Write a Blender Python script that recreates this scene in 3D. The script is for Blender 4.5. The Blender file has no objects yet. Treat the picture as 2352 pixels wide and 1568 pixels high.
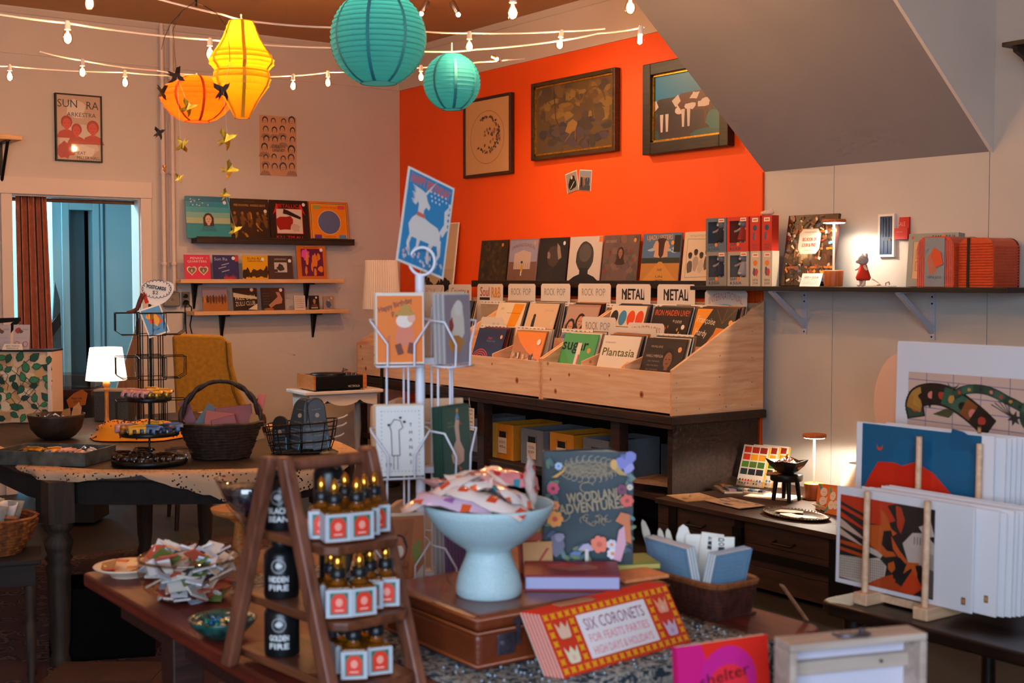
import bpy, math, random
from mathutils import Vector, Matrix
S = bpy.context.scene
COL = S.collection
R = math.radians
random.seed(7)

# camera
EYE = 1.52
FPX = 3000.0
PITCH = math.atan(144 / FPX)
YAW = R(-35.6)
cam_d = bpy.data.cameras.new('camera')
cam = bpy.data.objects.new('camera', cam_d)
COL.objects.link(cam)
cam.location = (0, 0, EYE)
cam.rotation_euler = (R(90) - PITCH, 0, YAW)
cam_d.sensor_width = 36
cam_d.lens = FPX / 2352 * 36
cam_d.clip_start = 0.05
cam_d.dof.use_dof = True
cam_d.dof.focus_distance = 7.6
cam_d.dof.aperture_fstop = 5.0
S.camera = cam

# world and room light
w = bpy.data.worlds.new('world')
S.world = w
w.use_nodes = True
w.node_tree.nodes['Background'].inputs[0].default_value = (0.62, 0.72, 1.0, 1)
w.node_tree.nodes['Background'].inputs[1].default_value = 0.02
S.view_settings.view_transform = 'Standard'
S.view_settings.look = 'None'
S.view_settings.gamma = 1
S.view_settings.exposure = 0.8
S.view_settings.use_curve_mapping = False
try:
 S.cycles.use_denoising = True
 S.cycles.max_bounces = 6
 S.cycles.diffuse_bounces = 3
 S.cycles.glossy_bounces = 3
 S.cycles.transmission_bounces = 5
 S.cycles.transparent_max_bounces = 12
 S.cycles.use_adaptive_sampling = True
 S.cycles.adaptive_threshold = 0.06
 S.cycles.adaptive_min_samples = 14
 S.cycles.light_sampling_threshold = 0.03
 S.cycles.sample_clamp_indirect = 6
 S.cycles.caustics_reflective = False
 S.cycles.caustics_refractive = False
except Exception:
 pass

def area(name, loc, target, sx, sy, power, col):
 d = bpy.data.lights.new(name, 'AREA')
 d.shape = 'RECTANGLE'
 d.size, d.size_y = sx, sy
 d.energy = power
 d.color = col
 o = bpy.data.objects.new(name, d)
 COL.objects.link(o)
 o.location = loc
 o.rotation_euler = (Vector(target) - Vector(loc)).to_track_quat('-Z', 'Y').to_euler()
 return o

# daylight through the shop-front windows behind the camera
area('shopfront_daylight', (-1.2, -1.2, 1.9), (2.4, 3.0, 0.9), 3.4, 2.0, 135, (0.62, 0.78, 1.0))
# cool light of the back room behind the doorway
area('back_room_light', (1.4, 11.2, 3.1), (1.4, 11.2, 0), 1.4, 0.8, 420, (0.50, 0.84, 1.0))

# helpers
CM = Matrix.Rotation(YAW, 4, 'Z') @ Matrix.Rotation(R(90) - PITCH, 4, 'X')

def ray(px, py):
 return CM.to_3x3() @ Vector(((px - 1176) / FPX, -(py - 784) / FPX, -1))

def onX(px, py, X):
 d = ray(px, py)
 return Vector((0, 0, EYE)) + d * (X / d.x)

def onY(px, py, Y):
 d = ray(px, py)
 return Vector((0, 0, EYE)) + d * (Y / d.y)

def onZ(px, py, Z):
 d = ray(px, py)
 return Vector((0, 0, EYE)) + d * ((Z - EYE) / d.z)

def onD(px, py, D):
 return Vector((0, 0, EYE)) + ray(px, py) * D

def lin(h):
 if not isinstance(h, str):
  return tuple(h)[:3]
 h = h.lstrip('#')
 if len(h) == 3:
  h = ''.join(c * 2 for c in h)
 out = []
 for i in (0, 2, 4):
  c = int(h[i:i + 2], 16) / 255
  out.append(c / 12.92 if c <= 0.04045 else ((c + 0.055) / 1.055) ** 2.4)
 return tuple(out)

MATS = {}

def pm(name, col='#888', r=0.6, m=0.0, ns=0, na=0.25, bump=0, bs=None, tr=0, emit=0, ecol=None,
       alpha=1, trl=0, coat=0, spec=None, stretch=(1, 1, 1), ior=1.45):
 """procedural principled material; ns/na: noise scale and amount, stretch squeezes the noise"""
 if name in MATS:
  return MATS[name]
 M = bpy.data.materials.new(name)
 M.use_nodes = True
 nt = M.node_tree
 b = nt.nodes['Principled BSDF']
 c = lin(col)
 b.inputs['Base Color'].default_value = (*c, 1)
 b.inputs['Roughness'].default_value = r
 b.inputs['Metallic'].default_value = m
 b.inputs['IOR'].default_value = ior
 if spec is not None:
  b.inputs['Specular IOR Level'].default_value = spec
 if tr:
  b.inputs['Transmission Weight'].default_value = tr
 if coat:
  b.inputs['Coat Weight'].default_value = coat
  b.inputs['Coat Roughness'].default_value = 0.12
 if alpha < 1:
  b.inputs['Alpha'].default_value = alpha
 if emit:
  b.inputs['Emission Color'].default_value = (*lin(ecol or col), 1)
  b.inputs['Emission Strength'].default_value = emit
 if ns or bump:
  tc = nt.nodes.new('ShaderNodeTexCoord')
  mp = nt.nodes.new('ShaderNodeMapping')
  mp.inputs['Scale'].default_value = stretch
  nt.links.new(tc.outputs['Object'], mp.inputs[0])
  no = nt.nodes.new('ShaderNodeTexNoise')
  no.inputs['Scale'].default_value = ns or bs or 20
  no.inputs['Detail'].default_value = 4
  nt.links.new(mp.outputs[0], no.inputs['Vector'])
  if ns:
   rp = nt.nodes.new('ShaderNodeValToRGB')
   rp.color_ramp.elements[0].position = 0.3
   rp.color_ramp.elements[1].position = 0.7
   rp.color_ramp.elements[0].color = (*[x * (1 - na) for x in c], 1)
   rp.color_ramp.elements[1].color = (*[min(1, x * (1 + na)) for x in c], 1)
   nt.links.new(no.outputs['Fac'], rp.inputs[0])
   nt.links.new(rp.outputs[0], b.inputs['Base Color'])
  if bump:
   bn = no
   if bs:
    bn = nt.nodes.new('ShaderNodeTexNoise')
    bn.inputs['Scale'].default_value = bs
    nt.links.new(mp.outputs[0], bn.inputs['Vector'])
   bp = nt.nodes.new('ShaderNodeBump')
   bp.inputs['Strength'].default_value = bump
   bp.inputs['Distance'].default_value = 0.01
   nt.links.new(bn.outputs['Fac'], bp.inputs['Height'])
   nt.links.new(bp.outputs[0], b.inputs['Normal'])
 if trl:
  t = nt.nodes.new('ShaderNodeBsdfTranslucent')
  t.inputs[0].default_value = (*c, 1)
  mx = nt.nodes.new('ShaderNodeMixShader')
  mx.inputs[0].default_value = trl
  out = nt.nodes['Material Output']
  nt.links.new(b.outputs[0], mx.inputs[1])
  nt.links.new(t.outputs[0], mx.inputs[2])
  nt.links.new(mx.outputs[0], out.inputs[0])
 MATS[name] = M
 return M

def glass(name, col='#ffffff', r=0.02, fac=0.82):
 """thin clear glass or film: mostly lets light straight through, with a glossy sheen"""
 if name in MATS:
  return MATS[name]
 M = bpy.data.materials.new(name)
 M.use_nodes = True
 nt = M.node_tree
 for n in list(nt.nodes):
  nt.nodes.remove(n)
 out = nt.nodes.new('ShaderNodeOutputMaterial')
 t = nt.nodes.new('ShaderNodeBsdfTransparent')
 t.inputs[0].default_value = (*lin(col), 1)
 g = nt.nodes.new('ShaderNodeBsdfGlossy')
 g.inputs['Roughness'].default_value = r
 lw = nt.nodes.new('ShaderNodeLayerWeight')
 lw.inputs[0].default_value = 0.5
 fr = nt.nodes.new('ShaderNodeMath')
 fr.operation = 'POWER'
 fr.inputs[1].default_value = 4.0
 nt.links.new(lw.outputs['Facing'], fr.inputs[0])
 ma = nt.nodes.new('ShaderNodeMath')
 ma.operation = 'MULTIPLY_ADD'
 ma.inputs[1].default_value = 0.6
 ma.inputs[2].default_value = max(0.03, (1 - fac) * 0.3)
 mx = nt.nodes.new('ShaderNodeMixShader')
 nt.links.new(fr.outputs[0], ma.inputs[0])
 nt.links.new(ma.outputs[0], mx.inputs[0])
 nt.links.new(t.outputs[0], mx.inputs[1])
 nt.links.new(g.outputs[0], mx.inputs[2])
 nt.links.new(mx.outputs[0], out.inputs[0])
 MATS[name] = M
 return M

def woodm(name, c1, c2, r=0.5, sc=6, st=(1, 12, 12), knots=False, bump=0.15, coat=0):
 """wood grain: stretched noise between two tones; st stretches across the grain"""
 if name in MATS:
  return MATS[name]
 M = bpy.data.materials.new(name)
 M.use_nodes = True
 nt = M.node_tree
 b = nt.nodes['Principled BSDF']
 b.inputs['Roughness'].default_value = r
 if coat:
  b.inputs['Coat Weight'].default_value = coat
 tc = nt.nodes.new('ShaderNodeTexCoord')
 mp = nt.nodes.new('ShaderNodeMapping')
 mp.inputs['Scale'].default_value = st
 nt.links.new(tc.outputs['Object'], mp.inputs[0])
 no = nt.nodes.new('ShaderNodeTexNoise')
 no.inputs['Scale'].default_value = sc
 no.inputs['Detail'].default_value = 6
 no.inputs['Distortion'].default_value = 0.6
 nt.links.new(mp.outputs[0], no.inputs['Vector'])
 rp = nt.nodes.new('ShaderNodeValToRGB')
 rp.color_ramp.elements[0].position = 0.32
 rp.color_ramp.elements[1].position = 0.68
 rp.color_ramp.elements[0].color = (*lin(c1), 1)
 rp.color_ramp.elements[1].color = (*lin(c2), 1)
 nt.links.new(no.outputs['Fac'], rp.inputs[0])
 src = rp.outputs[0]
 if knots:
  vo = nt.nodes.new('ShaderNodeTexVoronoi')
  vo.inputs['Scale'].default_value = 4.2
  vo.inputs['Randomness'].default_value = 1
  nt.links.new(tc.outputs['Object'], vo.inputs['Vector'])
  r2 = nt.nodes.new('ShaderNodeValToRGB')
  r2.color_ramp.elements[0].position = 0.03
  r2.color_ramp.elements[1].position = 0.07
  r2.color_ramp.elements[0].color = (1, 1, 1, 1)
  r2.color_ramp.elements[1].color = (0, 0, 0, 1)
  nt.links.new(vo.outputs['Distance'], r2.inputs[0])
  mx = nt.nodes.new('ShaderNodeMix')
  mx.data_type = 'RGBA'
  nt.links.new(r2.outputs[0], mx.inputs['Factor'])
  nt.links.new(src, mx.inputs['A'])
  mx.inputs['B'].default_value = (*[x * 0.45 for x in lin(c1)], 1)
  src = mx.outputs['Result']
 nt.links.new(src, b.inputs['Base Color'])
 if bump:
  bp = nt.nodes.new('ShaderNodeBump')
  bp.inputs['Strength'].default_value = bump
  bp.inputs['Distance'].default_value = 0.004
  nt.links.new(no.outputs['Fac'], bp.inputs['Height'])
  nt.links.new(bp.outputs[0], b.inputs['Normal'])
 MATS[name] = M
 return M

def printm(name='print_ink', r=0.5, coat=0.0):
 """flat print: colour from the mesh's own ink colours"""
 if name in MATS:
  return MATS[name]
 M = bpy.data.materials.new(name)
 M.use_nodes = True
 nt = M.node_tree
 b = nt.nodes['Principled BSDF']
 b.inputs['Roughness'].default_value = r
 if coat:
  b.inputs['Coat Weight'].default_value = coat
  b.inputs['Coat Roughness'].default_value = 0.08
 a = nt.nodes.new('ShaderNodeAttribute')
 a.attribute_name = 'Ink'
 nt.links.new(a.outputs['Color'], b.inputs['Base Color'])
 MATS[name] = M
 return M

class MB:
 """collects shapes, then links them as one mesh object"""

 def __init__(s, m=None):
  s.v, s.f, s.sm, s.M = [], [], [], m

 def add(s, vs, fs, smooth=False):
  o = len(s.v)
  if s.M is not None:
   vs = [s.M @ Vector(p) for p in vs]
  s.v += [tuple(p) for p in vs]
  s.f += [tuple(i + o for i in f) for f in fs]
  s.sm += [smooth] * len(fs)
  return s

 def box(s, x0, y0, z0, x1, y1, z1):
  v = [(x0, y0, z0), (x1, y0, z0), (x1, y1, z0), (x0, y1, z0), (x0, y0, z1), (x1, y0, z1), (x1, y1, z1), (x0, y1, z1)]
  return s.add(v, [(3, 2, 1, 0), (4, 5, 6, 7), (0, 1, 5, 4), (1, 2, 6, 5), (2, 3, 7, 6), (3, 0, 4, 7)])

 def cbox(s, cx, cy, z0, w, d, h):
  return s.box(cx - w / 2, cy - d / 2, z0, cx + w / 2, cy + d / 2, z0 + h)

 def hexa(s, b, t):
  """eight corners: four below, four above, both counter-clockwise"""
  return s.add(list(b) + list(t), [(3, 2, 1, 0), (4, 5, 6, 7), (0, 1, 5, 4), (1, 2, 6, 5), (2, 3, 7, 6), (3, 0, 4, 7)])

 def prism(s, pts, z0, z1):
  n = len(pts)
  a = sum(pts[i][0] * pts[(i + 1) % n][1] - pts[(i + 1) % n][0] * pts[i][1] for i in range(n))
  if a < 0:
   pts = pts[::-1]
  v = [(x, y, z0) for x, y in pts] + [(x, y, z1) for x, y in pts]
  f = [tuple(range(n))[::-1], tuple(range(n, 2 * n))]
  f += [(i, (i + 1) % n, n + (i + 1) % n, n + i) for i in range(n)]
  return s.add(v, f)

 def prism_y(s, pts, y0, y1):
  """outline in x,z pushed from y0 to y1"""
  m = s.M
  T = Matrix(((1, 0, 0, 0), (0, 0, -1, 0), (0, 1, 0, 0), (0, 0, 0, 1)))
  s.M = T if m is None else m @ T
  s.prism(pts, -y1, -y0)
  s.M = m
  return s

 def prism_x(s, pts, x0, x1):
  """outline in y,z pushed from x0 to x1"""
  m = s.M
  T = Matrix(((0, 0, 1, 0), (1, 0, 0, 0), (0, 1, 0, 0), (0, 0, 0, 1)))
  s.M = T if m is None else m @ T
  s.prism(pts, x0, x1)
  s.M = m
  return s

 def tube(s, pts, r, n=6, closed=False, cap=True):
  pts = [Vector(p) for p in pts]
  k = len(pts)
  rs = r if isinstance(r, (list, tuple)) else [r] * k
  vs, fs = [], []
  up = None
  for i, p in enumerate(pts):
   if closed:
    t = (pts[(i + 1) % k] - pts[i - 1])
   else:
    t = pts[min(i + 1, k - 1)] - pts[max(i - 1, 0)]
   if t.length < 1e-9:
    t = Vector((0, 0, 1))
   t.normalize()
   if up is None:
    up = Vector((0, 0, 1)) if abs(t.z) < 0.9 else Vector((1, 0, 0))
   a = (up - t * up.dot(t))
   if a.length < 1e-6:
    a = t.orthogonal()
   a.normalize()
   up = a
   b = t.cross(a)
   for j in range(n):
    an = 2 * math.pi * j / n
    vs.append(p + (a * math.cos(an) + b * math.sin(an)) * rs[i])
  m = k if closed else k - 1
  for i in range(m):
   i2 = (i + 1) % k
   for j in range(n):
    j2 = (j + 1) % n
    fs.append((i * n + j, i * n + j2, i2 * n + j2, i2 * n + j))
  s.add(vs, fs, n > 5)
  if cap and not closed:
   s.add([vs[j] for j in range(n)], [tuple(range(n))[::-1]])
   s.add([vs[(k - 1) * n + j] for j in range(n)], [tuple(range(n))])
  return s

 def cyl(s, p, q, r, r2=None, n=12):
  return s.tube([p, q], [r, r if r2 is None else r2], n)

 def lathe(s, prof, n=24, c=(0, 0, 0), smooth=True, sx=1, sy=1):
  vs, fs = [], []
  for r, z in prof:
   for j in range(n):
    a = 2 * math.pi * j / n
    vs.append((c[0] + r * math.cos(a) * sx, c[1] + r * math.sin(a) * sy, c[2] + z))
  for i in range(len(prof) - 1):
   for j in range(n):
    j2 = (j + 1) % n
    fs.append((i * n + j, i * n + j2, (i + 1) * n + j2, (i + 1) * n + j))
  s.add(vs, fs, smooth)
  if prof[0][0] > 1e-5:
   s.add([vs[j] for j in range(n)], [tuple(range(n))[::-1]])
  if prof[-1][0] > 1e-5 and (abs(prof[-1][0] - prof[0][0]) > 1e-6 or abs(prof[-1][1] - prof[0][1]) > 1e-6):
   s.add([vs[(len(prof) - 1) * n + j] for j in range(n)], [tuple(range(n))])
  return s

 def ball(s, c, r, n=12, m=8, sx=1, sy=1, sz=1):
  prof = [(max(1e-6, r * math.sin(math.pi * i / m)), -r * math.cos(math.pi * i / m) * sz) for i in range(m + 1)]
  return s.lathe(prof, n, c, True, sx, sy)

 def mesh(s, name):
  me = bpy.data.meshes.new(name)
  me.from_pydata(s.v, [], s.f)
  if any(s.sm):
   me.polygons.foreach_set('use_smooth', s.sm)
  me.update()
  return me

 def build(s, name, mat, parent=None, loc=None, rot=None, bev=0, seg=2, sub=0):
  me = s.mesh(name)
  if mat:
   me.materials.append(mat)
  o = bpy.data.objects.new(name, me)
  COL.objects.link(o)
  if parent:
   o.parent = parent
  if loc is not None:
   o.location = loc
  if rot is not None:
   o.rotation_euler = rot
  if bev:
   b = o.modifiers.new('b', 'BEVEL')
   b.width = bev
   b.segments = seg
   b.limit_method = 'ANGLE'
  if sub:
   b = o.modifiers.new('s', 'SUBSURF')
   b.levels = b.render_levels = sub
  return o

TXT = {}

def text_mesh(t):
 if t in TXT:
  return TXT[t]
 cu = bpy.data.curves.new('t', 'FONT')
 cu.body = t
 cu.size = 1
 cu.resolution_u = 2
 ob = bpy.data.objects.new('t', cu)
 me = bpy.data.meshes.new_from_object(ob)
 vs = [(v.co.x, v.co.y) for v in me.vertices]
 fs = [tuple(p.vertices) for p in me.polygons]
 bpy.data.objects.remove(ob)
 bpy.data.curves.remove(cu)
 bpy.data.meshes.remove(me)
 if vs:
  x0, x1 = min(v[0] for v in vs), max(v[0] for v in vs)
  y0, y1 = min(v[1] for v in vs), max(v[1] for v in vs)
 else:
  x0 = x1 = y0 = y1 = 0
 TXT[t] = (vs, fs, x0, x1, y0, y1)
 return TXT[t]

class Art:
 """a flat printed picture lying on the plane y = -eps, x to the right, z up"""

 def __init__(s, eps=0.0004, step=0.00007):
  s.v, s.f, s.c = [], [], []
  s.eps, s.step, s.k = eps, step, 0

 def poly(s, pts, c, same=False):
  o = len(s.v)
  y = -(s.eps + s.step * s.k)
  s.k += 0.3 if same else 1
  n = len(pts)
  a = sum(pts[i][0] * pts[(i + 1) % n][1] - pts[(i + 1) % n][0] * pts[i][1] for i in range(n))
  if a < 0:
   pts = pts[::-1]
  c = lin(c)
  for x, z in pts:
   s.v.append((x, y, z))
   s.c += [*c, 1.0]
  s.f.append(tuple(range(o, o + n)))
  return s

 def rect(s, x, z, w, h, c, a=0, same=False):
  ca, sa = math.cos(a), math.sin(a)
  p = [(-w / 2, -h / 2), (w / 2, -h / 2), (w / 2, h / 2), (-w / 2, h / 2)]
  return s.poly([(x + u * ca - v * sa, z + u * sa + v * ca) for u, v in p], c, same)

 def ell(s, x, z, rx, rz, c, n=20, a=0, same=False):
  ca, sa = math.cos(a), math.sin(a)
  p = []
  for i in range(n):
   t = 2 * math.pi * i / n
   u, v = rx * math.cos(t), rz * math.sin(t)
   p.append((x + u * ca - v * sa, z + u * sa + v * ca))
  return s.poly(p, c, same)

 def blob(s, x, z, rx, rz, c, n=14, j=0.25, same=False):
  p = []
  for i in range(n):
   t = 2 * math.pi * i / n
   q = 1 + random.uniform(-j, j)
   p.append((x + rx * q * math.cos(t), z + rz * q * math.sin(t)))
  return s.poly(p, c, same)

 def line(s, pts, wd, c, closed=False):
  if closed:
   pts = list(pts) + [pts[0]]
  for i in range(len(pts) - 1):
   (x0, z0), (x1, z1) = pts[i], pts[i + 1]
   dx, dz = x1 - x0, z1 - z0
   L = math.hypot(dx, dz) or 1e-9
   nx, nz = -dz / L * wd / 2, dx / L * wd / 2
   ex, ez = dx / L * wd * 0.3, dz / L * wd * 0.3
   s.poly([(x0 - nx - ex, z0 - nz - ez), (x1 - nx + ex, z1 - nz + ez), (x1 + nx + ex, z1 + nz + ez), (x0 + nx - ex, z0 + nz - ez)], c, True)
  s.k += 1
  return s

 def arc(s, x, z, rx, rz, a0, a1, wd, c, n=14):
  return s.line([(x + rx * math.cos(a0 + (a1 - a0) * i / n), z + rz * math.sin(a0 + (a1 - a0) * i / n)) for i in range(n + 1)], wd, c)

 def text(s, t, x, z, h, c, w=None, a=0, shear=0, al='c', arch=0, bold=0):
  """centred at x,z (al: c, l, r); h is the letter height; w squeezes to a width; arch bends the line"""
  vs, fs, x0, x1, y0, y1 = text_mesh(t)
  if not vs:
   return s
  k = h / 0.73
  W = (x1 - x0) * k
  kx = k if w is None else w / (x1 - x0)
  if w is not None:
   W = w
  ox = {'c': -W / 2, 'l': 0, 'r': -W}[al]
  ca, sa = math.cos(a), math.sin(a)
  c = lin(c)
  offs = [(0, 0)] if not bold else [(0, 0), (bold, 0), (-bold, 0), (0, bold), (0, -bold)]
  for bx, bz in offs:
   o = len(s.v)
   y = -(s.eps + s.step * s.k)
   for u, v in vs:
    uu = (u - x0) * kx + ox + bx
    vv = (v - 0.365) * k + bz
    uu += vv * shear
    if arch:
     vv += arch * (1 - (2 * (uu - ox - W / 2) / W) ** 2)
    s.v.append((x + uu * ca - vv * sa, y, z + uu * sa + vv * ca))
    s.c += [*c, 1.0]
   s.f += [tuple(i + o for i in f) for f in fs]
   s.k += 0.3
  s.k += 1
  return s

 def scribble(s, x, z, w, h, c, wd, n=8):
  """a line of small handwriting too fine to read"""
  p = []
  for i in range(n * 3):
   p.append((x + w * i / (n * 3), z + random.uniform(-h / 2, h / 2)))
  return s.line(p, wd, c)

 def build(s, name, parent, mat=None, loc=None, rot=None):
  me = bpy.data.meshes.new(name)
  me.from_pydata(s.v, [], s.f)
  at = me.attributes.new('Ink', 'FLOAT_COLOR', 'POINT')
  at.data.foreach_set('color', s.c)
  me.materials.append(mat or printm())
  o = bpy.data.objects.new(name, me)
  COL.objects.link(o)
  o.parent = parent
  if loc is not None:
   o.location = loc
  if rot is not None:
   o.rotation_euler = rot
  return o

def tag(o, label=None, cat=None, group=None, kind=None):
 if label:
  o['label'] = label
 if cat:
  o['category'] = cat
 if group:
  o['group'] = group
 if kind:
  o['kind'] = kind
 return o

def thing(name, label, cat, loc=(0, 0, 0), rz=0, group=None, rot=None):
 o = bpy.data.objects.new(name, None)
 o.empty_display_size = 0.05
 COL.objects.link(o)
 o.location = loc
 o.rotation_euler = rot or (0, 0, rz)
 return tag(o, label, cat, group)

def struct(name, mb, mat, parent=None, **k):
 o = mb.build(name, mat, parent, **k)
 if parent is None:
  o['kind'] = 'structure'
 return o

def copy_tree(o, parent=None, loc=None, rot=None, label=None, group=None):
 c = o.copy()
 COL.objects.link(c)
 c.parent = parent
 if loc is not None:
  c.location = loc
 if rot is not None:
  c.rotation_euler = rot
 if label:
  c['label'] = label
 if group:
  c['group'] = group
 for ch in o.children:
  copy_tree(ch, c)
 return c

def plight(parent, loc, power, col, rad=0.03, name='lamp_light'):
 d = bpy.data.lights.new(name, 'POINT')
 d.energy = power
 d.color = col
 d.shadow_soft_size = rad
 o = bpy.data.objects.new(name, d)
 COL.objects.link(o)
 o.parent = parent
 o.location = loc
 return o

FACE = YAW  # rotation that turns a thing's front (-y) to the viewer
ORW = R(-90)  # front towards -x: things on the orange wall
WARM = (1.0, 0.58, 0.26)

# ================================================================== the room
YW, XO, ZC = 9.51, 5.65, 3.41
ZB = 3.09
YS0, YS1 = 3.86, 5.35      # the stair box across the orange wall
m_beige = pm('beige_paint', '#cebfb3', 0.75, ns=1.2, na=0.05, bump=0.04, bs=60)
m_frieze = pm('frieze_paint', '#d2bfb0', 0.75, ns=1.2, na=0.05)
m_ceil = pm('ceiling_paint', '#bb8c62', 0.8, ns=1.0, na=0.08)
m_orange = pm('orange_paint', '#fa560a', 0.6, ns=1.5, na=0.05, bump=0.03, bs=60)
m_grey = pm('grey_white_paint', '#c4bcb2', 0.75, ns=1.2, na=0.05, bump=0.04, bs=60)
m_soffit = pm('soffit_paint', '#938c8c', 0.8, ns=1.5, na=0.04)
m_trimw = pm('cream_trim_paint', '#dcc8ba', 0.5, ns=2, na=0.04)
m_dark = pm('dark_gap', '#15110f', 0.9)
m_floor = woodm('dark_floorboards', '#0f0a08', '#1f1510', 0.55, 3, (1, 10, 10))

struct('floor', MB().box(-2.6, -3, -0.08, XO, YW, 0), m_floor)
struct('ceiling', MB().box(-2.6, -3, ZC, XO, YW, ZC + 0.08), m_ceil)
DX0, DX1, DZ = onY(27, 620, YW).x, onY(324, 620, YW).x, 2.115
w = MB()
w.box(-2.6, YW, 0, DX0, YW + 0.13, ZC)
w.box(DX1, YW, 0, XO + 0.13, YW + 0.13, ZC)
w.box(DX0, YW, DZ, DX1, YW + 0.13, ZC)
struct('wall_left', w, m_beige)
struct('wall_back', MB().box(XO, YS1, 0, XO + 0.13, YW, ZC), m_orange)
w = MB()
ys = [YS1, onX(1919, 500, XO).y, YS0, 2.0, 0.0, -3.0]
for a, b in zip(ys, ys[1:]):
 w.box(XO - 0.015, b + 0.002, 0, XO + 0.13, a - 0.002, ZC)
struct('wall_right', w, m_grey)
struct('wall_right_backing', MB().box(XO + 0.004, -3, 0, XO + 0.12, YS1 - 0.01, ZC), m_dark)
struct('wall_side', MB().box(-2.73, -3, 0, -2.6, YW + 0.13, ZC), m_beige)
# frieze bands and mouldings
struct('trim_1', MB().box(-2.6, YW - 0.012, ZB, XO, YW, ZC), m_frieze)
struct('trim_2', MB().box(XO - 0.012, YS1, ZB, XO, YW - 0.012, ZC), m_frieze)
t = MB()
t.prism_x([(YW - 0.012, ZC), (YW - 0.05, ZC), (YW - 0.05, ZC - 0.012), (YW - 0.024, ZC - 0.04), (YW - 0.012, ZC - 0.045)], -2.6, XO)
struct('trim_3', t, m_frieze)
t = MB()
t.prism_y([(XO - 0.012, ZC), (XO - 0.05, ZC), (XO - 0.05, ZC - 0.012), (XO - 0.024, ZC - 0.04), (XO - 0.012, ZC - 0.045)], YS1, YW - 0.05)
struct('trim_4', t, m_frieze)
struct('trim_5', MB().box(XO - 0.03, YS1 + 0.002, 0, XO, YS1 + 0.05, 2.14), m_orange, bev=0.004)
# stair box with its sloping underside
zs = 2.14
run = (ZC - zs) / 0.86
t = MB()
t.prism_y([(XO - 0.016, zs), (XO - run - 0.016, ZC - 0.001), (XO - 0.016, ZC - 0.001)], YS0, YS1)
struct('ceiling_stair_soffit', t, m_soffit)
t = MB()
t.prism_y([(XO - 0.016, zs - 0.004), (XO - run - 0.022, ZC - 0.001), (XO - 0.016, ZC - 0.001)], YS0 - 0.02, YS0 - 0.001)
struct('wall_stair_side', t, pm('stair_side_lightened', '#dccfc4', 0.75, ns=1.2, na=0.05))  # colour lightened to make up for the grazing light on this side

# doorway casing
C0, C1 = onY(3, 620, YW).x, onY(347, 620, YW).x
struct('trim_6', MB().box(C0, YW - 0.025, 0, DX0 + 0.004, YW, DZ), m_trimw, bev=0.003)
struct('trim_7', MB().box(DX1 - 0.004, YW - 0.025, 0, C1, YW, DZ), m_trimw, bev=0.003)
struct('trim_8', MB().box(C0 - 0.012, YW - 0.032, DZ, C1 + 0.004, YW, 2.235), m_trimw, bev=0.003)
struct('trim_9', MB().box(DX0, YW + 0.002, 0, DX0 + 0.012, YW + 0.16, DZ).box(DX1 - 0.012, YW + 0.002, 0, DX1, YW + 0.16, DZ).box(DX0 + 0.012, YW + 0.002, DZ - 0.012, DX1 - 0.012, YW + 0.16, DZ), m_trimw)
struct('baseboard_left', MB().box(C1, YW - 0.018, 0, XO, YW, 0.14), m_trimw, bev=0.004)

# the back room seen through the doorway
m_blue = pm('back_room_paint', '#9ec6d2', 0.7, ns=1.5, na=0.05)
m_jamb = pm('back_room_jamb', '#3f5a66', 0.6)
YB = 10.75
bx = lambda px: onY(px, 700, YB).x
struct('wall_backroom_far', MB().box(-0.5, 12.3, 0, 6.5, 12.4, 3.3), pm('back_room_white', '#d8e4e4', 0.7))
w = MB()
w.box(bx(123), YB, 0, bx(160), YB + 0.1, 3.3).box(bx(214), YB, 0, 6.5, YB + 0.1, 3.3).box(bx(160), YB, 2.08, bx(214), YB + 0.1, 3.3)
struct('wall_backroom_partition', w, m_blue)
struct('wall_backroom_side', MB().box(bx(123), YB + 0.1, 0, bx(123) + 0.08, 12.3, 3.3), m_blue)
struct('wall_backroom_left', MB().box(1.6, YW + 0.13, 0, 1.7, 12.3, 3.3), m_blue)
struct('wall_backroom_right', MB().box(5.4, YW + 0.13, 0, 5.5, YB, 3.3), m_blue)
struct('floor_backroom', MB().box(-0.5, YW, -0.08, 6.5, 12.4, -0.001), m_floor)
struct('ceiling_backroom', MB().box(-0.5, YW + 0.13, 3.3, 6.5, 12.4, 3.38), m_blue)
struct('wall_backroom_dark_sheet', MB().box(bx(160) - 0.1, 11.7, 0, bx(214) + 0.4, 11.75, 2.4), pm('closet_dark', '#241a18', 0.9))  # dark sheet whose colour stands for the unlit black of the opening
struct('trim_10', MB().box(bx(143), YB - 0.02, 0, bx(160), YB, 2.14).box(bx(214), YB - 0.02, 0, bx(229), YB, 2.14).box(bx(160), YB - 0.02, 2.08, bx(214), YB, 2.14), m_blue, bev=0.004)
struct('trim_11', MB().box(bx(160), YB, 0, bx(160) + 0.02, YB + 0.3, 2.08).box(bx(168), YB + 0.06, 0, bx(168) + 0.12, YB + 0.14, 2.08), m_jamb)
d = struct('door_1', MB().box(bx(229) + 0.01, YB - 0.05, 0.02, bx(318) + 0.1, YB - 0.012, 2.6), m_blue)
MB().box(bx(229) + 0.02, YB - 0.058, 0.02, bx(229) + 0.035, YB - 0.05, 2.6).build('batten', m_jamb, d)
struct('trim_12', MB().box(onY(306, 600, 9.9).x, 9.86, 0, onY(312, 600, 9.9).x, 9.9, 2.4), pm('door_edge_wood', '#b08a78', 0.6))

# seams and holes

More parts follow.
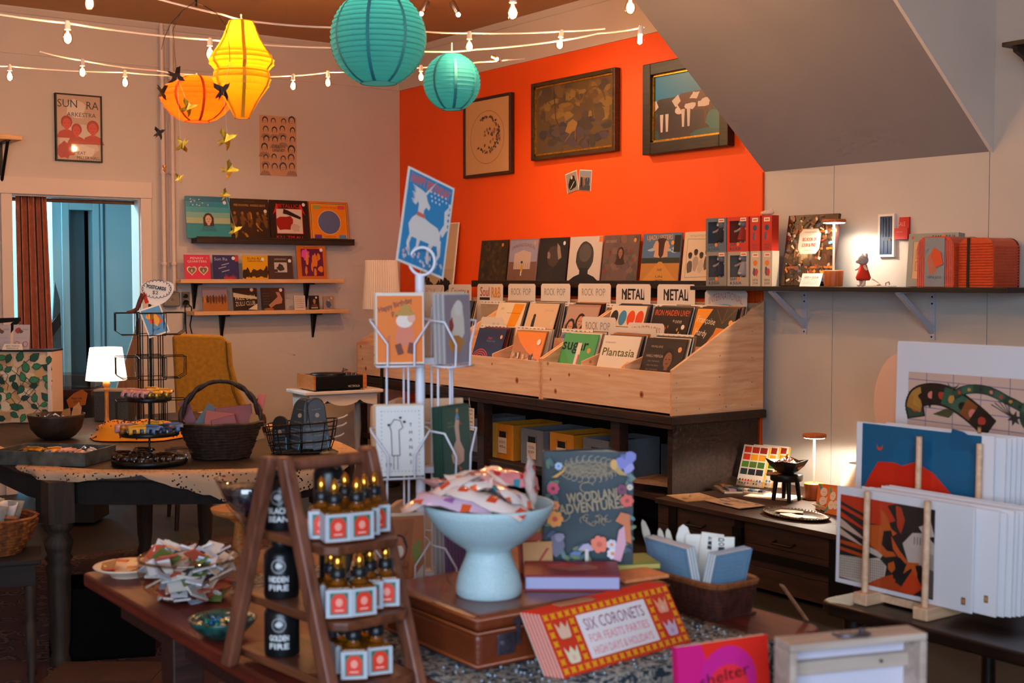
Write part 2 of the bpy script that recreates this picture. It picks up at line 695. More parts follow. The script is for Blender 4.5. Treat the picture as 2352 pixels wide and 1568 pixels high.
# ================================================================== hanging lights
m_cord = pm('white_cord', '#e8d8cc', 0.5)
m_sock = pm('white_socket', '#e6d6ca', 0.45)
m_bulbglass = glass('bulb_glass', '#fff2e2', 0.03, 0.86)
m_fil = pm('glowing_filament', '#ffb050', 0.5, emit=90, ecol=(1.0, 0.50, 0.16))
m_metal = pm('brushed_steel', '#9a928c', 0.3, 1.0)
m_blackm = pm('black_metal', '#0d0c0c', 0.4, 0.3)
BULBW = 3.8

def make_bulb():
 t = thing('string_bulb', 'x', 'bulb')
 MB().lathe([(0.011, 0), (0.0115, -0.004), (0.0115, -0.026), (0.013, -0.028), (0.013, -0.031)], 10).cyl((0, 0, 0.006), (0, 0, -0.004), 0.0085, n=8).build('socket', m_sock, t)
 MB().lathe([(0.012, -0.031), (0.013, -0.038), (0.018, -0.05), (0.0215, -0.063), (0.0205, -0.075), (0.015, -0.085), (0.006, -0.091), (0.0005, -0.092)], 16).build('glass_envelope', m_bulbglass, t)
 MB().tube([(0.003, 0, -0.038), (0.005, 0, -0.075), (0, 0.003, -0.05), (-0.005, 0, -0.076), (-0.003, 0, -0.038)], 0.0021, 5).build('filament', m_fil, t)
 return t

def strand(name, label, pts, r=0.0045):
 P = [onD(*p) for p in pts]
 Q = []
 for i in range(len(P) - 1):
  a, b = P[i], P[i + 1]
  for k in range(6):
   u = k / 6
   q = a.lerp(b, u)
   q.z -= 0.05 * (b - a).length * u * (1 - u)
   Q.append(q)
 Q.append(P[-1])
 o = MB().tube(Q, r, 5).build(name, m_cord)
 tag(o, label, 'light cord', 'white cords of the string lights')
 return o

strand('hanging_light_cord', 'white light cord running lowest along the beige wall past the orange lantern',
       [(-60, 149, 7.4), (22, 152, 7.5), (287, 166, 7.6), (449, 174, 7.3), (673, 174, 7.7), (753, 166, 7.8), (967, 155, 7.9), (1100, 143, 8.0), (1165, 138, 8.0), (1205, 135, 8.05)])
strand('hanging_light_cord', 'white light cord sagging behind the yellow lantern to the small teal one',
       [(-80, 20, 5.2), (155, 53, 5.4), (482, 91, 5.9), (760, 110, 6.2), (900, 115, 6.3), (1040, 119, 6.4), (1094, 114, 6.4), (1290, 93, 6.3), (1373, 77, 6.2), (1480, 62, 5.9)])
strand('hanging_light_cord', 'white light cord from which the tall yellow lantern hangs',
       [(330, -12, 5.2), (510, 33, 5.4), (555, 46, 5.45), (760, 63, 5.8), (980, 73, 6.1), (1078, 76, 6.2), (1290, 72, 6.3), (1390, 66, 6.3)])
strand('hanging_light_cord', 'short white light cord slanting down above the framed concert poster',
       [(90, 118, 6.8), (189, 139, 7.0), (360, 162, 7.4), (449, 172, 7.3)])
strand('hanging_light_cord', 'white light cord leaving the picture above the stair soffit corner',
       [(1130, -30, 4.5), (1178, -14, 4.6), (1448, -16, 5.0), (1500, -30, 5.0)])

bulb0 = make_bulb()
GB = 'clear filament bulbs of the string lights'
spots = [
 (22, 150, 7.5, 0, 'clear filament string bulb at the far left end of the lowest cord'),
 (155, 51, 5.4, 0, 'clear filament string bulb high up, straight above the framed concert poster'),
 (189, 138, 7.0, 0, 'clear filament string bulb just above the top edge of the framed concert poster'),
 (287, 164, 7.6, 0, 'clear filament string bulb between the framed poster and the orange lantern'),
 (205, -32, 5.0, 0, 'clear filament string bulb cut by the top edge left of the yellow lantern'),
 (482, 90, 5.9, 0, 'clear filament string bulb touching the left shoulder of the yellow lantern'),
 (673, 172, 7.7, 0, 'clear filament string bulb above the sheet of drawn faces'),
 (753, 165, 7.8, 0, 'clear filament string bulb just left of the big teal lantern'),
 (967, 152, 7.9, 0, 'clear filament string bulb peeking between the two teal lanterns'),
 (1178, -14, 4.6, 0, 'clear filament string bulb cut by the top edge right of the spotlights'),
 (1078, 75, 6.2, 0, 'clear filament string bulb right above the small teal lantern'),
 (1290, 72, 6.3, 0.2, 'clear filament string bulb above the dark landscape painting'),
 (1472, 60, 5.9, -0.5, 'clear filament string bulb tilted against the stair soffit edge'),
 (1448, -22, 5.0, 0, 'clear filament string bulb in the top corner beside the stair soffit'),
]
for i, (x, y, d, tilt, lab) in enumerate(spots):
 o = bulb0 if i == 0 else copy_tree(bulb0)
 o.location = onD(x, y, d)
 o.rotation_euler = (tilt, tilt * 0.5, i * 0.7)
 tag(o, lab, 'bulb', GB)
 plight(o, (0, 0, -0.062), BULBW, WARM, 0.02)
o = copy_tree(bulb0)
for ch in list(o.children):
 if ch.type == 'LIGHT':
  bpy.data.objects.remove(ch)
o.location = onD(1148, 139, 8.0)
o.rotation_euler = (R(-95), R(10), R(-70))
tag(o, 'clear filament string bulb lying sideways against the top of the orange wall', 'bulb', GB)
plight(o, (0, 0, -0.062), 2.5, WARM, 0.02)

# paper lanterns
def rippled(prof, per=9, amp=0.012):
 """adds the little cusps of the wire hoops to a smooth outline"""
 out = []
 for i in range(len(prof) - 1):
  (r0, z0), (r1, z1) = prof[i], prof[i + 1]
  for k in range(4):
   u = k / 4
   q = [1, 1 - amp * 0.8, 1 - amp, 1 - amp * 0.8][k]
   out.append(((r0 + (r1 - r0) * u) * q, z0 + (z1 - z0) * u))
 out.append(prof[-1])
 return out

def lantern(name, label, prof, loc, mat, seam, lightz, power, seams=8, lcol=WARM, amp=0.02, hook=0.1, a0=0.2):
 t = thing(name, label, 'lantern', loc)
 sh = MB()
 vs, fs = [], []
 pr = rippled(prof, amp=amp)
 n = 40
 for r, z in pr:
  for j in range(n):
   a = 2 * math.pi * j / n
   vs.append((r * math.cos(a), r * math.sin(a), z))
 for i in range(len(pr) - 1):
  for j in range(n):
   fs.append((i * n + j, i * n + (j + 1) % n, (i + 1) * n + (j + 1) % n, (i + 1) * n + j))
 sh.add(vs, fs, False).build('paper_shade', mat, t)
 for k, (r, z) in enumerate((prof[0], prof[-1])):
  MB().tube([(r * math.cos(j * math.pi / 12), r * math.sin(j * math.pi / 12), z) for j in range(24)], 0.0022, 5, closed=True).build('wire_ring', seam, t)
 for k in range(seams):
  a = a0 + 2 * math.pi * k / seams
  m = MB()
  wv = []
  for r, z in prof:
   hw = 0.007 / max(r, 0.03)
   for s in (-hw, hw):
    wv.append(((r + 0.0012) * math.cos(a + s), (r + 0.0012) * math.sin(a + s), z))
  m.add(wv, [(2 * i, 2 * i + 1, 2 * i + 3, 2 * i + 2) for i in range(len(prof) - 1)])
  m.build('seam', seam, t)
 zt = max(prof[0][1], prof[-1][1])
 rt = prof[-1][0]
 MB().tube([(-rt, 0, zt), (-rt * 0.3, 0, zt - 0.01), (0, 0, zt + 0.02), (rt * 0.3, 0, zt - 0.01), (rt, 0, zt)], 0.0015, 5).tube([(0, 0, zt + 0.02), (0, 0, zt + hook)], 0.004, 5).build('hanger', m_cord, t)
 MB().ball((0, 0, lightz), 0.022, 12, 8).build('bulb', pm('lantern_bulb_glow', '#ffd9a0', 0.5, emit=14, ecol=(1, 0.72, 0.38)), t)
 plight(t, (0, 0, lightz), power, lcol, 0.03)
 return t

def sphere_prof(r, r0, k=20):
 a0 = math.asin(r0 / r)
 return [(r * math.sin(math.pi - (a0 + (math.pi - 2 * a0) * (1 - i / k))) if False else r * math.sin(a0 + (math.pi - 2 * a0) * i / k),
             -r * math.cos(a0 + (math.pi - 2 * a0) * i / k)) for i in range(k + 1)]

m_teal = pm('teal_paper', '#2b8aa2', 0.7, ns=9, na=0.12, trl=0.55)
m_tealseam = pm('teal_paper_seam', '#1f7f92', 0.7)
m_yel = pm('yellow_paper', '#ffa514', 0.7, ns=9, na=0.08, trl=0.6)
m_yelseam = pm('yellow_paper_seam', '#e59a10', 0.7)
m_ora = pm('orange_paper', '#ff6a10', 0.7, ns=9, na=0.1, trl=0.6)
m_oraseam = pm('orange_paper_seam', '#d84a08', 0.7)
k = 5.4 / 3000
r1 = 111 * k
lantern('hanging_lantern', 'big round teal paper lantern cut by the top edge', sphere_prof(r1, 0.075, 22), onD(869, 88, 5.4), m_teal, m_tealseam, r1 * 0.62, 7, 8, amp=0.025, hook=0.9, a0=0.05)
k = 6.4 / 3000
lantern('hanging_lantern', 'small round teal paper lantern hanging right of the big one', sphere_prof(66 * k, 0.05, 17), onD(1038, 189, 6.4), m_teal, m_tealseam, 66 * k * 0.55, 3, 8, amp=0.025, hook=0.06, a0=0.35)
k = 5.4 / 3000
c = onD(555, 160, 5.4)
pts = [(17, -110), (22, -100), (30, -85), (40, -68), (52, -52), (62, -38), (67, -22), (64, -8), (62, -2), (66, 4), (74, 12), (75, 22), (68, 34), (56, 50), (46, 66), (38, 84), (33, 98), (28, 109)]
lantern('hanging_lantern', 'tall yellow pagoda shaped paper lantern', [(a * k, b * k) for a, b in pts], c, m_yel, m_yelseam, 0.13, 9, 6, amp=0.02, hook=0.03)
k = 7.3 / 3000
pts = [(28, -52), (45, -46), (62, -34), (74, -20), (82, -6), (84, 4), (80, 16), (70, 29), (56, 40), (42, 46), (28, 50)]
lantern('hanging_lantern', 'flat orange saucer shaped paper lantern behind the bird mobile', [(a * k, b * k) for a, b in pts], onD(452, 227, 7.3), m_ora, m_oraseam, 0.05, 8, 8, amp=0.02, hook=0.01, a0=0.6, )

# bird mobile
mob = thing('hanging_bird_mobile', 'hanging mobile of dark and golden metal swallows on thin wires', 'mobile', onD(450, 20, 5.05))
m_gold = pm('gold_foil', '#c98a22', 0.35, 0.85, ns=60, na=0.35)
m_bronze = pm('dark_bronze', '#3a2210', 0.5, 0.6)
BIRD = [(-0.5, 0.02), (-0.2, 0.1), (-0.28, 0.42), (-0.12, 0.62), (0.04, 0.3), (0.12, 0.16), (0.3, 0.18), (0.42, 0.1), (0.55, 0.1), (0.42, 0.0),
  (0.3, -0.06), (0.12, -0.1), (0.0, -0.42), (-0.2, -0.62), (-0.14, -0.3), (-0.2, -0.14), (-0.55, -0.26), (-0.38, -0.1), (-0.62, -0.06)]

def bird(px, py, d, size, mat, rz, ry, bend=0.3):
 p = onD(px, py, d) - mob.location
 m = MB()
 n = len(BIRD)
 vs = []
 for s in (1, -1):
  for x, z in BIRD:
   vs.append((x * size, -abs(z) ** 1.5 * size * bend + s * 0.0012, z * size))
 m.add(vs, [tuple(range(n))[::-1], tuple(range(n, 2 * n))] + [(i, (i + 1) % n, n + (i + 1) % n, n + i) for i in range(n)])
 o = m.build('bird', mat, mob, p, (0, ry, rz))
 return p

B = []
for px, py, d, s, mt, rz, ry in [
 (406, 176, 5.05, 0.068, m_bronze, FACE, R(35)), (372, 214, 5.0, 0.066, m_bronze, FACE + R(70), R(50)), (513, 208, 5.0, 0.072, m_bronze, FACE, R(-40)),
 (367, 305, 5.0, 0.046, m_bronze, FACE + R(20), R(-25)), (416, 334, 5.0, 0.058, m_gold, FACE, R(150)), (523, 319, 4.95, 0.074, m_gold, FACE, R(-15)),
 (530, 390, 5.0, 0.068, m_gold, FACE, R(10)), (413, 408, 5.0, 0.036, m_gold, FACE + R(15), R(-30)), (377, 388, 5.05, 0.03, m_gold, FACE + R(80), R(60)),
 (518, 447, 5.0, 0.042, m_gold, FACE, R(15)), (435, 247, 4.95, 0.066, m_gold, FACE, R(-10)), (542, 528, 5.0, 0.052, m_gold, FACE, R(-20))]:
 B.append((bird(px, py, d, s, mt, rz, ry), s))
L = lambda px, py, d: onD(px, py, d) - mob.location
wr = MB()
for pts in ([(447, 5, 5.05), (420, 24, 5.05), (392, 55, 5.05), (378, 85, 5.05), (371, 113, 5.05)], [(447, 5, 5.05), (470, 14, 5.0), (497, 30, 5.0), (518, 58, 5.0), (527, 110, 5.0), (528, 142, 5.0)],
   [(415, 28, 5.05), (397, 70, 5.05), (406, 176, 5.05)]):
 wr.tube([L(*p) for p in pts], 0.0014, 5)
wr.build('curved_wire', m_bronze, mob)
th = MB()
for a, b in (((371, 113, 5.05), (372, 214, 5.0)), ((372, 214, 5), (367, 305, 5)), ((367, 305, 5), (377, 388, 5.05)), ((406, 176, 5.05), (416, 334, 5)), ((416, 334, 5), (413, 408, 5)),
             ((528, 142, 5), (513, 208, 5)), ((513, 208, 5), (523, 319, 4.95)), ((523, 319, 4.95), (530, 390, 5)), ((530, 390, 5), (518, 447, 5)), ((518, 447, 5), (542, 528, 5)), ((406, 176, 5.05), (435, 247, 4.95))):
 th.tube([L(*a), L(*b)], 0.0004, 4)
th.build('thread', m_cord, mob)['kind'] = 'stuff'
MB().cyl(L(450, 14, 5.05), L(450, -60, 5.05), 0.006, n=6).tube([L(450, -60, 5.05), (0, 0, ZC - mob.location.z)], 0.001, 4).build('hook', m_blackm, mob)

# ceiling spots and added fill lamps out of view
for px, py, tilt, lab in ((975, 16, 0.45, 'small steel ceiling spotlight nearer the big teal lantern'), (1045, 18, -0.45, 'small steel ceiling spotlight farther from the big teal lantern')):
 p = onD(px, py, 8.3)
 t = thing('ceiling_spotlight', lab, 'spotlight', p, FACE, 'steel spotlights on the ceiling')
 T = Matrix.Rotation(tilt, 4, 'Y')
 MB(T).lathe([(0.017, 0.045), (0.02, 0.04), (0.02, -0.03), (0.017, -0.036)], 14).build('head', m_metal, t)
 MB(T).ball((0, 0, -0.048), 0.016, 10, 6).build('bulb', pm('spot_bulb_glow', '#ffdcae', 0.4, emit=4, ecol=(1, 0.75, 0.45)), t)
 top = ZC - p.z
 MB().tube([T @ Vector((0, 0, 0.03)), (0.0, 0, top - 0.05), (0, 0, top - 0.02)], 0.003, 6).build('stem', m_metal, t)
 MB().lathe([(0.03, top - 0.02), (0.03, top)], 14).build('canopy', m_metal, t)
 d = bpy.data.lights.new('spot_light', 'SPOT')
 d.energy = 42
 d.color = (1.0, 0.66, 0.36)
 d.spot_size = R(140)
 d.spot_blend = 1.0
 d.shadow_soft_size = 0.02
 so = bpy.data.objects.new('spot_light', d)
 COL.objects.link(so)
 so.parent = t
 so.location = T @ Vector((0, 0, -0.07))
 so.rotation_euler = (0, tilt, 0)
for i, (x, y, pw) in enumerate(((0.9, 3.0, 26), (3.3, 1.7, 44), (0.2, 6.0, 26))):  # unseen dome lamps added to brighten walls and foreground
 t = thing('ceiling_fill_lamp', ['added unseen fill lamp above the wooden ladder stand', 'added unseen fill lamp on the viewer side of the print rack', 'added unseen fill lamp beside the doorway wall'][i], 'fill lamp', (x, y, ZC - 0.14), 0, 'added fill lamps out of the picture')
 MB().lathe([(0.0005, 0), (0.06, 0.008), (0.11, 0.03), (0.14, 0.07), (0.145, 0.1)], 20).build('diffuser', pm('fill_lamp_opal', '#ffe2bd', 0.4, trl=0.7), t)
 MB().lathe([(0.15, 0.1), (0.155, 0.115), (0.15, 0.14)], 20).build('base', m_sock, t)
 plight(t, (0, 0, 0.05), pw, (1.0, 0.70, 0.44), 0.1)

# ================================================================== records and pictures on the walls
m_film = printm('print_under_film', 0.3, 0.35)
m_ink = printm()
m_matte = printm('print_matte', 0.75)
m_card = pm('white_card', '#efe6da', 0.7)
m_board = pm('card_edge', '#cbbfae', 0.8)
m_blackc = pm('black_card', '#17130f', 0.6)
m_dkwood = woodm('dark_stained_wood', '#170d08', '#35200f', 0.5, 5)
m_pine = woodm('pine_wood', '#d79a62', '#efbd86', 0.55, 4, (1, 14, 14))

def slab(name, label, cat, w, h, t, loc, rot, mat=None, group=None, bev=0):
 o = MB().box(-w / 2, 0, 0, w / 2, t, h).build(name, mat or m_board, None, loc, rot, bev=bev)
 return tag(o, label, cat, group)

def sticker(a, x, z, c='#e8e4da', r=0.014):
 return a.ell(x, z, r, r, c, 14)

def head(a, x, z, r, skin, hair, body=None, long=0):
 """a plain drawn head and shoulders"""
 if body:
  a.poly([(x - r * 1.9, z - r * 2.6), (x - r * 1.3, z - r * 1.5), (x - r * .4, z - r * 1.1), (x + r * .4, z - r * 1.1), (x + r * 1.3, z - r * 1.5), (x + r * 1.9, z - r * 2.6)], body)
 if long:
  a.poly([(x - r * 1.2, z - r * long), (x - r * 1.25, z + r * .3), (x - r * .7, z + r * 1.2), (x, z + r * 1.45), (x + r * .7, z + r * 1.2), (x + r * 1.25, z + r * .3), (x + r * 1.2, z - r * long)], hair)
 else:
  a.ell(x, z + r * .25, r * 1.02, r * 1.15, hair, 16)
 a.rect(x, z - r * .95, r * .6, r * .7, skin)
 a.ell(x, z - r * .05, r * .74, r * 1.0, skin, 16)
 a.rect(x - r * .3, z + r * .05, r * .26, r * .12, hair)
 a.rect(x + r * .3, z + r * .05, r * .26, r * .12, hair, same=True)
 a.rect(x, z - r * .5, r * .36, r * .1, hair, same=True)
 return a

# ledge and shelves on the beige wall
def wX(px, Y=9.42):
 return onY(px, 600, Y).x

o = MB().box(wX(450), 9.39, 1.79, wX(811), YW - 0.001, 1.825).box(wX(450), 9.39, 1.825, wX(811), 9.402, 1.84).build('record_shelf', m_dkwood, bev=0.002)
tag(o, 'dark stained picture ledge on the beige wall carrying four record sleeves', 'shelf')
SL = []
ZL = 1.826

def lp(px0, px1, label, base, fn, plane='W', size=0.315, z=ZL, lean=0.13, back=0.10, film=True, group='record sleeves on display', thick=0.006, depth=None):
 if plane == 'W':
  Yf = YW - back
  x0, x1 = onY(px0, 600, Yf).x, onY(px1, 600, Yf).x
  loc, rot = ((x0 + x1) / 2, Yf, z), (-lean, 0, 0)
  w = x1 - x0
 else:
  Xf = XO - back
  y0, y1 = onX(px0, 600, Xf).y, onX(px1, 600, Xf).y
  loc, rot = (Xf, (y0 + y1) / 2, z), (-lean, 0, ORW)
  w = y0 - y1
 h = size
 w = min(w, h * 1.16)
 s = slab('record_sleeve', label, 'record', w - 0.003, h, thick, loc, rot, pm('sleeve_' + base.strip('#'), base, 0.4), group)
 a = Art()
 a.rect(0, h / 2, w - 0.004, h - 0.001, base)
 fn(a, w, h)
 a.build('cover_print', s, m_film if film else m_ink)
 return s

def c_blue(a, w, h):
 for i, c in enumerate(('#0f6d8c', '#1c88a4', '#3c9daa', '#79aea0', '#a5b58f')):
  a.rect(0, h * (0.95 - i * 0.13), w * .98, h * .14, c)
 a.rect(0, h * .17, w * .98, h * .32, '#1b8f9a')
 head(a, 0.0, h * .46, h * .11, '#d6a78c', '#3a2018', '#16788a', long=1.5)
 a.text('LINDA', -w * .3, h * .93, h * .03, '#7fb6b8')
 sticker(a, w * .38, h * .88)
 for i in range(10):  # glints of the clear film drawn into the print as pale flecks
  a.rect(random.uniform(-.4, .1) * w, random.uniform(.78, .97) * h, .012, .004, '#f6ecd8', random.random() * 3)

def c_brown(a, w, h):
 a.text('MISSISSIPPI FRED', 0, h * .93, h * .03, '#6b4a20')
 a.text('FRED McDOWELL  AMAZING GRACE', 0, h * .84, h * .055, '#d89a3a', w * .82)
 for i in range(5):
  x = (-.4 + i * .2) * w
  a.blob(x, h * .45, w * .06, h * .16, '#6a4416')
  a.ell(x, h * .64, w * .035, h * .04, '#9a6420')
 for i in range(26):
  a.rect(random.uniform(-.45, .45) * w, random.uniform(.08, .6) * h, random.uniform(.004, .02), random.uniform(.01, .05), random.choice(['#b8771e', '#7a4a14', '#2c1a0c']), random.random())
 sticker(a, w * .4, h * .7, '#e8d8c8')

def c_redblack(a, w, h):
 a.text('METALLICA', 0, h * .86, h * .1, '#d81e1a', w * .66)
 a.poly([(-w * .42, h * .62), (-w * .3, h * .92), (-w * .27, h * .8)], '#d81e1a')
 a.poly([(w * .42, h * .62), (w * .3, h * .92), (w * .27, h * .8)], '#d81e1a')
 a.rect(0, h * .47, w * .68, h * .64, '#c01c18')
 a.rect(0, h * .47, w * .65, h * .61, '#d8c4b4')
 a.blob(-w * .12, h * .42, w * .2, h * .2, '#a01812')
 a.poly([(-w * .14, h * .78), (-w * .02, h * .74), (w * .3, h * .58), (w * .28, h * .52), (-w * .06, h * .64), (-w * .16, h * .66)], '#1a1410')
 a.blob(w * .14, h * .3, w * .13, h * .1, '#c8a894')
 a.text("KILL 'EM ALL", 0, h * .07, h * .075, '#d81e1a', w * .7)
 sticker(a, w * .38, h * .9)

def c_orangecircle(a, w, h):
 for i, c in enumerate(('#d6331c', '#f0a428', '#3c6a4a', '#f0a428', '#ef8a1c')):
  a.rect(0, h / 2, w * (.99 - i * .035), h * (.98 - i * .035), c)
 a.ell(0, h * .47, w * .28, h * .3, '#5b6a94', 30)
 a.arc(0, h * .47, w * .29, h * .31, 0, 6.283, .003, '#f5d890', 30)
 a.text('THE LION FOR REAL', 0, h * .85, h * .045, '#c2541c', w * .5)
 for x, z, c in ((-.3, .85, '#9aa25c'), (.33, .86, '#d84a5a'), (-.3, .1, '#6a3a7a'), (.32, .1, '#5a8ab8')):
  a.rect(x * w, z * h, w * .18, h * .1, c)
 a.text('SAMPLER', 0, h * .1, h * .045, '#c2541c', w * .3)

lp(430, 533, 'blue sea coloured record sleeve with a long-haired portrait, film glints painted on', '#1d7f95', c_blue)
lp(534, 622, 'dark brown record sleeve with gold lettering and a band photo', '#2a1a0e', c_brown)
lp(623, 713, 'black record sleeve with red capitals above a red and white square', '#15100e', c_redblack)
lp(714, 804, 'orange record sleeve with a large blue disc in its middle', '#e8861c', c_orangecircle)

for k, (z, px0, px1, lab, bks) in enumerate(((1.517, 415, 790, 'upper pine shelf on the beige wall holding five small record sleeves', (450, 708)), (1.275, 445, 800, 'lower pine shelf on the beige wall holding small sleeves and cassettes', (513, 724)))):
 t = thing('pine_shelf', lab, 'shelf', (wX((px0 + px1) / 2, 9.36), YW, z), 0, 'pine shelves on the beige wall')
 x0, x1 = wX(px0, 9.34) - t.location.x, wX(px1, 9.34) - t.location.x
 MB().box(x0, -0.17, -0.03, x1, -0.001, 0).build('board', m_pine, t, bev=0.002)
 for b in bks:
  x = wX(b, 9.45) - t.location.x
  MB().box(x - .012, -.15, -.042, x + .012, -.03, -.0305).hexa([(x - .006, -.014, -.225), (x + .006, -.014, -.225), (x + .006, -.002, -.225), (x - .006, -.002, -.225)], [(x - .019, -.05, -.0305), (x + .019, -.05, -.0305), (x + .019, -.002, -.0305), (x - .019, -.002, -.0305)]).build('bracket', m_blackm, t)

def c_hearts(a, w, h):
 a.text('PENNY', 0, h * .86, h * .1, '#f0d8c8', w * .5)
 a.text('QUARTERS', 0, h * .73, h * .09, '#f0d8c8', w * .72)
 for s in (-1, 1):
  for q, c in ((1, '#e6cfa6'), (.76, '#7a6a58')):
   x, z, r = s * w * .22, h * .36, w * .19 * q
   p = [(x + r * 1.0 * math.sin(u) ** 3, z + r * (.8 * math.cos(u) - .32 * math.cos(2 * u) - .14 * math.cos(3 * u) - .06 * math.cos(4 * u))) for u in [6.283 * i / 24 for i in range(24)]]
   a.poly(p, c)
  head(a, s * w * .22, h * .36, w * .055, '#c8b8a4', '#241c18')
 sticker(a, w * .38, h * .86, '#e06a3a', .01)

def c_blue7(a, w, h):
 a.text('Sun Ra', -w * .18, h * .84, h * .13, '#b8bcd0', w * .5)
 for i in range(3):
  a.rect(-w * (.02 + .12 * (i % 2)), h * (.62 - i * .14), w * .3, h * .035, '#a8a8c0', .25)
 for i in range(9):
  a.poly([(w * (-.1 + i * .055), h * .01), (w * (-.08 + i * .055), h * random.uniform(.1, .26)), (w * (-.05 + i * .055), h * .01)], '#c8342a')
 a.rect(w * .42, h * .86, w * .12, h * .25, '#c8342a')
 sticker(a, w * .3, h * .87)

def c_yel7(a, w, h):
 a.text('SUN RA', 0, h * .87, h * .1, '#241a08', w * .6)
 a.text('ARKESTRA', 0, h * .76, h * .07, '#241a08', w * .6)
 for i in range(8):
  a.blob(w * (-.42 + i * .12), h * random.uniform(.1, .3), w * .09, h * random.uniform(.1, .24), '#2a2008')
 a.rect(w * .1, h * .24, w * .5, h * .26, '#33280c')
 sticker(a, w * .3, h * .84)

def c_grey7(a, w, h):
 a.text('JUDDA DUNKS', 0, h * .85, h * .08, '#c8c0b8', w * .5)
 a.rect(0, h * .5, w * .52, h * .42, '#c4bcb4')
 a.blob(0, h * .48, w * .16, h * .16, '#3a3430')
 a.rect(-w * .2, h * .36, w * .14, h * .12, '#2c2826')
 sticker(a, w * .38, h * .78)

def c_pur10(a, w, h):
 a.rect(w * .02, h * .5, w * .74, h * .82, '#5a1444')
 a.blob(-w * .2, h * .75, w * .14, h * .16, '#d84ab0')
 a.text('BAD SPARKERS', 0, h * .95, h * .05, '#8a2c10', w * .5)
 for x, z, rx, rz in ((-.15, .62, .05, .2), (.1, .55, .08, .22), (.24, .68, .06, .12), (-.2, .25, .04, .14), (.1, .2, .05, .12), (.28, .3, .1, .08), (0, .36, .03, .16)):
  a.blob(x * w, z * h, rx * w, rz * h, '#e07a28')
 sticker(a, w * .34, h * .88)

lp(424, 485, 'small pink record sleeve with two heart shaped photos', '#d8365a', c_hearts, size=.185, z=1.5175, back=.12, thick=.003)
lp(490, 550, 'small navy record sleeve with red flames, second on the upper pine shelf', '#2a2f63', c_blue7, size=.185, z=1.5175, back=.12, thick=.003)
lp(558, 617, 'small yellow record sleeve with dark silhouettes, third on the upper pine shelf', '#e0a010', c_yel7, size=.185, z=1.5175, back=.12, thick=.003)
lp(618, 674, 'small charcoal record sleeve with a pale square photo', '#39312e', c_grey7, size=.185, z=1.5175, back=.12, thick=.003)
lp(684, 752, 'orange framed purple record sleeve leaning at the end of the upper pine shelf', '#c8681c', c_pur10, size=.265, z=1.5175, back=.145, thick=.006)

def c_sand(a, w, h):
 a.rect(0, h * .8, w * .98, h * .38, '#8f7a8a')
 a.rect(0, h * .2, w * .98, h * .4, '#a8662c')
 for i in range(8):
  a.blob(w * (-.4 + i * .115), h * .5, w * .045, h * .18, random.choice(['#6a3a1c', '#c07a48', '#4a2a18']))

def c_bw(a, w, h):
 a.poly([(-w * .48, h * .8), (w * .48, h * .6), (w * .48, h * .5), (-w * .48, h * .6)], '#c8b490')
 a.text('FREE DEM', 0, h * .58, h * .2, '#d8c8a4', w * .8, a=.06)
 a.text('ZULU CLUB', 0, h * .32, h * .2, '#d8c8a4', w * .8, a=.06)
 a.poly([(w * .1, h * .05), (w * .48, h * .3), (w * .48, h * .02)], '#d8c8a4')
 sticker(a, w * .28, h * .92, '#c8b8a8')

def c_hand(a, w, h):
 a.poly([(-w * .1, h * .1), (w * .1, h * .25), (w * .36, h * .3), (w * .4, h * .5), (w * .28, h * .8), (w * .12, h * .82), (w * .2, h * .6), (0, h * .4), (-w * .2, h * .22)], '#b07a60')
 for i in range(5):
  a.scribble(-w * .42, h * (.75 - i * .12), w * .3, .006, '#6a5a50', .002, 5)
 a.blob(-w * .2, h * .05, w * .2, h * .06, '#a8622c')
 sticker(a, w * .34, h * .9)

lp(465, 523, 'small sandy record sleeve with a row of figures, first on the lower pine shelf', '#8a5a34', c_sand, size=.18, z=1.2755, back=.12, thick=.003)
lp(533, 594, 'small black record sleeve with big slanting cream capitals', '#1c1610', c_bw, size=.175, z=1.2755, back=.12, thick=.003)
lp(600, 655, 'small dark record sleeve with a flesh toned hand', '#2b201b', c_hand, size=.175, z=1.2755, back=.12, thick=.003)

def cass(px0, px1, label, base, fn, h):
 x0, x1 = onY(px0, 690, YW - .13).x, onY(px1, 690, YW - .13).x
 t = slab('cassette', label, 'cassette', x1 - x0, h, 0.017, ((x0 + x1) / 2, YW - .13, 1.2755), (-.12, 0, 0), pm('cassette_' + base.strip('#'), base, .3), 'cassettes on the lower pine shelf')
 a = Art()
 fn(a, x1 - x0, h)
 a.build('cover_print', t, m_film)

def c_c1(a, w, h):
 a.text('KEEP COOL', 0, h * .9, .009, '#4a2a24', w * .8)
 for i in range(5):
  a.text('COMPILE', 0, h * (.75 - i * .15), .012, '#6a3028', w * .84)

cass(677, 702, 'cream cassette with red stacked lettering on the lower pine shelf', '#d8c8b8', c_c1, .112)
cass(712, 734, 'dark cassette with a small photo on the lower pine shelf', '#241815', lambda a, w, h: (head(a, 0, h * .6, w * .2, '#a87a5a', '#140c0a', '#5a3020'), a.rect(0, h * .12, w * .7, h * .1, '#b09a80'), sticker(a, w * .2, h * .85, '#d8d0c4', .009)), .112)
cass(744, 767, 'grey cassette with a blue figure at the end of the lower pine shelf', '#a08478', lambda a, w, h: (a.blob(0, h * .4, w * .25, h * .3, '#4a5a74'), a.ell(0, h * .7, w * .1, w * .1, '#c8a890'), sticker(a, w * .3, h * .85, '#e0b870', .009)), .105)

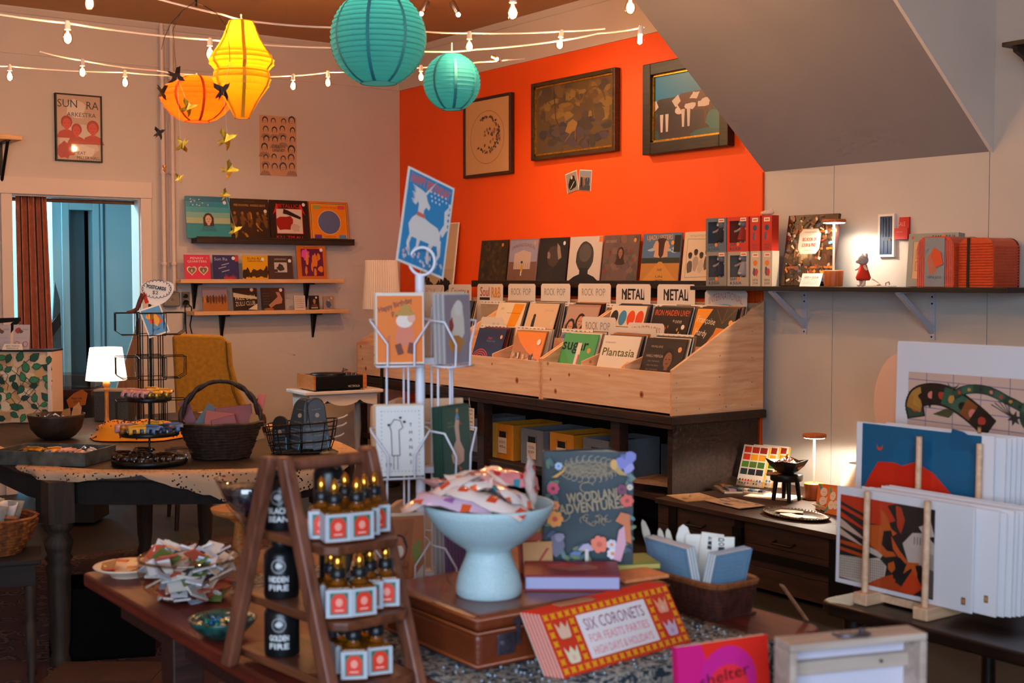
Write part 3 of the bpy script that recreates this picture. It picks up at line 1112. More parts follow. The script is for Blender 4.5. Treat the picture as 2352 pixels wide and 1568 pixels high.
# posters, pipes, sockets, floor lamp on the beige wall
x0, x1 = onY(127, 300, YW - .02).x, onY(234, 300, YW - .02).x
z1, z0 = onY(180, 217, YW - .02).z, onY(180, 371, YW - .02).z
W_, H_ = x1 - x0, z1 - z0
f = thing('wall_picture', 'thin black framed concert poster with red faces above the doorway', 'poster', ((x0 + x1) / 2, YW - .022, z0))
MB().box(-W_ / 2, 0, 0, W_ / 2, 0.018, H_).build('backing', m_card, f)
fr = MB()
for b in ((-W_ / 2, 0, -W_ / 2 + .01, H_), (W_ / 2 - .01, 0, W_ / 2, H_), (-W_ / 2 + .01, 0, W_ / 2 - .01, .01), (-W_ / 2 + .01, H_ - .01, W_ / 2 - .01, H_)):
 fr.box(b[0], -.008, b[1], b[2], .02, b[3])
fr.build('frame', m_blackm, f)
a = Art()
a.rect(0, H_ / 2, W_ - .016, H_ - .016, '#c9a48c')
a.blob(-W_ * .05, H_ * .78, W_ * .22, H_ * .14, '#e4cdbc')
a.blob(W_ * .02, H_ * .32, W_ * .4, H_ * .26, '#dcc2b0')
a.text('SUN', -W_ * .24, H_ * .86, H_ * .12, '#1c1c2a', W_ * .42)
a.text('RA', W_ * .3, H_ * .85, H_ * .12, '#1c1c2a', W_ * .26)
a.text('ARKESTRA', W_ * .06, H_ * .7, H_ * .065, '#1c1c2a', W_ * .62)
for x, z, r in ((-.26, .56, .12), (-.05, .46, .11), (.3, .5, .13)):
 head(a, x * W_, z * H_, r * W_, '#d83a30', '#a81818', '#c02a24')
a.blob(-W_ * .28, H_ * .16, W_ * .16, H_ * .13, '#b82420')
a.blob(W_ * .12, H_ * .16, W_ * .22, H_ * .09, '#e8d4c4')
a.text('MEAT', W_ * .02, H_ * .13, H_ * .05, '#2a2420', W_ * .24)
a.text('MILLER HALL', W_ * .2, H_ * .06, H_ * .05, '#2a2420', W_ * .5)
a.build('poster_print', f, printm('poster_ink', .4))
MB().box(-W_ / 2 + .008, -.007, .008, W_ / 2 - .008, -.005, H_ - .008).build('glass_pane', glass('frame_glass', '#ffffff', .03, .9), f)

x0, x1 = onY(597, 330, YW - .004).x, onY(681, 330, YW - .004).x
z1, z0 = onY(640, 267, YW).z, onY(640, 404, YW).z
W_, H_ = x1 - x0, z1 - z0
p = slab('paper_poster', 'tan paper poster covered with small drawn faces', 'poster', W_, H_, .003, ((x0 + x1) / 2, YW - .0045, z0), (0, 0, 0), pm('tan_paper', '#cf9a72', .8))
a = Art()
for r_ in range(6):
 for c_ in range(4):
  if 1 <= c_ <= 2 and r_ == 3:
   continue
  x, z = W_ * (-.36 + c_ * .24 + random.uniform(-.03, .03)), H_ * (.92 - r_ * .155 + random.uniform(-.02, .02))
  R_ = W_ * random.uniform(.065, .1)
  head(a, x, z, R_, '#cf9a72', random.choice(['#2c3040', '#4a4450', '#3a3848']), '#a87c62' if random.random() < .5 else None)
a.text('URBAN', 0, H_ * .49, H_ * .05, '#5a4c48', W_ * .34)
a.text('LEGENDS', 0, H_ * .43, H_ * .05, '#5a4c48', W_ * .34)
a.build('poster_print', p, m_matte)

for px, d, lab in ((377, .05, 'painted wall pipe nearer the doorway'), (399, .06, 'painted wall pipe nearer the record shelves')):
 x = onY(px, 600, YW - d).x
 t = thing('wall_pipe', lab, 'pipe', (x, YW - d, 0), 0, 'painted vertical pipes on the beige wall')
 MB().cyl((0, 0, 1.42 if px < 390 else 1.43), (0, 0, ZC - 0.002), 0.016, n=12).build('tube', m_trimw, t)
 for z in (1.62, 2.3, 3.0):
  MB().lathe([(0.019, 0), (0.021, .004), (0.021, .02), (0.019, .024)], 12, (0, 0, z)).box(-.012, 0, z + .004, .012, d - .002, z + .02).build('clip', m_trimw, t)
x0, x1 = onY(375, 705, YW - .03).x, onY(412, 705, YW - .03).x
t = thing('wall_junction_box', 'grey metal junction box under the two pipes', 'junction box', ((x0 + x1) / 2, YW - .001, 1.31))
MB().box(-.062, -.055, 0, .062, 0, .11).build('box', pm('grey_metal_box', '#8c827a', .5, .4), t, bev=.012, seg=3)
MB().cyl((0, -.06, .055), (0, -.05, .055), .008).build('knob', m_metal, t)
x0 = onY(426, 705, YW - .01).x
t = thing('wall_outlet', 'metal wall outlet with a black plug and cable', 'outlet', (x0, YW - .001, 1.305))
MB().box(-.036, -.006, 0, .036, 0, .115).build('cover_plate', m_metal, t, bev=.002)
MB().lathe([(.016, 0), (.016, .02)], 12).build('socket_face', m_blackm, t, (0, -.006, .085), (R(90), 0, 0))
MB().lathe([(.019, 0), (.019, .03), (.01, .04)], 12).build('plug', m_blackm, t, (0, -.006, .035), (R(90), 0, 0))
MB().tube([(0, -.04, .035), (.03, -.05, .0), (.04, -.03, -.06), (.03, -.02, -.14), (.045, -.02, -.2), (.03, -.02, -.4), (.03, -.02, -1.25)], .0045, 6).tube([(0, -.03, .05), (-.02, -.05, .02), (-.012, -.03, -.1), (.01, -.02, -.3)], .004, 6).build('cable', m_blackm, t)

t = thing('wall_corner_shelf', 'high pine shelf end with a black bracket beside the doorway', 'shelf', (onY(-60, 315, 9.3).x, YW, onY(40, 312, 9.3).z))
MB().box(-.3, -.26, -.032, onY(47, 315, 9.3).x - t.location.x, -.001, 0).build('board', m_pine, t, bev=.004)
x = onY(10, 330, 9.4).x - t.location.x
MB().tube([(x, -.2, -.034), (x, -.02, -.3)], .012, 6).box(x - .014, -.008, -.34, x + .014, -.001, -.033).box(x - .014, -.22, -.04, x + .014, -.001, -.033).build('bracket', m_blackm, t)

p = onD(876, 640, 9.55)
t = thing('floor_lamp', 'unlit floor lamp with a pale pleated shade in the room corner', 'floor lamp', (p.x, p.y, 0))
prof = []
n = 48
vs, fs = [], []
for i, (r_, z_) in enumerate(((.135, 1.30), (.115, 1.655))):
 for j in range(n * 2):
  q = r_ * (1 + (.03 if j % 2 else -.03))
  vs.append((q * math.cos(math.pi * j / n), q * math.sin(math.pi * j / n), z_))
fs = [(j, (j + 1) % (2 * n), 2 * n + (j + 1) % (2 * n), 2 * n + j) for j in range(2 * n)]
MB().add(vs, fs).build('pleated_shade', pm('pleated_fabric', '#e6d3c4', .8, trl=.3), t)
MB().cyl((0, 0, .02), (0, 0, 1.5), .012).build('pole', m_blackm, t)
MB().lathe([(.13, 0), (.13, .02), (.02, .035)], 20).build('base', m_blackm, t)

# pictures on the orange wall
def opic(name, label, cat, px0, px1, yt, yb, fw, ft, fm, mat_print, fn, back=.03, inner=None, glassy=False):
 y0, y1 = onX(px0, 300, XO - back).y, onX(px1, 300, XO - back).y
 pm_ = (px0 + px1) / 2
 z1, z0 = onX(pm_, yt, XO - back).z, onX(pm_, yb, XO - back).z
 W, H = y0 - y1, z1 - z0
 t = thing(name, label, cat, (XO - back, (y0 + y1) / 2, z0), ORW, 'framed pictures on the orange wall')
 MB().box(-W / 2 + fw * .5, 0, fw * .5, W / 2 - fw * .5, back - .001, H - fw * .5).build('backing', m_card, t)
 fr = MB()
 for b in ((-W / 2, 0, -W / 2 + fw, H), (W / 2 - fw, 0, W / 2, H), (-W / 2 + fw, 0, W / 2 - fw, fw), (-W / 2 + fw, H - fw, W / 2 - fw, H)):
  fr.box(b[0], -ft, b[1], b[2], back - .002, b[3])
 fr.build('frame', fm, t, bev=.005)
 if inner:
  il = MB()
  for b in ((-W / 2 + fw, fw, -W / 2 + fw + .012, H - fw), (W / 2 - fw - .012, fw, W / 2 - fw, H - fw), (-W / 2 + fw, fw, W / 2 - fw, fw + .012), (-W / 2 + fw, H - fw - .012, W / 2 - fw, H - fw)):
   il.box(b[0], -ft * .4, b[1], b[2], .0, b[3])
  il.build('inner_lip', inner, t)
 a = Art()
 fn(a, W - 2 * fw, H - 2 * fw)
 a.build('picture_print', t, mat_print, (0, 0, fw))
 if glassy:
  MB().box(-W / 2 + fw, -.007, fw, W / 2 - fw, -.005, H - fw).build('glass_pane', glass('frame_glass'), t)
 return t

def c_dragon(a, w, h):
 a.rect(0, h / 2, w, h, '#d2a06c')
 a.arc(0, h * .49, w * .38, h * .36, 0, 6.283, .003, '#7a4a34', 40)
 for i in range(60):
  u = -2.4 + 4.6 * i / 60
  a.blob(w * .26 * math.cos(u) + random.uniform(-.03, .03) * w, h * (.53 + .24 * math.sin(u)) + random.uniform(-.02, .02) * h, .009, .008, random.choice(['#2a3a34', '#3c4a3a', '#8a5a40', '#5a3a2c']), 7, .4)
 for i in range(24):
  a.blob(random.uniform(-.05, .3) * w, random.uniform(.34, .6) * h, .01, .012, random.choice(['#a06a4a', '#6a4a3a']), 7, .4)

def c_dark(a, w, h):
 a.rect(0, h / 2, w, h, '#5c4426')
 for i in range(120):
  z = random.random()
  c = random.choice(['#6a4e2a', '#7a5a2c', '#54402a', '#4a3a30', '#80602e'] if z > .45 else ['#3c3438', '#4a3e44', '#42382e', '#54463c'])
  a.blob(random.uniform(-.42, .42) * w, (.08 + z * .84) * h, w * random.uniform(.03, .09), h * random.uniform(.03, .09), c, 9, .35, same=True)
 a.k += 1
 a.poly([(-w * .1, h * .3), (-w * .06, h * .42), (0, h * .46), (w * .06, h * .4), (w * .03, h * .3), (-w * .04, h * .26)], '#8a6430')
 a.line([(w * .0, h * .3), (-w * .1, h * .16)], .008, '#7a5628')
 a.line([(w * .03, h * .3), (w * .03, h * .16)], .008, '#7a5628')
 a.line([(-w * .25, h * .95), (-w * .22, h * .5), (-w * .15, h * .32)], .012, '#4a3620')
 a.arc(w * .26, h * .6, w * .14, h * .26, 0.2, 3.0, .01, '#5a4020', 12)
 a.arc(-w * .05, h * .66, w * .15, h * .24, .3, 3.0, .008, '#6a4c24', 12)

def c_cows(a, w, h):
 a.rect(0, h * .72, w, h * .56, '#1878a4')
 a.rect(0, h * .25, w, h * .5, '#2a4a4a')
 a.blob(-w * .1, h * .24, w * .4, h * .2, '#3a2c30')
 for (x, z, s, body) in ((-.2, .46, 1, '#33292c'), (.12, .5, .95, '#5a2a22')):
  X_, Z_ = x * w, z * h
  a.poly([(X_ - .3 * w * s, Z_ + .06 * h), (X_ - .22 * w * s, Z_ + .17 * h), (X_ + .2 * w * s, Z_ + .18 * h), (X_ + .27 * w * s, Z_ + .05 * h), (X_ + .22 * w * s, Z_ - .1 * h), (X_ - .2 * w * s, Z_ - .1 * h)], body)
  for lx in (-.2, -.12, .12, .19):
   a.poly([(X_ + lx * w, Z_ - .06 * h), (X_ + (lx + .05) * w, Z_ - .06 * h), (X_ + (lx + .04) * w, Z_ - .32 * h), (X_ + (lx + .01) * w, Z_ - .32 * h)], '#c8b4a8' if lx < 0 else body)
  for i in range(4):
   a.blob(X_ + random.uniform(-.2, .18) * w, Z_ + random.uniform(-.05, .12) * h, .07 * w, .05 * h, '#d0bcb0', 10, .4)
  a.poly([(X_ - .36 * w * s, Z_ + .08 * h), (X_ - .26 * w * s, Z_ + .16 * h), (X_ - .22 * w * s, Z_ + .06 * h), (X_ - .3 * w * s, Z_ - .02 * h)], '#c8b4a8')
 a.blob(w * .4, h * .2, w * .12, h * .16, '#2c6a6a')
 a.blob(w * .3, h * .06, w * .24, h * .06, '#2f5a58')

opic('wall_picture', 'upright brown framed line drawing of a wreath-like dragon on tan paper', 'picture', 1066, 1175, 222, 404, .022, .012, woodm('brown_frame_wood', '#2a1408', '#4a2812', .45), m_matte, c_dragon)
opic('wall_picture', 'wide dark murky landscape painting in a narrow bronze frame', 'picture', 1224, 1417, 174, 358, .03, .02, woodm('bronze_frame_wood', '#2a1a0a', '#4c3416', .4), printm('oil_paint', .35, .2), c_dark, inner=m_gold)
opic('wall_picture', 'thick dark wood framed painting of cows half hidden by the soffit', 'picture', 1483, 1680, 131, 346, .075, .03, woodm('black_brown_frame', '#100806', '#2c1a0c', .45), printm('oil_paint'), c_cows, inner=m_gold)
for px0, px1, yt, yb, tilt, lab, f_ in ((1302, 1331, 391, 440, -.18, 'small black and white photo pinned to the orange wall, tilted left',
                                       lambda a, w, h: (a.rect(0, h / 2, w, h, '#9a8a80'), a.blob(0, h * .45, w * .34, h * .36, '#181414'), a.ell(0, h * .75, w * .1, w * .1, '#c8b8a8'), a.line([(-w * .2, h * .2), (w * .2, h * .5)], .006, '#d8c8b8'))),
                                      (1327, 1358, 387, 438, .1, 'small photo of a standing group pinned to the orange wall, tilted right',
                                       lambda a, w, h: (a.rect(0, h / 2, w, h, '#8a8c98'), a.rect(0, h * .15, w * .9, h * .26, '#4a4440'), [a.blob(w * (-.3 + i * .2), h * .45, w * .1, h * .26, random.choice(['#2a2422', '#8a5a44', '#3a4250'])) for i in range(4)], [a.ell(w * (-.3 + i * .2), h * .72, w * .06, w * .06, '#b08a74') for i in range(4)]))):
 b = .006 if px0 < 1320 else .004
 y0, y1 = onX(px0, 415, XO - b).y, onX(px1, 415, XO - b).y
 pmx = (px0 + px1) / 2
 z1, z0 = onX(pmx, yt, XO - b).z, onX(pmx, yb, XO - b).z
 W_, H_ = (y0 - y1) * .92, (z1 - z0) * .94
 o = slab('wall_photo', lab, 'photo', W_, H_, .0015, (XO - b, (y0 + y1) / 2, z0), (0, 0, 0), m_card, 'photos pinned to the orange wall')
 o.rotation_euler = Matrix.Rotation(ORW, 3, 'Z').to_4x4().to_3x3().__matmul__(Matrix.Rotation(tilt, 3, 'Y')).to_euler()
 a = Art(.0002, .00008)
 f_(a, W_ * .94, H_ * .96)
 a.build('photo_image', o, m_ink)

# record ledge on the orange wall
Y0, Y1 = onX(1084, 650, XO - .1).y, onX(1660, 650, XO - .1).y
o = MB().box(XO - .105, Y1, 1.46, XO - .001, Y0, 1.495).box(XO - .105, Y1, 1.495, XO - .095, Y0, 1.508).box(XO - .012, Y1, 1.40, XO - .001, Y0, 1.455).build('record_shelf', m_dkwood, bev=.002)
tag(o, 'long dark record ledge across the orange wall', 'shelf')
ZO = 1.496

def c_r1(a, w, h):
 for i in range(70):
  a.blob(random.uniform(-.45, .45) * w, random.uniform(.05, .95) * h, w * .05, h * .06, random.choice(['#3a2a18', '#4a381e', '#2c2014', '#54401f']), 8, .4, same=True)
 a.k += 1
 sticker(a, w * .3, h * .88, '#c8862c')

def c_r2(a, w, h):
 a.rect(0, h * .72, w * .97, h * .5, '#9c94ac')
 a.rect(0, h * .24, w * .97, h * .46, '#7a5648')
 a.poly([(-w * .3, h * .3), (-w * .3, h * .66), (0, h * .74), (w * .28, h * .68), (w * .28, h * .3)], '#c4ab9c')
 for i in range(8):
  a.rect(w * (-.26 + i * .075), h * .38, .004, h * .14, '#8a7a74')
 a.text('SPEAKING SCANDAL', 0, h * .78, h * .08, '#8a5a2c', w * .8, arch=h * .09)
 a.blob(-w * .02, h * .32, w * .04, h * .1, '#c8962c')
 a.ell(-w * .02, h * .46, w * .04, h * .03, '#2a3a54')
 a.rect(-w * .02, h * .2, w * .04, h * .1, '#d8c8b8')
 sticker(a, w * .38, h * .9, '#d89a58')

def c_r3(a, w, h):
 a.blob(w * .02, h * .58, w * .22, h * .24, '#4a3c34', 18, .08)
 a.poly([(w * .12, h * .88), (w * .22, h * .8), (w * .3, h * .55), (w * .2, h * .5), (w * .14, h * .7)], '#9a8270')
 a.blob(-w * .14, h * .6, w * .05, h * .08, '#8a7464')
 a.poly([(-w * .45, h * .02), (-w * .3, h * .3), (0, h * .34), (w * .1, h * .02)], '#332a26')
 sticker(a, w * .36, h * .87)

def c_r4(a, w, h):
 a.rect(0, h / 2, w * .98, h * .98, '#cfc0b8')
 a.rect(w * .44, h * .93, w * .1, h * .12, '#e07a28')
 a.poly([(-w * .48, h * .01), (-w * .3, h * .12), (-w * .12, h * .18), (w * .14, h * .18), (w * .32, h * .12), (w * .48, h * .01)], '#1a1615')
 a.blob(0, h * .55, w * .27, h * .34, '#3f3936', 20, .03)
 a.ell(0, h * .64, w * .19, h * .2, '#5a524e')
 a.rect(0, h * .24, w * .26, h * .14, '#241f1d')

def c_r5(a, w, h):
 for i in range(40):
  a.blob(random.uniform(-.44, .44) * w, random.uniform(.06, .94) * h, w * .08, h * .08, random.choice(['#70554c', '#7c5c52', '#64504c', '#5a4a44']), 8, .4, same=True)
 a.k += 1
 head(a, 0, h * .62, h * .09, '#94604a', '#3a2018', '#382420', long=2.8)
 a.text('BOBBIE', -w * .28, h * .87, h * .06, '#a88a7a', w * .3)
 for i in range(8):
  a.blob(random.choice([-1, 1]) * random.uniform(.25, .4) * w, random.uniform(.15, .7) * h, .016, .016, random.choice(['#8a3a34', '#4a5a44']), 8, .3)
 sticker(a, w * .38, h * .88, '#d08a40')

def c_r6(a, w, h):
 a.rect(0, h * .7, w * .98, h * .56, '#4c6c90')
 for i in range(8):
  a.blob(random.uniform(-.4, .4) * w, random.uniform(.55, .75) * h, w * .1, h * .03, '#a8b4bc', 9, .3)
 a.rect(0, h * .42, w * .98, h * .16, '#2c3424')
 a.rect(0, h * .2, w * .98, h * .38, '#b87a34')
 a.poly([(-w * .46, h * .01), (-w * .04, h * .42), (w * .04, h * .42), (w * .46, h * .01)], '#c8893c')
 a.text('LIJADU SISTERS', -w * .06, h * .92, h * .1, '#e8a23c', w * .66)
 for s in (-1, 1):
  a.poly([(s * w * .02, h * .5), (s * w * .18, h * .52), (s * w * .16, h * .66), (s * w * .22, h * .72), (s * w * .16, h * .84), (0, h * .86)], '#c8987a')
  a.poly([(0, h * .48), (s * w * .06, h * .56), (s * w * .08, h * .8), (s * w * .12, h * .88), (0, h * .9)], '#3a1c14')
 for i, (t_, q) in enumerate((('DANGER', .26), ('UN', .12), ('LIMITED', .04))):
  a.text(t_, 0, h * q, h * .05, '#1a1408', w * (.12 + .05 * i))
 a.rect(w * .4, h * .78, w * .16, h * .34, '#15120f')
 sticker(a, w * .28, h * .8, '#e0983c')

def c_r7(a, w, h):
 a.rect(w * .0, h * .48, w * .84, h * .78, '#d8bfa4')
 a.line([(-w * .4, h * .1), (w * .4, h * .12), (w * .4, h * .84), (-w * .4, h * .86)], .003, '#8a7460', True)
 a.text('PEOPLES POTENTIAL', -w * .1, h * .92, h * .04, '#9a8468', w * .5)
 for i in range(5):
  x, z = w * (-.3 + i * .15), h * (.52 + .06 * (i % 2))
  a.blob(x, z - h * .2, w * .08, h * .14, random.choice(['#a89484', '#5a4c44', '#c0ac98']), 9, .2)
  a.ell(x, z, w * .05, h * .05, '#4a3a30')
  a.ell(x, z + h * .03, w * .055, h * .05, '#241c18')

for px0, px1, lab, base, fn in (
 (1097, 1160, 'murky dark brown record sleeve, first from the corner on the long ledge', '#3a2a18', c_r1),
 (1163, 1229, 'record sleeve with a pale house under a mauve sky', '#8a7a84', c_r2),
 (1231, 1298, 'near black record sleeve with a face in profile', '#2a2422', c_r3),
 (1301, 1376, 'pale grey record sleeve with a dark shaven head and shoulders', '#c4b6ae', c_r4),
 (1379, 1461, 'dusky rose record sleeve with a dark-haired figure among flowers', '#6c524a', c_r5),
 (1467, 1559, 'blue record sleeve with twin profiles over a desert road', '#5a6c80', c_r6),
 (1563, 1650, 'cream record sleeve with a seated group, half behind the toy boxes', '#d8bfa0', c_r7)):
 lp(px0, px1, lab, base, fn, 'O', z=ZO, lean=.12, back=.075 if px0 != 1563 else .08, film=False, group='record sleeves on the long ledge')
# the tall print behind the card rack
y0, y1 = onX(968, 600, XO - .06).y, onX(1046, 600, XO - .06).y
s = slab('tall_record_box', 'tall cream print with black photo figures leaning on the orange wall behind the unicorn card', 'print', y0 - y1, .6, .01, (XO - .1, (y0 + y1) / 2, 1.365), (-.12, 0, ORW), m_card)
a = Art()
w_, h_ = y0 - y1, .6
a.rect(0, h_ / 2, w_ * .97, h_ * .97, '#d2b48e')
a.rect(0, h_ * .2, w_ * .94, h_ * .38, '#c4a888')
for i in range(9):
 a.blob(w_ * (-.42 + i * .1), h_ * random.uniform(.1, .34), w_ * .07, h_ * random.uniform(.06, .12), '#191412', 9, .3)
a.build('printed_picture', s, m_ink)

# ================================================================== record bench, bins, storage boxes
BO = Vector((4.85, 5.27, 0.80))
BR = ORW + R(-1.3)
BMAT = Matrix.Translation(BO) @ Matrix.Rotation(BR, 4, 'Z')

def B(x, y, z):
 return BMAT @ Vector((x, y, z))

m_bench = woodm('old_bench_wood', '#140804', '#3a1c0c', 0.7, 5, (1, 10, 10))
m_plypine = woodm('raw_pine_board', '#e2ae84', '#f4cda6', 0.6, 3, (1, 12, 12), knots=True)
m_ply = woodm('raw_pine_end', '#d89a6c', '#ecbd92', 0.6, 3, (12, 1, 12), knots=True)

t = thing('workbench', 'long dark wooden workbench under the record bins', 'workbench', BO, BR)
for i, (a_, b_) in enumerate(((-3.75, -2.5), (-2.5, -1.24), (-1.24, 0.03))):
 MB().box(a_ + .002, -.03, -.075, b_ - .002, .69, -.03).build('top_board', m_bench, t, bev=.003)
for x in (-3.7, -1.93, -.5):
 MB().box(x - .04, -.0, -.80, x + .04, .07, -.076).build('leg', m_bench, t, bev=.003)
 MB().box(x - .04, .6, -.80, x + .04, .67, -.076).build('leg', m_bench, t, bev=.003)
MB().box(-3.68, .03, -.52, -.06, .66, -.485).build('lower_shelf', m_bench, t, bev=.003)
MB().box(-.06, .02, -.80, -.02, .67, -.076).build('end_panel', m_bench, t)
MB().box(-3.68, .66, -.80, -.06, .68, -.076).build('back_panel', pm('bench_back_dark', '#1c0f0a', .8), t)
MB().box(-3.74, -.025, -.10, .02, .0, -.077).build('apron', m_bench, t)

lab = ['raw pine record bin nearest the grey wall', 'raw pine record bin between two others', 'raw pine record bin deepest in the corner, behind the white card rack']
for i in range(3):
 o = thing('record_bin', lab[i], 'record bin', B(-1.237 * i, 0, -.03), BR, 'raw pine record bins on the workbench')
 wd = 1.232
 pr = [(0, 0), (0, .252), (.02, .262), (.69, .624), (.69, 0)]
 for x in (-wd, -.02):
  s = MB().prism_x(pr, x, x + .02).build('side_panel', m_ply, o)
 MB().box(-wd + .0205, 0, 0.012, -.0205, .02, .235).build('front_panel', m_plypine, o)
 a = Art(.0002)
 for x, z, q in ((-1.08, .06, 1), (-.94, .17, .7), (-.26, .1, 1.2), (-.55, .19, .5), (-1.13, .13, .6)):
  for r_, c in ((.016, '#c88454'), (.011, '#a85c30'), (.006, '#7a3c1c')):
   a.ell(x, z, r_ * q, r_ * q * 1.1, c, 14)
 a.build('wood_knot', o, m_matte)
 MB().box(-wd + .0205, .67, 0.012, -.0205, .69, .61).build('rear_panel', m_ply, o)
 MB().box(-wd + .0205, .0205, .012, -.0205, .669, .03).build('bottom_board', m_ply, o)
 MB().box(-wd + .0205, .36, .0305, -.0205, .375, .36).box(-wd + .0205, .376, .27, -.0205, .669, .285).box(-wd + .0205, .0205, .10, -.0205, .359, .115).build('step', m_ply, o)
 for x in ((-.845, -.445), (-.578,), (-.736,))[i]:
  MB().prism_x([(.022, .116), (.022, .255), (.35, .36), (.35, .116)], x - .006, x + .006).build('divider', m_ply, o)
 if i == 0:
  sc = MB()
  for (y, z) in ((.03, .03), (.03, .1), (.03, .18), (.2, .03), (.4, .03), (.6, .03), (.35, .2), (.35, .32), (.6, .3), (.6, .45), (.35, .1), (.6, .16)):
   sc.cyl((0, y, z), (.0008, y, z), .004, n=6)
  q_ = sc.build('screw', m_metal, o)
  q_['kind'] = 'stuff'

EDGE = ['#1a1614', '#3a4a5c', '#8a6a4a', '#c8b8a0', '#6a2a1c', '#22303a', '#b06a30', '#e0d4c0']
FILED = [MB().box(-.155, 0, 0, .155, .0035, .31).mesh('record_sleeve') for _ in EDGE]
for me, c in zip(FILED, EDGE):
 me.materials.append(pm('filed_' + c[1:], c, .45))

def filed(x, y, z, lean, k):
 o = bpy.data.objects.new('record_sleeve', FILED[k % len(FILED)])
 COL.objects.link(o)
 o.location = B(x, y, z)
 o.rotation_euler = (-lean, 0, BR)
 return tag(o, 'record sleeve filed behind a front cover in the pine bins', 'record', 'records filed in the pine bins')

def front(xc, w, y, z, lean, label, base, fn, film=False):
 s = slab('record_sleeve', label, 'record', w - .004, .312, .005, B(xc, y, z), (-lean, 0, BR), pm('sleeve_' + base.strip('#'), base, .45), 'front covers in the pine bins')
 a = Art()
 a.rect(0, .156, w - .006, .31, base)
 fn(a, w, .312)
 a.build('cover_print', s, m_film)

def f_navy(a, w, h):
 a.text('PREY', 0, h * .78, h * .05, '#d83a1c', w * .14)
 a.text('Ready to Hope', w * .05, h * .72, h * .04, '#8a7a9a', w * .3)
 for i in range(4):
  a.arc(-w * .2, h * .25, w * (.14 + i * .05), h * (.12 + i * .05), .2, 3.2, .006, '#e8401c', 12)
 a.blob(w * .2, h * .2, w * .16, h * .2, '#e8281c')
 a.blob(-w * .02, h * .12, w * .3, h * .1, '#e83a1c')
 sticker(a, w * .38, h * .82, '#e0a060')

def f_city(a, w, h):
 a.poly([(-w * .48, h * .97), (w * .48, h * .97), (w * .48, h * .35), (0, h * .55), (-w * .3, h * .75)], '#f08a1c')
 for i in range(60):
  a.rect(random.uniform(-.44, .44) * w, random.uniform(.03, .5) * h, random.uniform(.008, .025), random.uniform(.01, .05), random.choice(['#e8d4b8', '#7a5a3c', '#b8a088', '#4a382a', '#d8b888']), random.random())
 sticker(a, w * .34, h * .76, '#f0e4d4', .02)

def f_green(a, w, h):
 a.text('sugar', -w * .1, h * .78, h * .24, '#16140f', w * .74, bold=.002)
 a.text('cubes', w * .12, h * .14, h * .2, '#e0485a', w * .78, bold=.002)
 a.rect(w * .02, h * .5, w * .12, h * .62, '#e8dccc')
 a.rect(w * .06, h * .42, w * .04, h * .3, '#e0485a')
 sticker(a, w * .32, h * .66, '#e8a058', .017)

def f_plant(a, w, h):
 a.text("MOTHER EARTH'S", -w * .28, h * .86, h * .03, '#3a3020', w * .28)
 a.text('Plantasia', 0, h * .68, h * .16, '#5a5a1c', w * .86, bold=.001)
 a.ell(w * .3, h * .28, w * .15, h * .24, '#f0961c', 18, -.5)
 a.ell(w * .36, h * .2, w * .08, h * .2, '#8a9a2c', 14, -.6)
 for i in range(9):
  u = -1.2 + i * .3
  a.poly([(-w * .22 - .008, h * .04), (-w * .22 + math.sin(u) * w * .22, h * (.06 + .26 * math.cos(u))), (-w * .22 + .008, h * .04)], '#5c6c3c')

def f_portrait(a, w, h):
 head(a, w * .14, h * .6, h * .15, '#8a5a3c', '#1c1310', '#332026')
 a.text('WALIAS', -w * .2, h * .84, h * .045, '#b8a898', w * .3)
 a.text('HAILU MERGIA', -w * .2, h * .66, h * .055, '#c8b8a4', w * .42)
 for i in range(3):
  a.text('AND THE BAND', -w * .2, h * (.56 - i * .08), h * .03, '#94867a', w * .3)
 for i in range(12):
  a.blob(random.uniform(-.44, -.1) * w, random.uniform(.05, .3) * h, .02, .02, random.choice(['#4a4238', '#5a4a3c', '#2c2420']), 7, .4)
 sticker(a, w * .38, h * .8, '#e0a060', .016)

def f_yelstr(a, w, h):
 a.poly([(w * .1, h * .97), (w * .48, h * .97), (w * .2, h * .03), (-w * .05, h * .03)], '#f0961c')
 a.line([(-w * .1, h * .75), (w * .4, h * .75)], .003, '#a86a20')
 a.line([(-w * .1, h * .4), (w * .4, h * .4)], .003, '#a86a20')
 a.text('XTC', -w * .3, h * .85, h * .05, '#5a4a3a')

def f_two(a, w, h):
 a.text('POPULAR', w * .22, h * .84, h * .05, '#b89a80', w * .3)
 for x, z, rz in ((-.22, .42, .3), (.12, .25, .16)):
  a.blob(x * w, z * h, w * .06, rz * h, '#262a30', 12, .15)
  a.ell(x * w, (z + rz * .95) * h, w * .045, h * .05, '#3a2c26')
 a.blob(w * .2, h * .12, w * .14, h * .06, '#23262c')
 sticker(a, w * .4, h * .55, '#d8c8b4')

def f_faces(a, w, h):
 a.rect(0, h * .75, w * .96, h * .4, '#b89484')
 for x, z in ((-.28, .5), (.0, .62), (.3, .55), (.12, .24), (-.2, .2)):
  head(a, x * w, z * h, h * .13, '#c89274', '#2a1a16', '#5a3a34', long=1.1)

def f_hats(a, w, h):
 a.rect(0, h * .2, w * .98, h * .36, '#2a2014')
 for i, c in enumerate(('#2a2624', '#3a84b4', '#e0481c', '#e0481c')):
  x = w * (-.36 + i * .24)
  a.ell(x, h * .74, w * .11, h * .16, c)
  a.rect(x, h * .5, w * .16, h * .1, '#c89a5a')
 a.rect(-w * .1, h * .5, w * .6, h * .12, '#2c2a24')
 a.rect(-w * .1, h * .5, w * .5, h * .04, '#e0b03c')

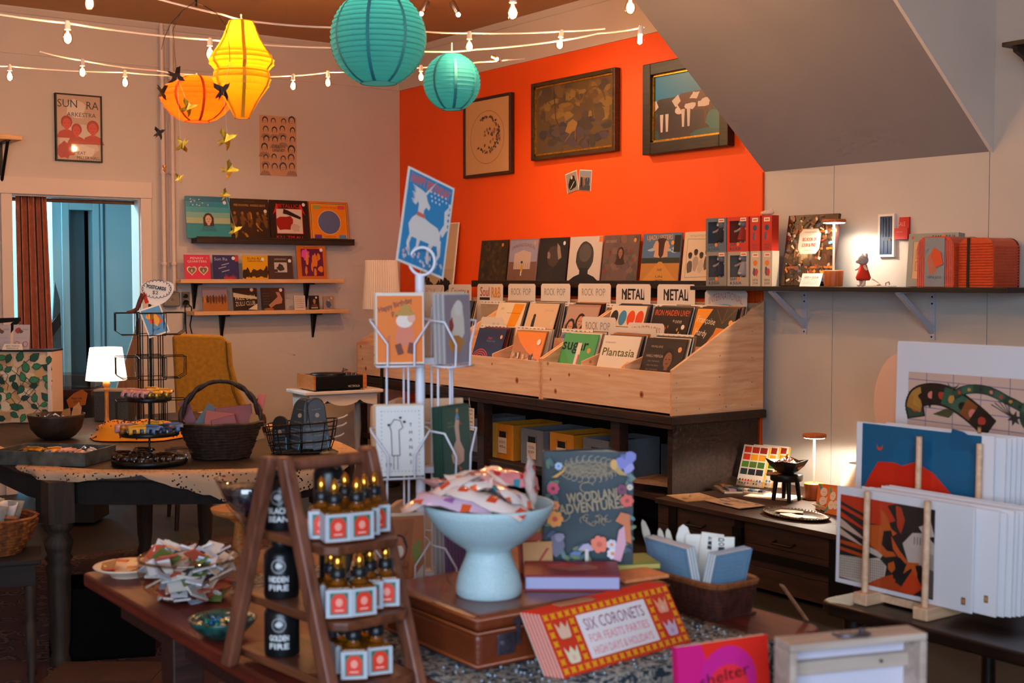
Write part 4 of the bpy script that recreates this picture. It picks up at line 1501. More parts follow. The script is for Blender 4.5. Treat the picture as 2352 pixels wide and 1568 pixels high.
def f_ironb(a, w, h):
 a.text('IRON MAIDEN LIVE!!', 0, h * .88, h * .12, '#e8622c', w * .9)
 a.text('+one', w * .18, h * .72, h * .09, '#d8c0a0', w * .24)
 sticker(a, w * .36, h * .6, '#e8dccc', .015)
 sticker(a, w * .34, h * .42, '#e8dccc', .015)
 for i in range(24):
  a.blob(random.uniform(-.45, .3) * w, random.uniform(.05, .6) * h, .006, .01, random.choice(['#b0602c', '#7a3a1c', '#d8a040']), 6, .4)

def f_franc(a, w, h):
 a.poly([(-w * .48, h * .98), (-w * .1, h * .98), (-w * .48, h * .3)], '#f0961c')
 a.text('Françoise', -w * .2, h * .76, h * .13, '#e8dcc4', w * .46, a=-.12)
 a.text('Hardy', -w * .26, h * .52, h * .13, '#e8dcc4', w * .3, a=-.12)
 a.blob(w * .14, h * .2, w * .24, h * .3, '#e0801c', 16, .1)
 a.poly([(-w * .06, h * .02), (w * .08, h * .62), (w * .3, h * .6), (w * .36, h * .02)], '#d87a1c')
 for u in (-.4, .1, .5):
  a.line([(w * .2, h * .7), (w * (.2 + u * .5), h * .98)], .003, '#8a5a3c')
 sticker(a, w * .4, h * .72, '#e8a058', .016)

row0 = [(-2.04, .37, 'navy record sleeve with red flames in the front row of the bins', '#2a2a4e', f_navy), (-1.58, .40, 'orange and beige cityscape record sleeve in the front row of the bins', '#b8763c', f_city),
  (-1.04, .38, 'green record sleeve with large black and pink letters', '#4fa860', f_green), (-.645, .36, 'white record sleeve with green lettering and a corn cob', '#e6dccc', f_plant),
  (-.245, .37, 'dark record sleeve with a smiling man in the front row of the bins', '#2e2622', f_portrait)]
row1 = [(-2.28, .34, 'white and yellow record sleeve in the rear row of the bins', '#e8d4b8', f_yelstr), (-1.89, .37, 'beige record sleeve with two small dark figures', '#dcb894', f_two),
  (-1.44, .36, 'record sleeve with five dark-haired faces in the rear row', '#a88070', f_faces), (-.975, .35, 'cream record sleeve with a row of coloured hats', '#e0d0ba', f_hats),
  (-.56, .38, 'black record sleeve with orange jagged letters in the rear row', '#241d1a', f_ironb), (-.18, .34, 'dark record sleeve with an orange-haired woman and an orange corner', '#2c2626', f_franc)]
kk = 0
for row, y0, z0 in ((row0, .075, .116 - .03), (row1, .40, .286 - .03)):
 for xc, w_, lab, base, fn in row:
  front(xc, min(w_, .345), y0, z0, .33, lab, base, fn)
  for j in range(9):
   kk += 1
   filed(xc + .012 + random.uniform(0, .012), y0 + .014 + j * .0085 * (1.4 if row is row0 else 1.3), z0 + .002 + random.uniform(-.0, .004), .33 - j * .018, random.randrange(8))
# the bin hidden behind the card rack
for y0, z0 in ((.075, .086), (.40, .256)):
 for xc in (-3.45, -2.95):
  for j in range(6):
   filed(xc, y0 + j * .012, z0 + .002, .33 - j * .018, random.randrange(8))

# divider cards
m_tab = pm('divider_card', '#e2d4c6', .5)

def divider(x0, x1, y, ztop, label, fn, lean=.1, h=.3):
 w_ = x1 - x0
 zb = ztop - h * math.cos(lean)
 o = MB().prism_y([(-w_ / 2, 0), (w_ / 2, 0), (w_ / 2, h - .014), (w_ / 2 - .014, h), (-w_ / 2 + .014, h), (-w_ / 2, h - .014)], 0, .002).build('divider_card', m_tab, None, B((x0 + x1) / 2, y, zb), (-lean, 0, BR))
 tag(o, label, 'divider card', 'genre divider cards in the pine bins')
 a = Art()
 fn(a, w_, h)
 a.build('lettering', o, m_ink)

RP = lambda a, w, h: (a.blob(w * .2, h - .055, .06, .04, '#ddd0c0', 9, .3), a.text('ROCK', -w * .2, h - .055, .05, '#8a7668', w * .36), a.text('POP', w * .2, h - .055, .05, '#8a8490', w * .28))
MT = lambda a, w, h: (a.text('METAL', 0, h - .062, .07, '#1c1715', w * .64, bold=.002), a.poly([(-w * .24, h - .1), (-w * .22, h - .03), (-w * .2, h - .1)], '#1c1715'), a.poly([(w * .3, h - .1), (w * .31, h - .02), (w * .33, h - .1)], '#1c1715'))
CARDS = [(-3.72, -3.39, .66, 'divider card lettered FOLK with a small guitar, deepest in the corner', lambda a, w, h: (a.text('FOLK', -w * .1, h - .05, .055, '#b8a294', w * .5), a.ell(w * .36, h - .07, .012, .016, '#a06a40'), a.line([(w * .36, h - .06), (w * .44, h - .02)], .004, '#8a6a50'))),
         (-3.32, -2.99, .665, 'divider card lettered Country in thin script', lambda a, w, h: (a.text('Country', -w * .06, h - .05, .055, '#8a7666', w * .64), a.ell(w * .36, h - .06, .014, .018, '#b8744a'))),
         (-2.905, -2.56, .67, 'divider card lettered Soul in red beside orange letters', lambda a, w, h: (a.text('Soul', -w * .2, h - .055, .07, '#b83a1c', w * .36, bold=.001), a.text('R&B', w * .24, h - .06, .08, '#e08a1c', w * .34, bold=.002), a.rect(-w * .2, h - .11, w * .4, .02, '#2a2220'))),
         (-2.49, -2.15, .672, 'pale divider card lettered ROCK POP, next after the Soul card', RP), (-2.08, -1.74, .674, 'pale divider card lettered ROCK POP, middle of three along the rear', RP),
         (-1.65, -1.30, .676, 'pale divider card lettered ROCK POP, just left of the METAL cards', RP),
         (-1.243, -.90, .674, 'divider card lettered METAL in spiky black, farther from the toy boxes', MT), (-.835, -.49, .674, 'divider card lettered METAL in spiky black, beside the INTERNATIONAL card', MT),
         (-.403, -.05, .64, 'divider card lettered INTERNATIONAL in pale red above a globe', lambda a, w, h: (a.text('INTERNATIONAL', 0, h - .06, .045, '#d8826a', w * .8, arch=.03), a.ell(0, h - .115, w * .26, .035, '#8ab8c4', 18), a.blob(-w * .08, h - .11, .03, .02, '#c8a878', 9, .3)))]
for x0, x1, zt, lab, fn in CARDS:
 divider(x0, x1, .60, zt + .012, lab, fn, h=.33, lean=.02)
for x0, x1, zt, y, lab, fn in ((-2.44, -2.15, .47, .33, 'divider card with orange letters standing in the front row of the bins', lambda a, w, h: (a.text('R&B', -w * .14, h - .1, .09, '#e8941c', w * .34, bold=.002), a.text('Hip Hop', w * .22, h - .06, .05, '#7a6c60', w * .4))),
                               (-1.264, -.92, .50, .335, 'pale divider card lettered ROCK POP standing in the front row of the bins', RP),
                               (-.815, -.48, .475, .345, 'divider card lettered SOUNDTRACKS in tan', lambda a, w, h: a.text('SOUNDTRACKS', 0, h - .05, .05, '#b07a44', w * .8, arch=.012)),
                               (-.945, -.53, .445, .325, 'blank creamy divider card in front of the SOUNDTRACKS card', lambda a, w, h: (a.scribble(-w * .4, h - .03, w * .5, .008, '#c0ae9e', .002, 8), a.scribble(-w * .4, h - .06, w * .7, .008, '#c8b6a6', .002, 10)))):
 divider(x0, x1, y - .005, zt - .02, lab, fn, h=.36, lean=.04)
# clear plastic dividers with white tabs
m_clear = glass('clear_plastic', '#f4efe8', .06, .8)
for i, (x, y, zt) in enumerate([(-2.6, .545, .56), (-2.15, .55, .56), (-1.7, .55, .56), (-1.2, .55, .56), (-.75, .55, .565), (-.3, .55, .565), (-2.1, .22, .405), (-1.65, .22, .405), (-1.15, .22, .405), (-.25, .235, .405)]):
 t = thing('tabbed_divider', 'clear plastic record divider with a small white name tab', 'divider card', B(x, y, zt - .33), BR, 'clear tabbed dividers in the pine bins')
 MB().box(-.165, 0, 0, .165, .0015, .33).build('sheet', m_clear, t)
 MB().box(-.16, -.003, .305, .16, -.0005, .33).build('tab', m_card, t)
 a = Art(.0032)
 for j in range(7):
  a.rect(-.14 + j * .045, .318, random.uniform(.01, .03), .006, '#8a7668')
 a.build('tab_print', t, m_ink)

# paper tag on the bench front
t = thing('paper_tag', 'cream handwritten tag hanging from the workbench edge', 'tag', B(-2.0, -.04, -.075), BR)
MB().box(-.055, 0, -.22, .055, .002, -.07).build('card', pm('cream_tag', '#e0cdb6', .8), t)
MB().tube([(-.01, 0, -.075), (0, -.005, 0), (.01, 0, -.075)], .0012, 4).build('string', m_cord, t)
a = Art()
for i, s in enumerate(('GRAB A BAG', 'USED VINYL', 'ASK US', 'FOR A PRICE', 'TODAY')):
 a.text(s, 0, -.085 - i * .026, .013, '#3a2c24', .08)
a.build('handwriting', t, m_ink)

# storage boxes on the lower shelf
def storage(x, y, wd, dp, hh, col, label, note=None, rot=0):
 t = thing('storage_box', label, 'storage box', B(x, y, -.484), BR + rot, 'cardboard storage boxes under the bins')
 M = pm('box_board_' + col.strip('#'), col, .7, ns=30, na=.06)
 e = .006
 fw_ = MB().box(-wd / 2, 0, 0, wd / 2, e, hh).build('front_wall', M, t)
 m = MB().box(-wd / 2, e, 0, -wd / 2 + e, dp, hh).box(wd / 2 - e, e, 0, wd / 2, dp, hh).box(-wd / 2 + e, dp - e, 0, wd / 2 - e, dp, hh).box(-wd / 2 + e, e, 0, wd / 2 - e, dp - e, e)
 m.build('body', M, t)
 fr = MB()
 z = hh * .58
 for b in ((-.05, z, .05, z + .008), (-.05, z + .05, .05, z + .058), (-.05, z, -.042, z + .058), (.042, z, .05, z + .058)):
  fr.box(b[0], -.004, b[1], b[2], 0, b[3])
 fr.build('handle_frame', M, fw_)
 MB().box(-.042, -.0015, z + .008, .042, -.0003, z + .05).build('handle_opening', m_dark, fw_)
 for k in range(14):
  pass
 MB().box(-wd / 2 + .02, .04, .02, wd / 2 - .02, dp - .03, hh - .03).build('filed_records', m_blackc, t)
 if note:
  MB().box(-.05, -.006, .04, .05, -.004, .145).build('note_card', pm('cream_tag'), fw_)
  a = Art(.0063)
  for i, s in enumerate(note):
   a.text(s, 0, .115 - i * .03, .018, '#3a2c24', .07)
  a.build('note_lettering', fw_, m_ink)
 return t

storage(-1.838, .12, .25, .40, .235, '#d98a1c', 'mustard storage box with a cream note, first from the hanging tag', ('ROCK/POP', '45s'))
storage(-1.50, .12, .25, .40, .23, '#77787c', 'grey storage box with a cream note between two mustard boxes', ('VOCAL', 'REVIEW'))
storage(-1.177, .12, .25, .40, .235, '#d98a1c', 'mustard storage box half hidden by the standing picture book', ('MY FAVES',))
storage(-.83, .12, .25, .40, .235, '#77787c', 'grey storage box without a note beside the bench post')
storage(-.33, .30, .22, .28, .235, '#3a4454', 'slate blue storage box right of the bench post')
storage(-2.3, .16, .25, .38, .235, '#77787c', 'grey storage box behind the goose greeting cards')

# side table with record player
P = onD(770, 890, 9.45)
t = thing('side_table', 'white painted side table with a scalloped apron in the corner', 'table', (P.x, P.y, 0), R(-5))
ZT = .725
m_wp = pm('white_worn_paint', '#d8c8bc', .55, ns=6, na=.08)
MB().box(-.30, -.18, ZT - .025, .30, .2, ZT).build('top', m_wp, t, bev=.006)
sc = [(-.26, ZT - .026), (.26, ZT - .026), (.26, ZT - .12)]
for i in range(21):
 u = i / 20
 sc.append((.25 - .5 * u, ZT - .07 - .04 * abs(math.cos(u * math.pi * 2)) ** .7))
sc.append((-.26, ZT - .12))
MB().prism_y(sc, -.155, -.14).build('apron', m_wp, t)
MB().box(-.26, .155, ZT - .12, .26, .17, ZT - .026).box(-.26, -.14, ZT - .12, -.245, .155, ZT - .026).box(.245, -.14, ZT - .12, .26, .155, ZT - .026).build('rear_apron', m_wp, t)
for sx in (-1, 1):
 for sy in (-.135, .15):
  MB().lathe([(.022, 0), (.018, .05), (.03, .2), (.02, .3), (.028, .42), (.024, ZT - .12)], 10, (sx * .24, sy, 0)).build('leg', m_wp, t)
t = thing('record_player', 'small black fronted record player with wooden ends', 'record player', (P.x - .03, P.y - .01, ZT + .001), R(-5))
MB().box(-.19, -.16, 0.012, .17, .16, .105).build('body', m_blackm, t, bev=.003)
m_wend = woodm('orange_wood_end', '#a85a20', '#cf7c34', .45, 5)
MB().box(-.205, -.16, .008, -.191, .16, .112).build('end_cheek', m_wend, t)
MB().box(.171, -.16, .008, .2, .16, .112).build('end_cheek', m_wend, t)
MB().lathe([(.13, .106), (.13, .116), (.02, .118)], 28, (-.03, 0, 0)).build('platter', m_blackm, t)
MB().tube([(.13, .1, .107), (.13, .1, .14), (.12, .0, .135), (.05, -.06, .13)], .004, 6).build('tonearm', m_metal, t)
for x in (.06, .1, .13):
 MB().lathe([(.009, .106), (.009, .125)], 10, (x, -.12, 0)).build('knob', m_metal, t)
for sx in (-.17, .15):
 for sy in (-.13, .13):
  MB().lathe([(.012, 0), (.012, .012)], 8, (sx, sy, 0)).build('foot', m_blackm, t)
a = Art()
a.text('VICTROLA', .1, .03, .016, '#d8d0c8', .09)
a.build('lettering', t, m_ink, (0, -.16, 0))

# doorway: curtain, rod, coats
cx0, cx1 = 2.535, 2.735
t = thing('curtain', 'rust brown curtain with dark piping drawn to one side of the doorway', 'curtain', ((cx0 + cx1) / 2 + .012, 9.575, 0))
m_curt = pm('rust_velvet', '#b4684a', .85, ns=25, na=.15)
n, rows = 40, 12
vs = []
for j in range(rows + 1):
 z = 2.12 - j * 2.05 / rows
 spread = 1 + .22 * j / rows
 for i in range(n + 1):
  u = i / n
  vs.append((((u - .5) * .21 * spread) + .03 * j / rows, .022 * math.sin(u * 4.5 * 2 * math.pi + .6) * (.8 + .3 * j / rows), z))
fs = [(j * (n + 1) + i, j * (n + 1) + i + 1, (j + 1) * (n + 1) + i + 1, (j + 1) * (n + 1) + i) for j in range(rows) for i in range(n)]
o = MB().add(vs, fs, True).build('cloth', m_curt, t)
sm = o.modifiers.new('s', 'SOLIDIFY')
sm.thickness = .004
for u in (.14, .36, .6, .82):
 i = int(u * n)
 MB().tube([Vector(vs[j * (n + 1) + i]) + Vector((0, -.006, 0)) for j in range(rows + 1)], .005, 5).build('piping', pm('dark_piping', '#1d100c', .8), t)
x1 = onY(318, 465, 9.66).x
o = MB().cyl((DX0 + .013, 9.615, 2.085), (DX1 - .013, 9.615, 2.085), .014, n=12).build('curtain_rod', woodm('rod_wood', '#6a3c22', '#8a5432', .5))
tag(o, 'brown wooden curtain rod across the doorway', 'curtain rod')

def jacket(px, Y, col, label, ztop, s=1.0):
 p = onY(px, 600, Y)
 t = thing('hanging_jacket', label, 'jacket', (p.x, Y, ztop), R(75))
 M = pm('cloth_' + col.strip('#'), col, .8, ns=14, na=.25)
 body = []
 for w_, d_, z in ((.05, .03, 0), (.12, .05, -.03), (.2, .07, -.07), (.21, .08, -.2), (.2, .085, -.45), (.22, .1, -.7)):
  body.append([(w_ * s * math.cos(a_), d_ * s * math.sin(a_), z * s) for a_ in [2 * math.pi * k / 16 for k in range(16)]])
 m = MB()
 m.add([v for r_ in body for v in r_], [(j * 16 + k, j * 16 + (k + 1) % 16, (j + 1) * 16 + (k + 1) % 16, (j + 1) * 16 + k) for j in range(5) for k in range(16)], True)
 m.build('body', M, t)
 for sx in (-1, 1):
  MB().tube([(sx * .17 * s, 0, -.08 * s), (sx * .23 * s, .01, -.25 * s), (sx * .26 * s, -.01, -.45 * s), (sx * .25 * s, -.02, -.6 * s)], [.06 * s, .055 * s, .05 * s, .042 * s], 10).build('sleeve', M, t)
 MB().tube([(0, 0, 0), (0, 0, .05), (.02, 0, .07), (.01, 0, .09)], .003, 5).build('hanger_hook', m_metal, t)
 return t

RZ = onY(100, 572, 11.4).z
o = MB().cyl((onY(60, 572, 11.4).x, 11.4, RZ), (bx(123) + .0, 11.4, RZ), .012, n=10).build('hanging_coat_rail', m_metal)
tag(o, 'metal coat rail in the blue back room', 'rail')
jacket(112, 11.4, '#1f8fc4', 'bright blue jacket hanging in the back room', RZ - .085)
jacket(70, 11.75, '#0f1418', 'black coat hanging beside the blue jacket', RZ - .085)
p0 = onY(128, 700, 10.68)
t = thing('leaning_board', 'slate grey folded board leaning on the back room wall', 'board', (p0.x, 10.7, 0), R(4))
MB().prism_y([(-.12, 0), (.06, 0), (.03, 1.35), (-.01, 1.5), (-.03, 1.2), (-.09, 1.05)], -.03, -.01).build('panel', pm('slate_board', '#44565e', .5), t)
MB().prism_y([(-.14, 1.05), (.02, 1.25), (.03, 1.15), (-.1, .98)], -.05, -.031).build('flap', m_blackc, t)

# ================================================================== mustard chair
P = onD(470, 900, 7.95)
t = thing('lounge_chair', 'mustard yellow high-backed lounge chair seen from behind', 'chair', (P.x, P.y, 0), FACE + R(20))
m_must = pm('mustard_fabric', '#a8741a', .9, ns=40, na=.18, bump=.2, bs=200)
pr = [(-.16, .45), (-.185, 1.17), (-.16, 1.19), (.10, 1.175), (.125, 1.16), (.14, 1.0), (.18, .82), (.27, .62), (.30, .45)]
m = MB()
m.prism_y(pr, -.05, .05)
m.build('backrest', m_must, t, bev=.02, seg=3)
MB().prism_y([(.125, 1.14), (.135, 1.0), (.175, .82), (.255, .62), (.285, .5), (.32, .5), (.29, .64), (.205, .84), (.165, 1.0), (.155, 1.14)], -.055, .12).build('wing', m_must, t, bev=.012)
MB().box(-.2, .0, .34, .34, .5, .47).build('seat_cushion', m_must, t, bev=.03, seg=3)
for x in (-.16, .28):
 for y in (.0, .44):
  MB().cyl((x, y, .34), (x * 1.12, y + (.03 if y else -.03), 0), .02, .012).build('leg', m_dkwood, t)
MB().tube([(.124, -.052, 1.14), (.13, -.052, 1.0), (.16, -.052, .84), (.24, -.052, .64), (.27, -.052, .5)], .004, 5).build('seam_piping', pm('mustard_dark', '#6a4812', .9), t)

# leaning wooden board beside the doorway
P = onY(312, 900, 9.3)
t = thing('leaning_wood_board', 'narrow wooden board with a slanted top leaning by the doorway', 'board', (P.x - .05, 9.25, 0), 0, rot=(R(-6), 0, 0))
MB().prism_y([(-.13, 0), (.12, 0), (.11, 1.24), (-.13, .6)], 0, .025).build('plank', woodm('leaning_plank', '#6a4a34', '#8a6244', .6, 4, (12, 12, 1)), t)

# ================================================================== black shelf on the grey wall and what stands on it
XS = XO - .016
ZS = 1.478
t = thing('wall_shelf', 'long black shelf on white angle brackets across the grey wall', 'shelf', (XS, 4.6, ZS), ORW)
m_blacks = woodm('black_shelf_wood', '#0b0908', '#1c1512', .5, 5)
MB().box(-1.05, -.30, -.024, 1.05, -.0005, 0).build('board', m_blacks, t, bev=.002)
m_wmet = pm('white_metal', '#b9bac6', .45)
for yb in (5.03, 4.176):
 x = 4.6 - yb
 MB().box(x - .018, -.006, -.27, x + .018, -.001, -.0245).box(x - .016, -.28, -.030, x + .016, -.006, -.0245).hexa(
  [(x - .014, -.275, -.034), (x + .014, -.275, -.034), (x + .014, -.255, -.031), (x - .014, -.255, -.031)][::1],
  [(x - .014, -.275, -.0305), (x + .014, -.275, -.0305), (x + .014, -.255, -.0305), (x - .014, -.255, -.0305)]).build('angle_bracket', m_wmet, t)
 MB().prism_x([(-.285, -.031), (-.255, -.031), (-.006, -.205), (-.006, -.24)], x - .014, x + .014).build('diagonal_brace', m_wmet, t)
 for z in (-.05, -.085, -.255):
  MB().cyl((x, -.008, z), (x, -.006, z), .005, n=8).build('screw', m_blackm, t)

m_plush = pm('grey_plush', '#a8a09c', .95, ns=80, na=.2)
m_plushw = pm('pale_plush', '#d8c0b0', .95, ns=80, na=.15)

def plush_into(t, s, dress, name_prefix='', off=(0, 0, 0), scale=1.0):
 """a small plush mouse as children of t; s is its height"""
 M = Matrix.Translation(off) @ Matrix.Scale(s * scale, 4)
 b = MB(M)
 b.lathe([(.02, .0), (.2, .02), (.24, .1), (.17, .3), (.11, .5), (.06, .56)], 14, (0, 0, .18))
 b.build('dress', dress, t)
 h = MB(M)
 h.ball((0, -.02, .83), .17, 14, 10, 1, 1.05, .95)
 h.ball((0, -.17, .78), .07, 10, 6, 1, 1.3, .8)
 h.build('head', m_plush, t)
 for sx in (-1, 1):
  MB(M).ball((sx * .15, .02, .96), .085, 10, 6, 1, .4, 1).build('ear', m_plush, t)
  MB(M).tube([(sx * .12, -.02, .64), (sx * .28, -.05, .56), (sx * .38, -.08, .54)], [.05, .045, .04], 8).build('arm', m_plushw, t)
  MB(M).tube([(sx * .1, -.02, .2), (sx * .13, -.04, .06), (sx * .13, -.12, .03)], [.06, .055, .05], 8).build('leg', m_plushw, t)

D_RED, D_BLK, D_NAVY, D_WHT = pm('red_cloth', '#c8321e', .9), pm('black_cloth', '#2a2a30', .9), pm('navy_cloth', '#28324e', .9), pm('white_cloth', '#d0c4bc', .9)
GT = 'boxed plush toys stacked on the black shelf'

def toybox(y, z, col, dress, label, turned=False, x=5.40, accent='#e07a28'):
 W, H, Dp = .168, .197, .085
 t = thing('toy_box', label, 'toy box', (x, y, z), ORW + (R(90) if turned else 0), GT)
 M = pm('toybox_' + col.strip('#'), col, .45)
 e = .004
 if not turned:
  wx0, wx1, wz0, wz1 = -W / 2 + .02, W / 2 - .02, .05, H - .022
  fr = MB()
  for b in ((-W / 2, 0, wx0, H), (wx1, 0, W / 2, H), (wx0, 0, wx1, wz0), (wx0, wz1, wx1, H)):
   fr.box(b[0], 0, b[1], b[2], e, b[3])
  fr.build('front_frame', M, t)
  MB().box(-W / 2, e, 0, -W / 2 + e, Dp, H).box(W / 2 - e, e, 0, W / 2, Dp, H).box(-W / 2 + e, e, 0, W / 2 - e, Dp, e).box(-W / 2 + e, e, H - e, W / 2 - e, Dp, H).box(-W / 2 + e, Dp - e, e, W / 2 - e, Dp, H - e).build('carton', M, t)
  MB().box(wx0, Dp - .02, wz0 - .02, wx1, Dp - .016, wz1 + .01).build('inner_card', pm('toy_inner_card', '#4a484e', .7), t)
  plush_into(t, .15, dress, off=(.012, .038, .028), scale=1.08)
  MB().box(wx0, .001, wz0, wx1, .0015, wz1).build('window_film', glass('toy_window', '#eef0f4', .05, .88), t)
 else:
  MB().box(-W / 2, 0, 0, W / 2, Dp, H).build('carton', M, t)
 a = Art()
 if not turned:
  a.text('SAM', -W * .22, .04, .016, '#2a4a6a', .05, bold=.0006)
  a.ell(W * .02, .042, .011, .011, accent)
  a.text('& JULIA', -W * .1, .018, .016, '#2a4a6a', .09, bold=.0006)
  a.rect(W * .26, H - .016, .046, .02, '#ecdccc')
  a.rect(W * .26, H - .016, .036, .008, '#d8583a')
  a.build('box_print', t, m_ink)
 else:
  c2 = '#2a4a6a' if col in ('#c8321e',) else '#e07a28'
  a.rect(0, H - .022, .05, .022, '#ecdccc')
  a.rect(0, H - .022, .034, .008, '#d8583a')
  a.ell(0, H * .66, .018, .018, c2)
  a.blob(-.008, H * .42, .012, .026, '#4a5a7a', 9, .25)
  a.blob(.01, H * .4, .012, .024, '#c8402c', 9, .25)
  a.text('SAM &', 0, H * .18, .014, '#2a4a6a', .04)
  a.text('JULIA', 0, H * .09, .014, '#2a4a6a', .04)
  a.build('box_print', t, m_ink, (-W / 2, 0, 0) if False else None)
 return t

def toybox_edge(y, z, col, label, x=5.40):
 """a box stood sideways, its narrow side to the room"""
 W, H, Dp = .075, .197, .055
 t = slab('toy_box', label, 'toy box', W, H, Dp, (x, y, z), (0, 0, ORW), pm('toybox_' + col.strip('#'), col, .45), GT)
 a = Art()
 c2 = '#2a4a6a' if col == '#c8321e' else '#e07a28'
 a.rect(0, H - .022, .044, .022, '#ecdccc')
 a.rect(0, H - .022, .03, .008, '#d8583a')
 a.ell(0, H * .66, .016, .016, c2)
 a.blob(-.008, H * .42, .011, .024, '#4a5a7a', 9, .25)
 a.blob(.009, H * .4, .011, .022, '#c8402c', 9, .25)
 a.text('SAM &', 0, H * .18, .013, '#2a4a6a', .04)
 a.text('JULIA', 0, H * .09, .013, '#2a4a6a', .04)
 a.build('box_print', t, m_ink)

Z2 = ZS + .1975
toybox(5.505, Z2, '#5c6c78', D_BLK, 'slate blue boxed plush mouse, top of the stack and farthest from the look-and-find book')
toybox(5.33, Z2, '#c8321e', D_RED, 'red boxed plush mouse in a red dress, in the top row')
toybox(5.50, ZS + .0005, '#8c8478', D_NAVY, 'grey boxed plush mouse in navy, under the slate blue box')
toybox(5.325, ZS + .0005, '#a89c8a', D_WHT, 'beige boxed plush mouse in a white skirt, in the bottom row')
toybox_edge(5.195, Z2, '#c8321e', 'red toy box stood sideways in the top row next to the red window box')
toybox_edge(5.105, Z2, '#c8321e', 'red toy box stood sideways at the outer end of the top row')
toybox_edge(5.19, ZS + .0005, '#c9b89e', 'cream toy box stood sideways in the bottom row next to the window box')
toybox_edge(5.10, ZS + .0005, '#c9b89e', 'cream toy box stood sideways at the outer end of the bottom row')
# a plush ear peeking over the boxes
t = thing('plush_toy', 'pale plush toy peeking over the top of the toy boxes', 'plush toy', (5.43, 5.13, Z2 + .1975), ORW)
MB().ball((0, 0, .0155), .03, 12, 8, 1.6, .8, .5).build('body', m_plushw, t)
MB().ball((.03, 0, .025), .014, 10, 6, 1, .5, 1).build('ear', m_plushw, t)

# picture book, tent card, lamp
t = slab('picture_book', 'large leaning book crowded with pictures of shelves and a cream title plate', 'book', .355, .392, .018, (5.43, 4.85, ZS + .004), (-.16, 0, ORW), pm('book_maroon', '#3a1c1c', .5))
a = Art()
W_, H_ = .355, .392
a.rect(.006, H_ / 2, W_ - .012, H_ - .004, '#2c1c12')
for i, z in enumerate((.26, .52, .76)):
 a.rect(.01, H_ * z, W_ * .94, .012, '#a85a1c', .0)
for i, x in enumerate((-.28, 0.02, .3)):
 a.rect(W_ * x, H_ * (.4 + .2 * i), .008, H_ * .25, '#9a5a20')
for i in range(300):
 a.rect(random.uniform(-.45, .47) * W_, random.uniform(.03, .97) * H_, random.uniform(.006, .026), random.uniform(.008, .036), random.choice(['#d8c8b0', '#8a2a1c', '#3a5a7a', '#c87a28', '#1c1410', '#4a2c1a', '#6a4a34', '#2a1a14', '#15100c', '#0f0c0a', '#3a2418', '#241812']), random.random() * 2, same=True)
a.k += 1
p8 = lambda w, h, c: [(x * w, H_ * .62 + z * h) for x, z in ((-.5, -.3), (-.35, -.5), (.35, -.5), (.5, -.3), (.5, .3), (.35, .5), (-.35, .5), (-.5, .3))]
a.poly(p8(.155, .14, 0), '#b8a890')
a.poly(p8(.148, .133, 0), '#e8dccb')
a.text('THE MOUSE MANSION', 0, H_ * .75, .009, '#2a2420', .09)
a.text('BIG BOOK OF', 0, H_ * .65, .02, '#b83a24', .098, bold=.0007)
a.text('LOOK & FIND', 0, H_ * .57, .02, '#b83a24', .098, bold=.0007)
a.text('SEARCH FUN', 0, H_ * .495, .007, '#3a5a6a', .05)
a.build('cover_print', t, printm('gloss_print', .3, .3))
MB().box(-W_ / 2 + .003, .003, .003, W_ / 2 - .002, .015, H_ - .003).build('pages', m_card, t)

t = thing('tent_card', 'folded cream card with handwriting in front of the look-and-find book', 'sign card', (5.385, 4.78, ZS + .001), ORW)
MB().prism_x([(-.0, 0), (.003, 0), (.028, .068), (.026, .07)], -.07, .07).prism_x([(.028, .068), (.026, .07), (.055, 0), (.052, 0)], -.07, .07).build('folded_card', m_card, t)
a = Art()
a.text('SAM + JULIA', 0, .052, .013, '#2a2420', .1)
for i in range(3):
 a.scribble(-.055, .036 - i * .011, .11, .004, '#6a5c50', .0012, 8)
a.build('handwriting', t, m_ink, (0, -.0006, 0), (R(-20), 0, 0))
m_lwood = woodm('warm_turned_wood', '#a8521a', '#c96c28', .5, 5, (12, 12, 1))

def mini_lamp(loc, label, power, h=.355):
 t = thing('table_lamp', label, 'table lamp', loc, 0, 'small wooden disc lamps')
 MB().lathe([(.047, 0), (.049, .004), (.052, .082), (.050, .086), (.005, .086)], 24).build('base', m_lwood, t)
 MB().cyl((0, 0, .086), (0, 0, h - .02), .006, n=10).build('stem', pm('cream_stem', '#e8d8c4', .4), t)
 MB().lathe([(.06, h - .018), (.062, h - .014), (.062, h - .002), (.059, h), (.003, h)], 28).build('shade_disc', m_lwood, t)
 MB().lathe([(.053, h - .0215), (.056, h - .0185), (.002, h - .0184)], 28).build('light_ring', pm('lamp_led_glow', '#fff0dc', .5, emit=30, ecol=(1, .87, .7)), t)
 d = bpy.data.lights.new('lamp_light', 'SPOT')
 d.energy = power
 d.color = (1.0, .84, .66)
 d.spot_size = R(168)
 d.spot_blend = .25
 d.shadow_soft_size = .04
 o = bpy.data.objects.new('lamp_light', d)
 COL.objects.link(o)
 o.parent = t
 o.location = (0, 0, h - .026)
 return t

mini_lamp((5.42, 4.644, ZS + .001), 'lit wooden disc lamp on the black shelf beside the look-and-find book', 12)

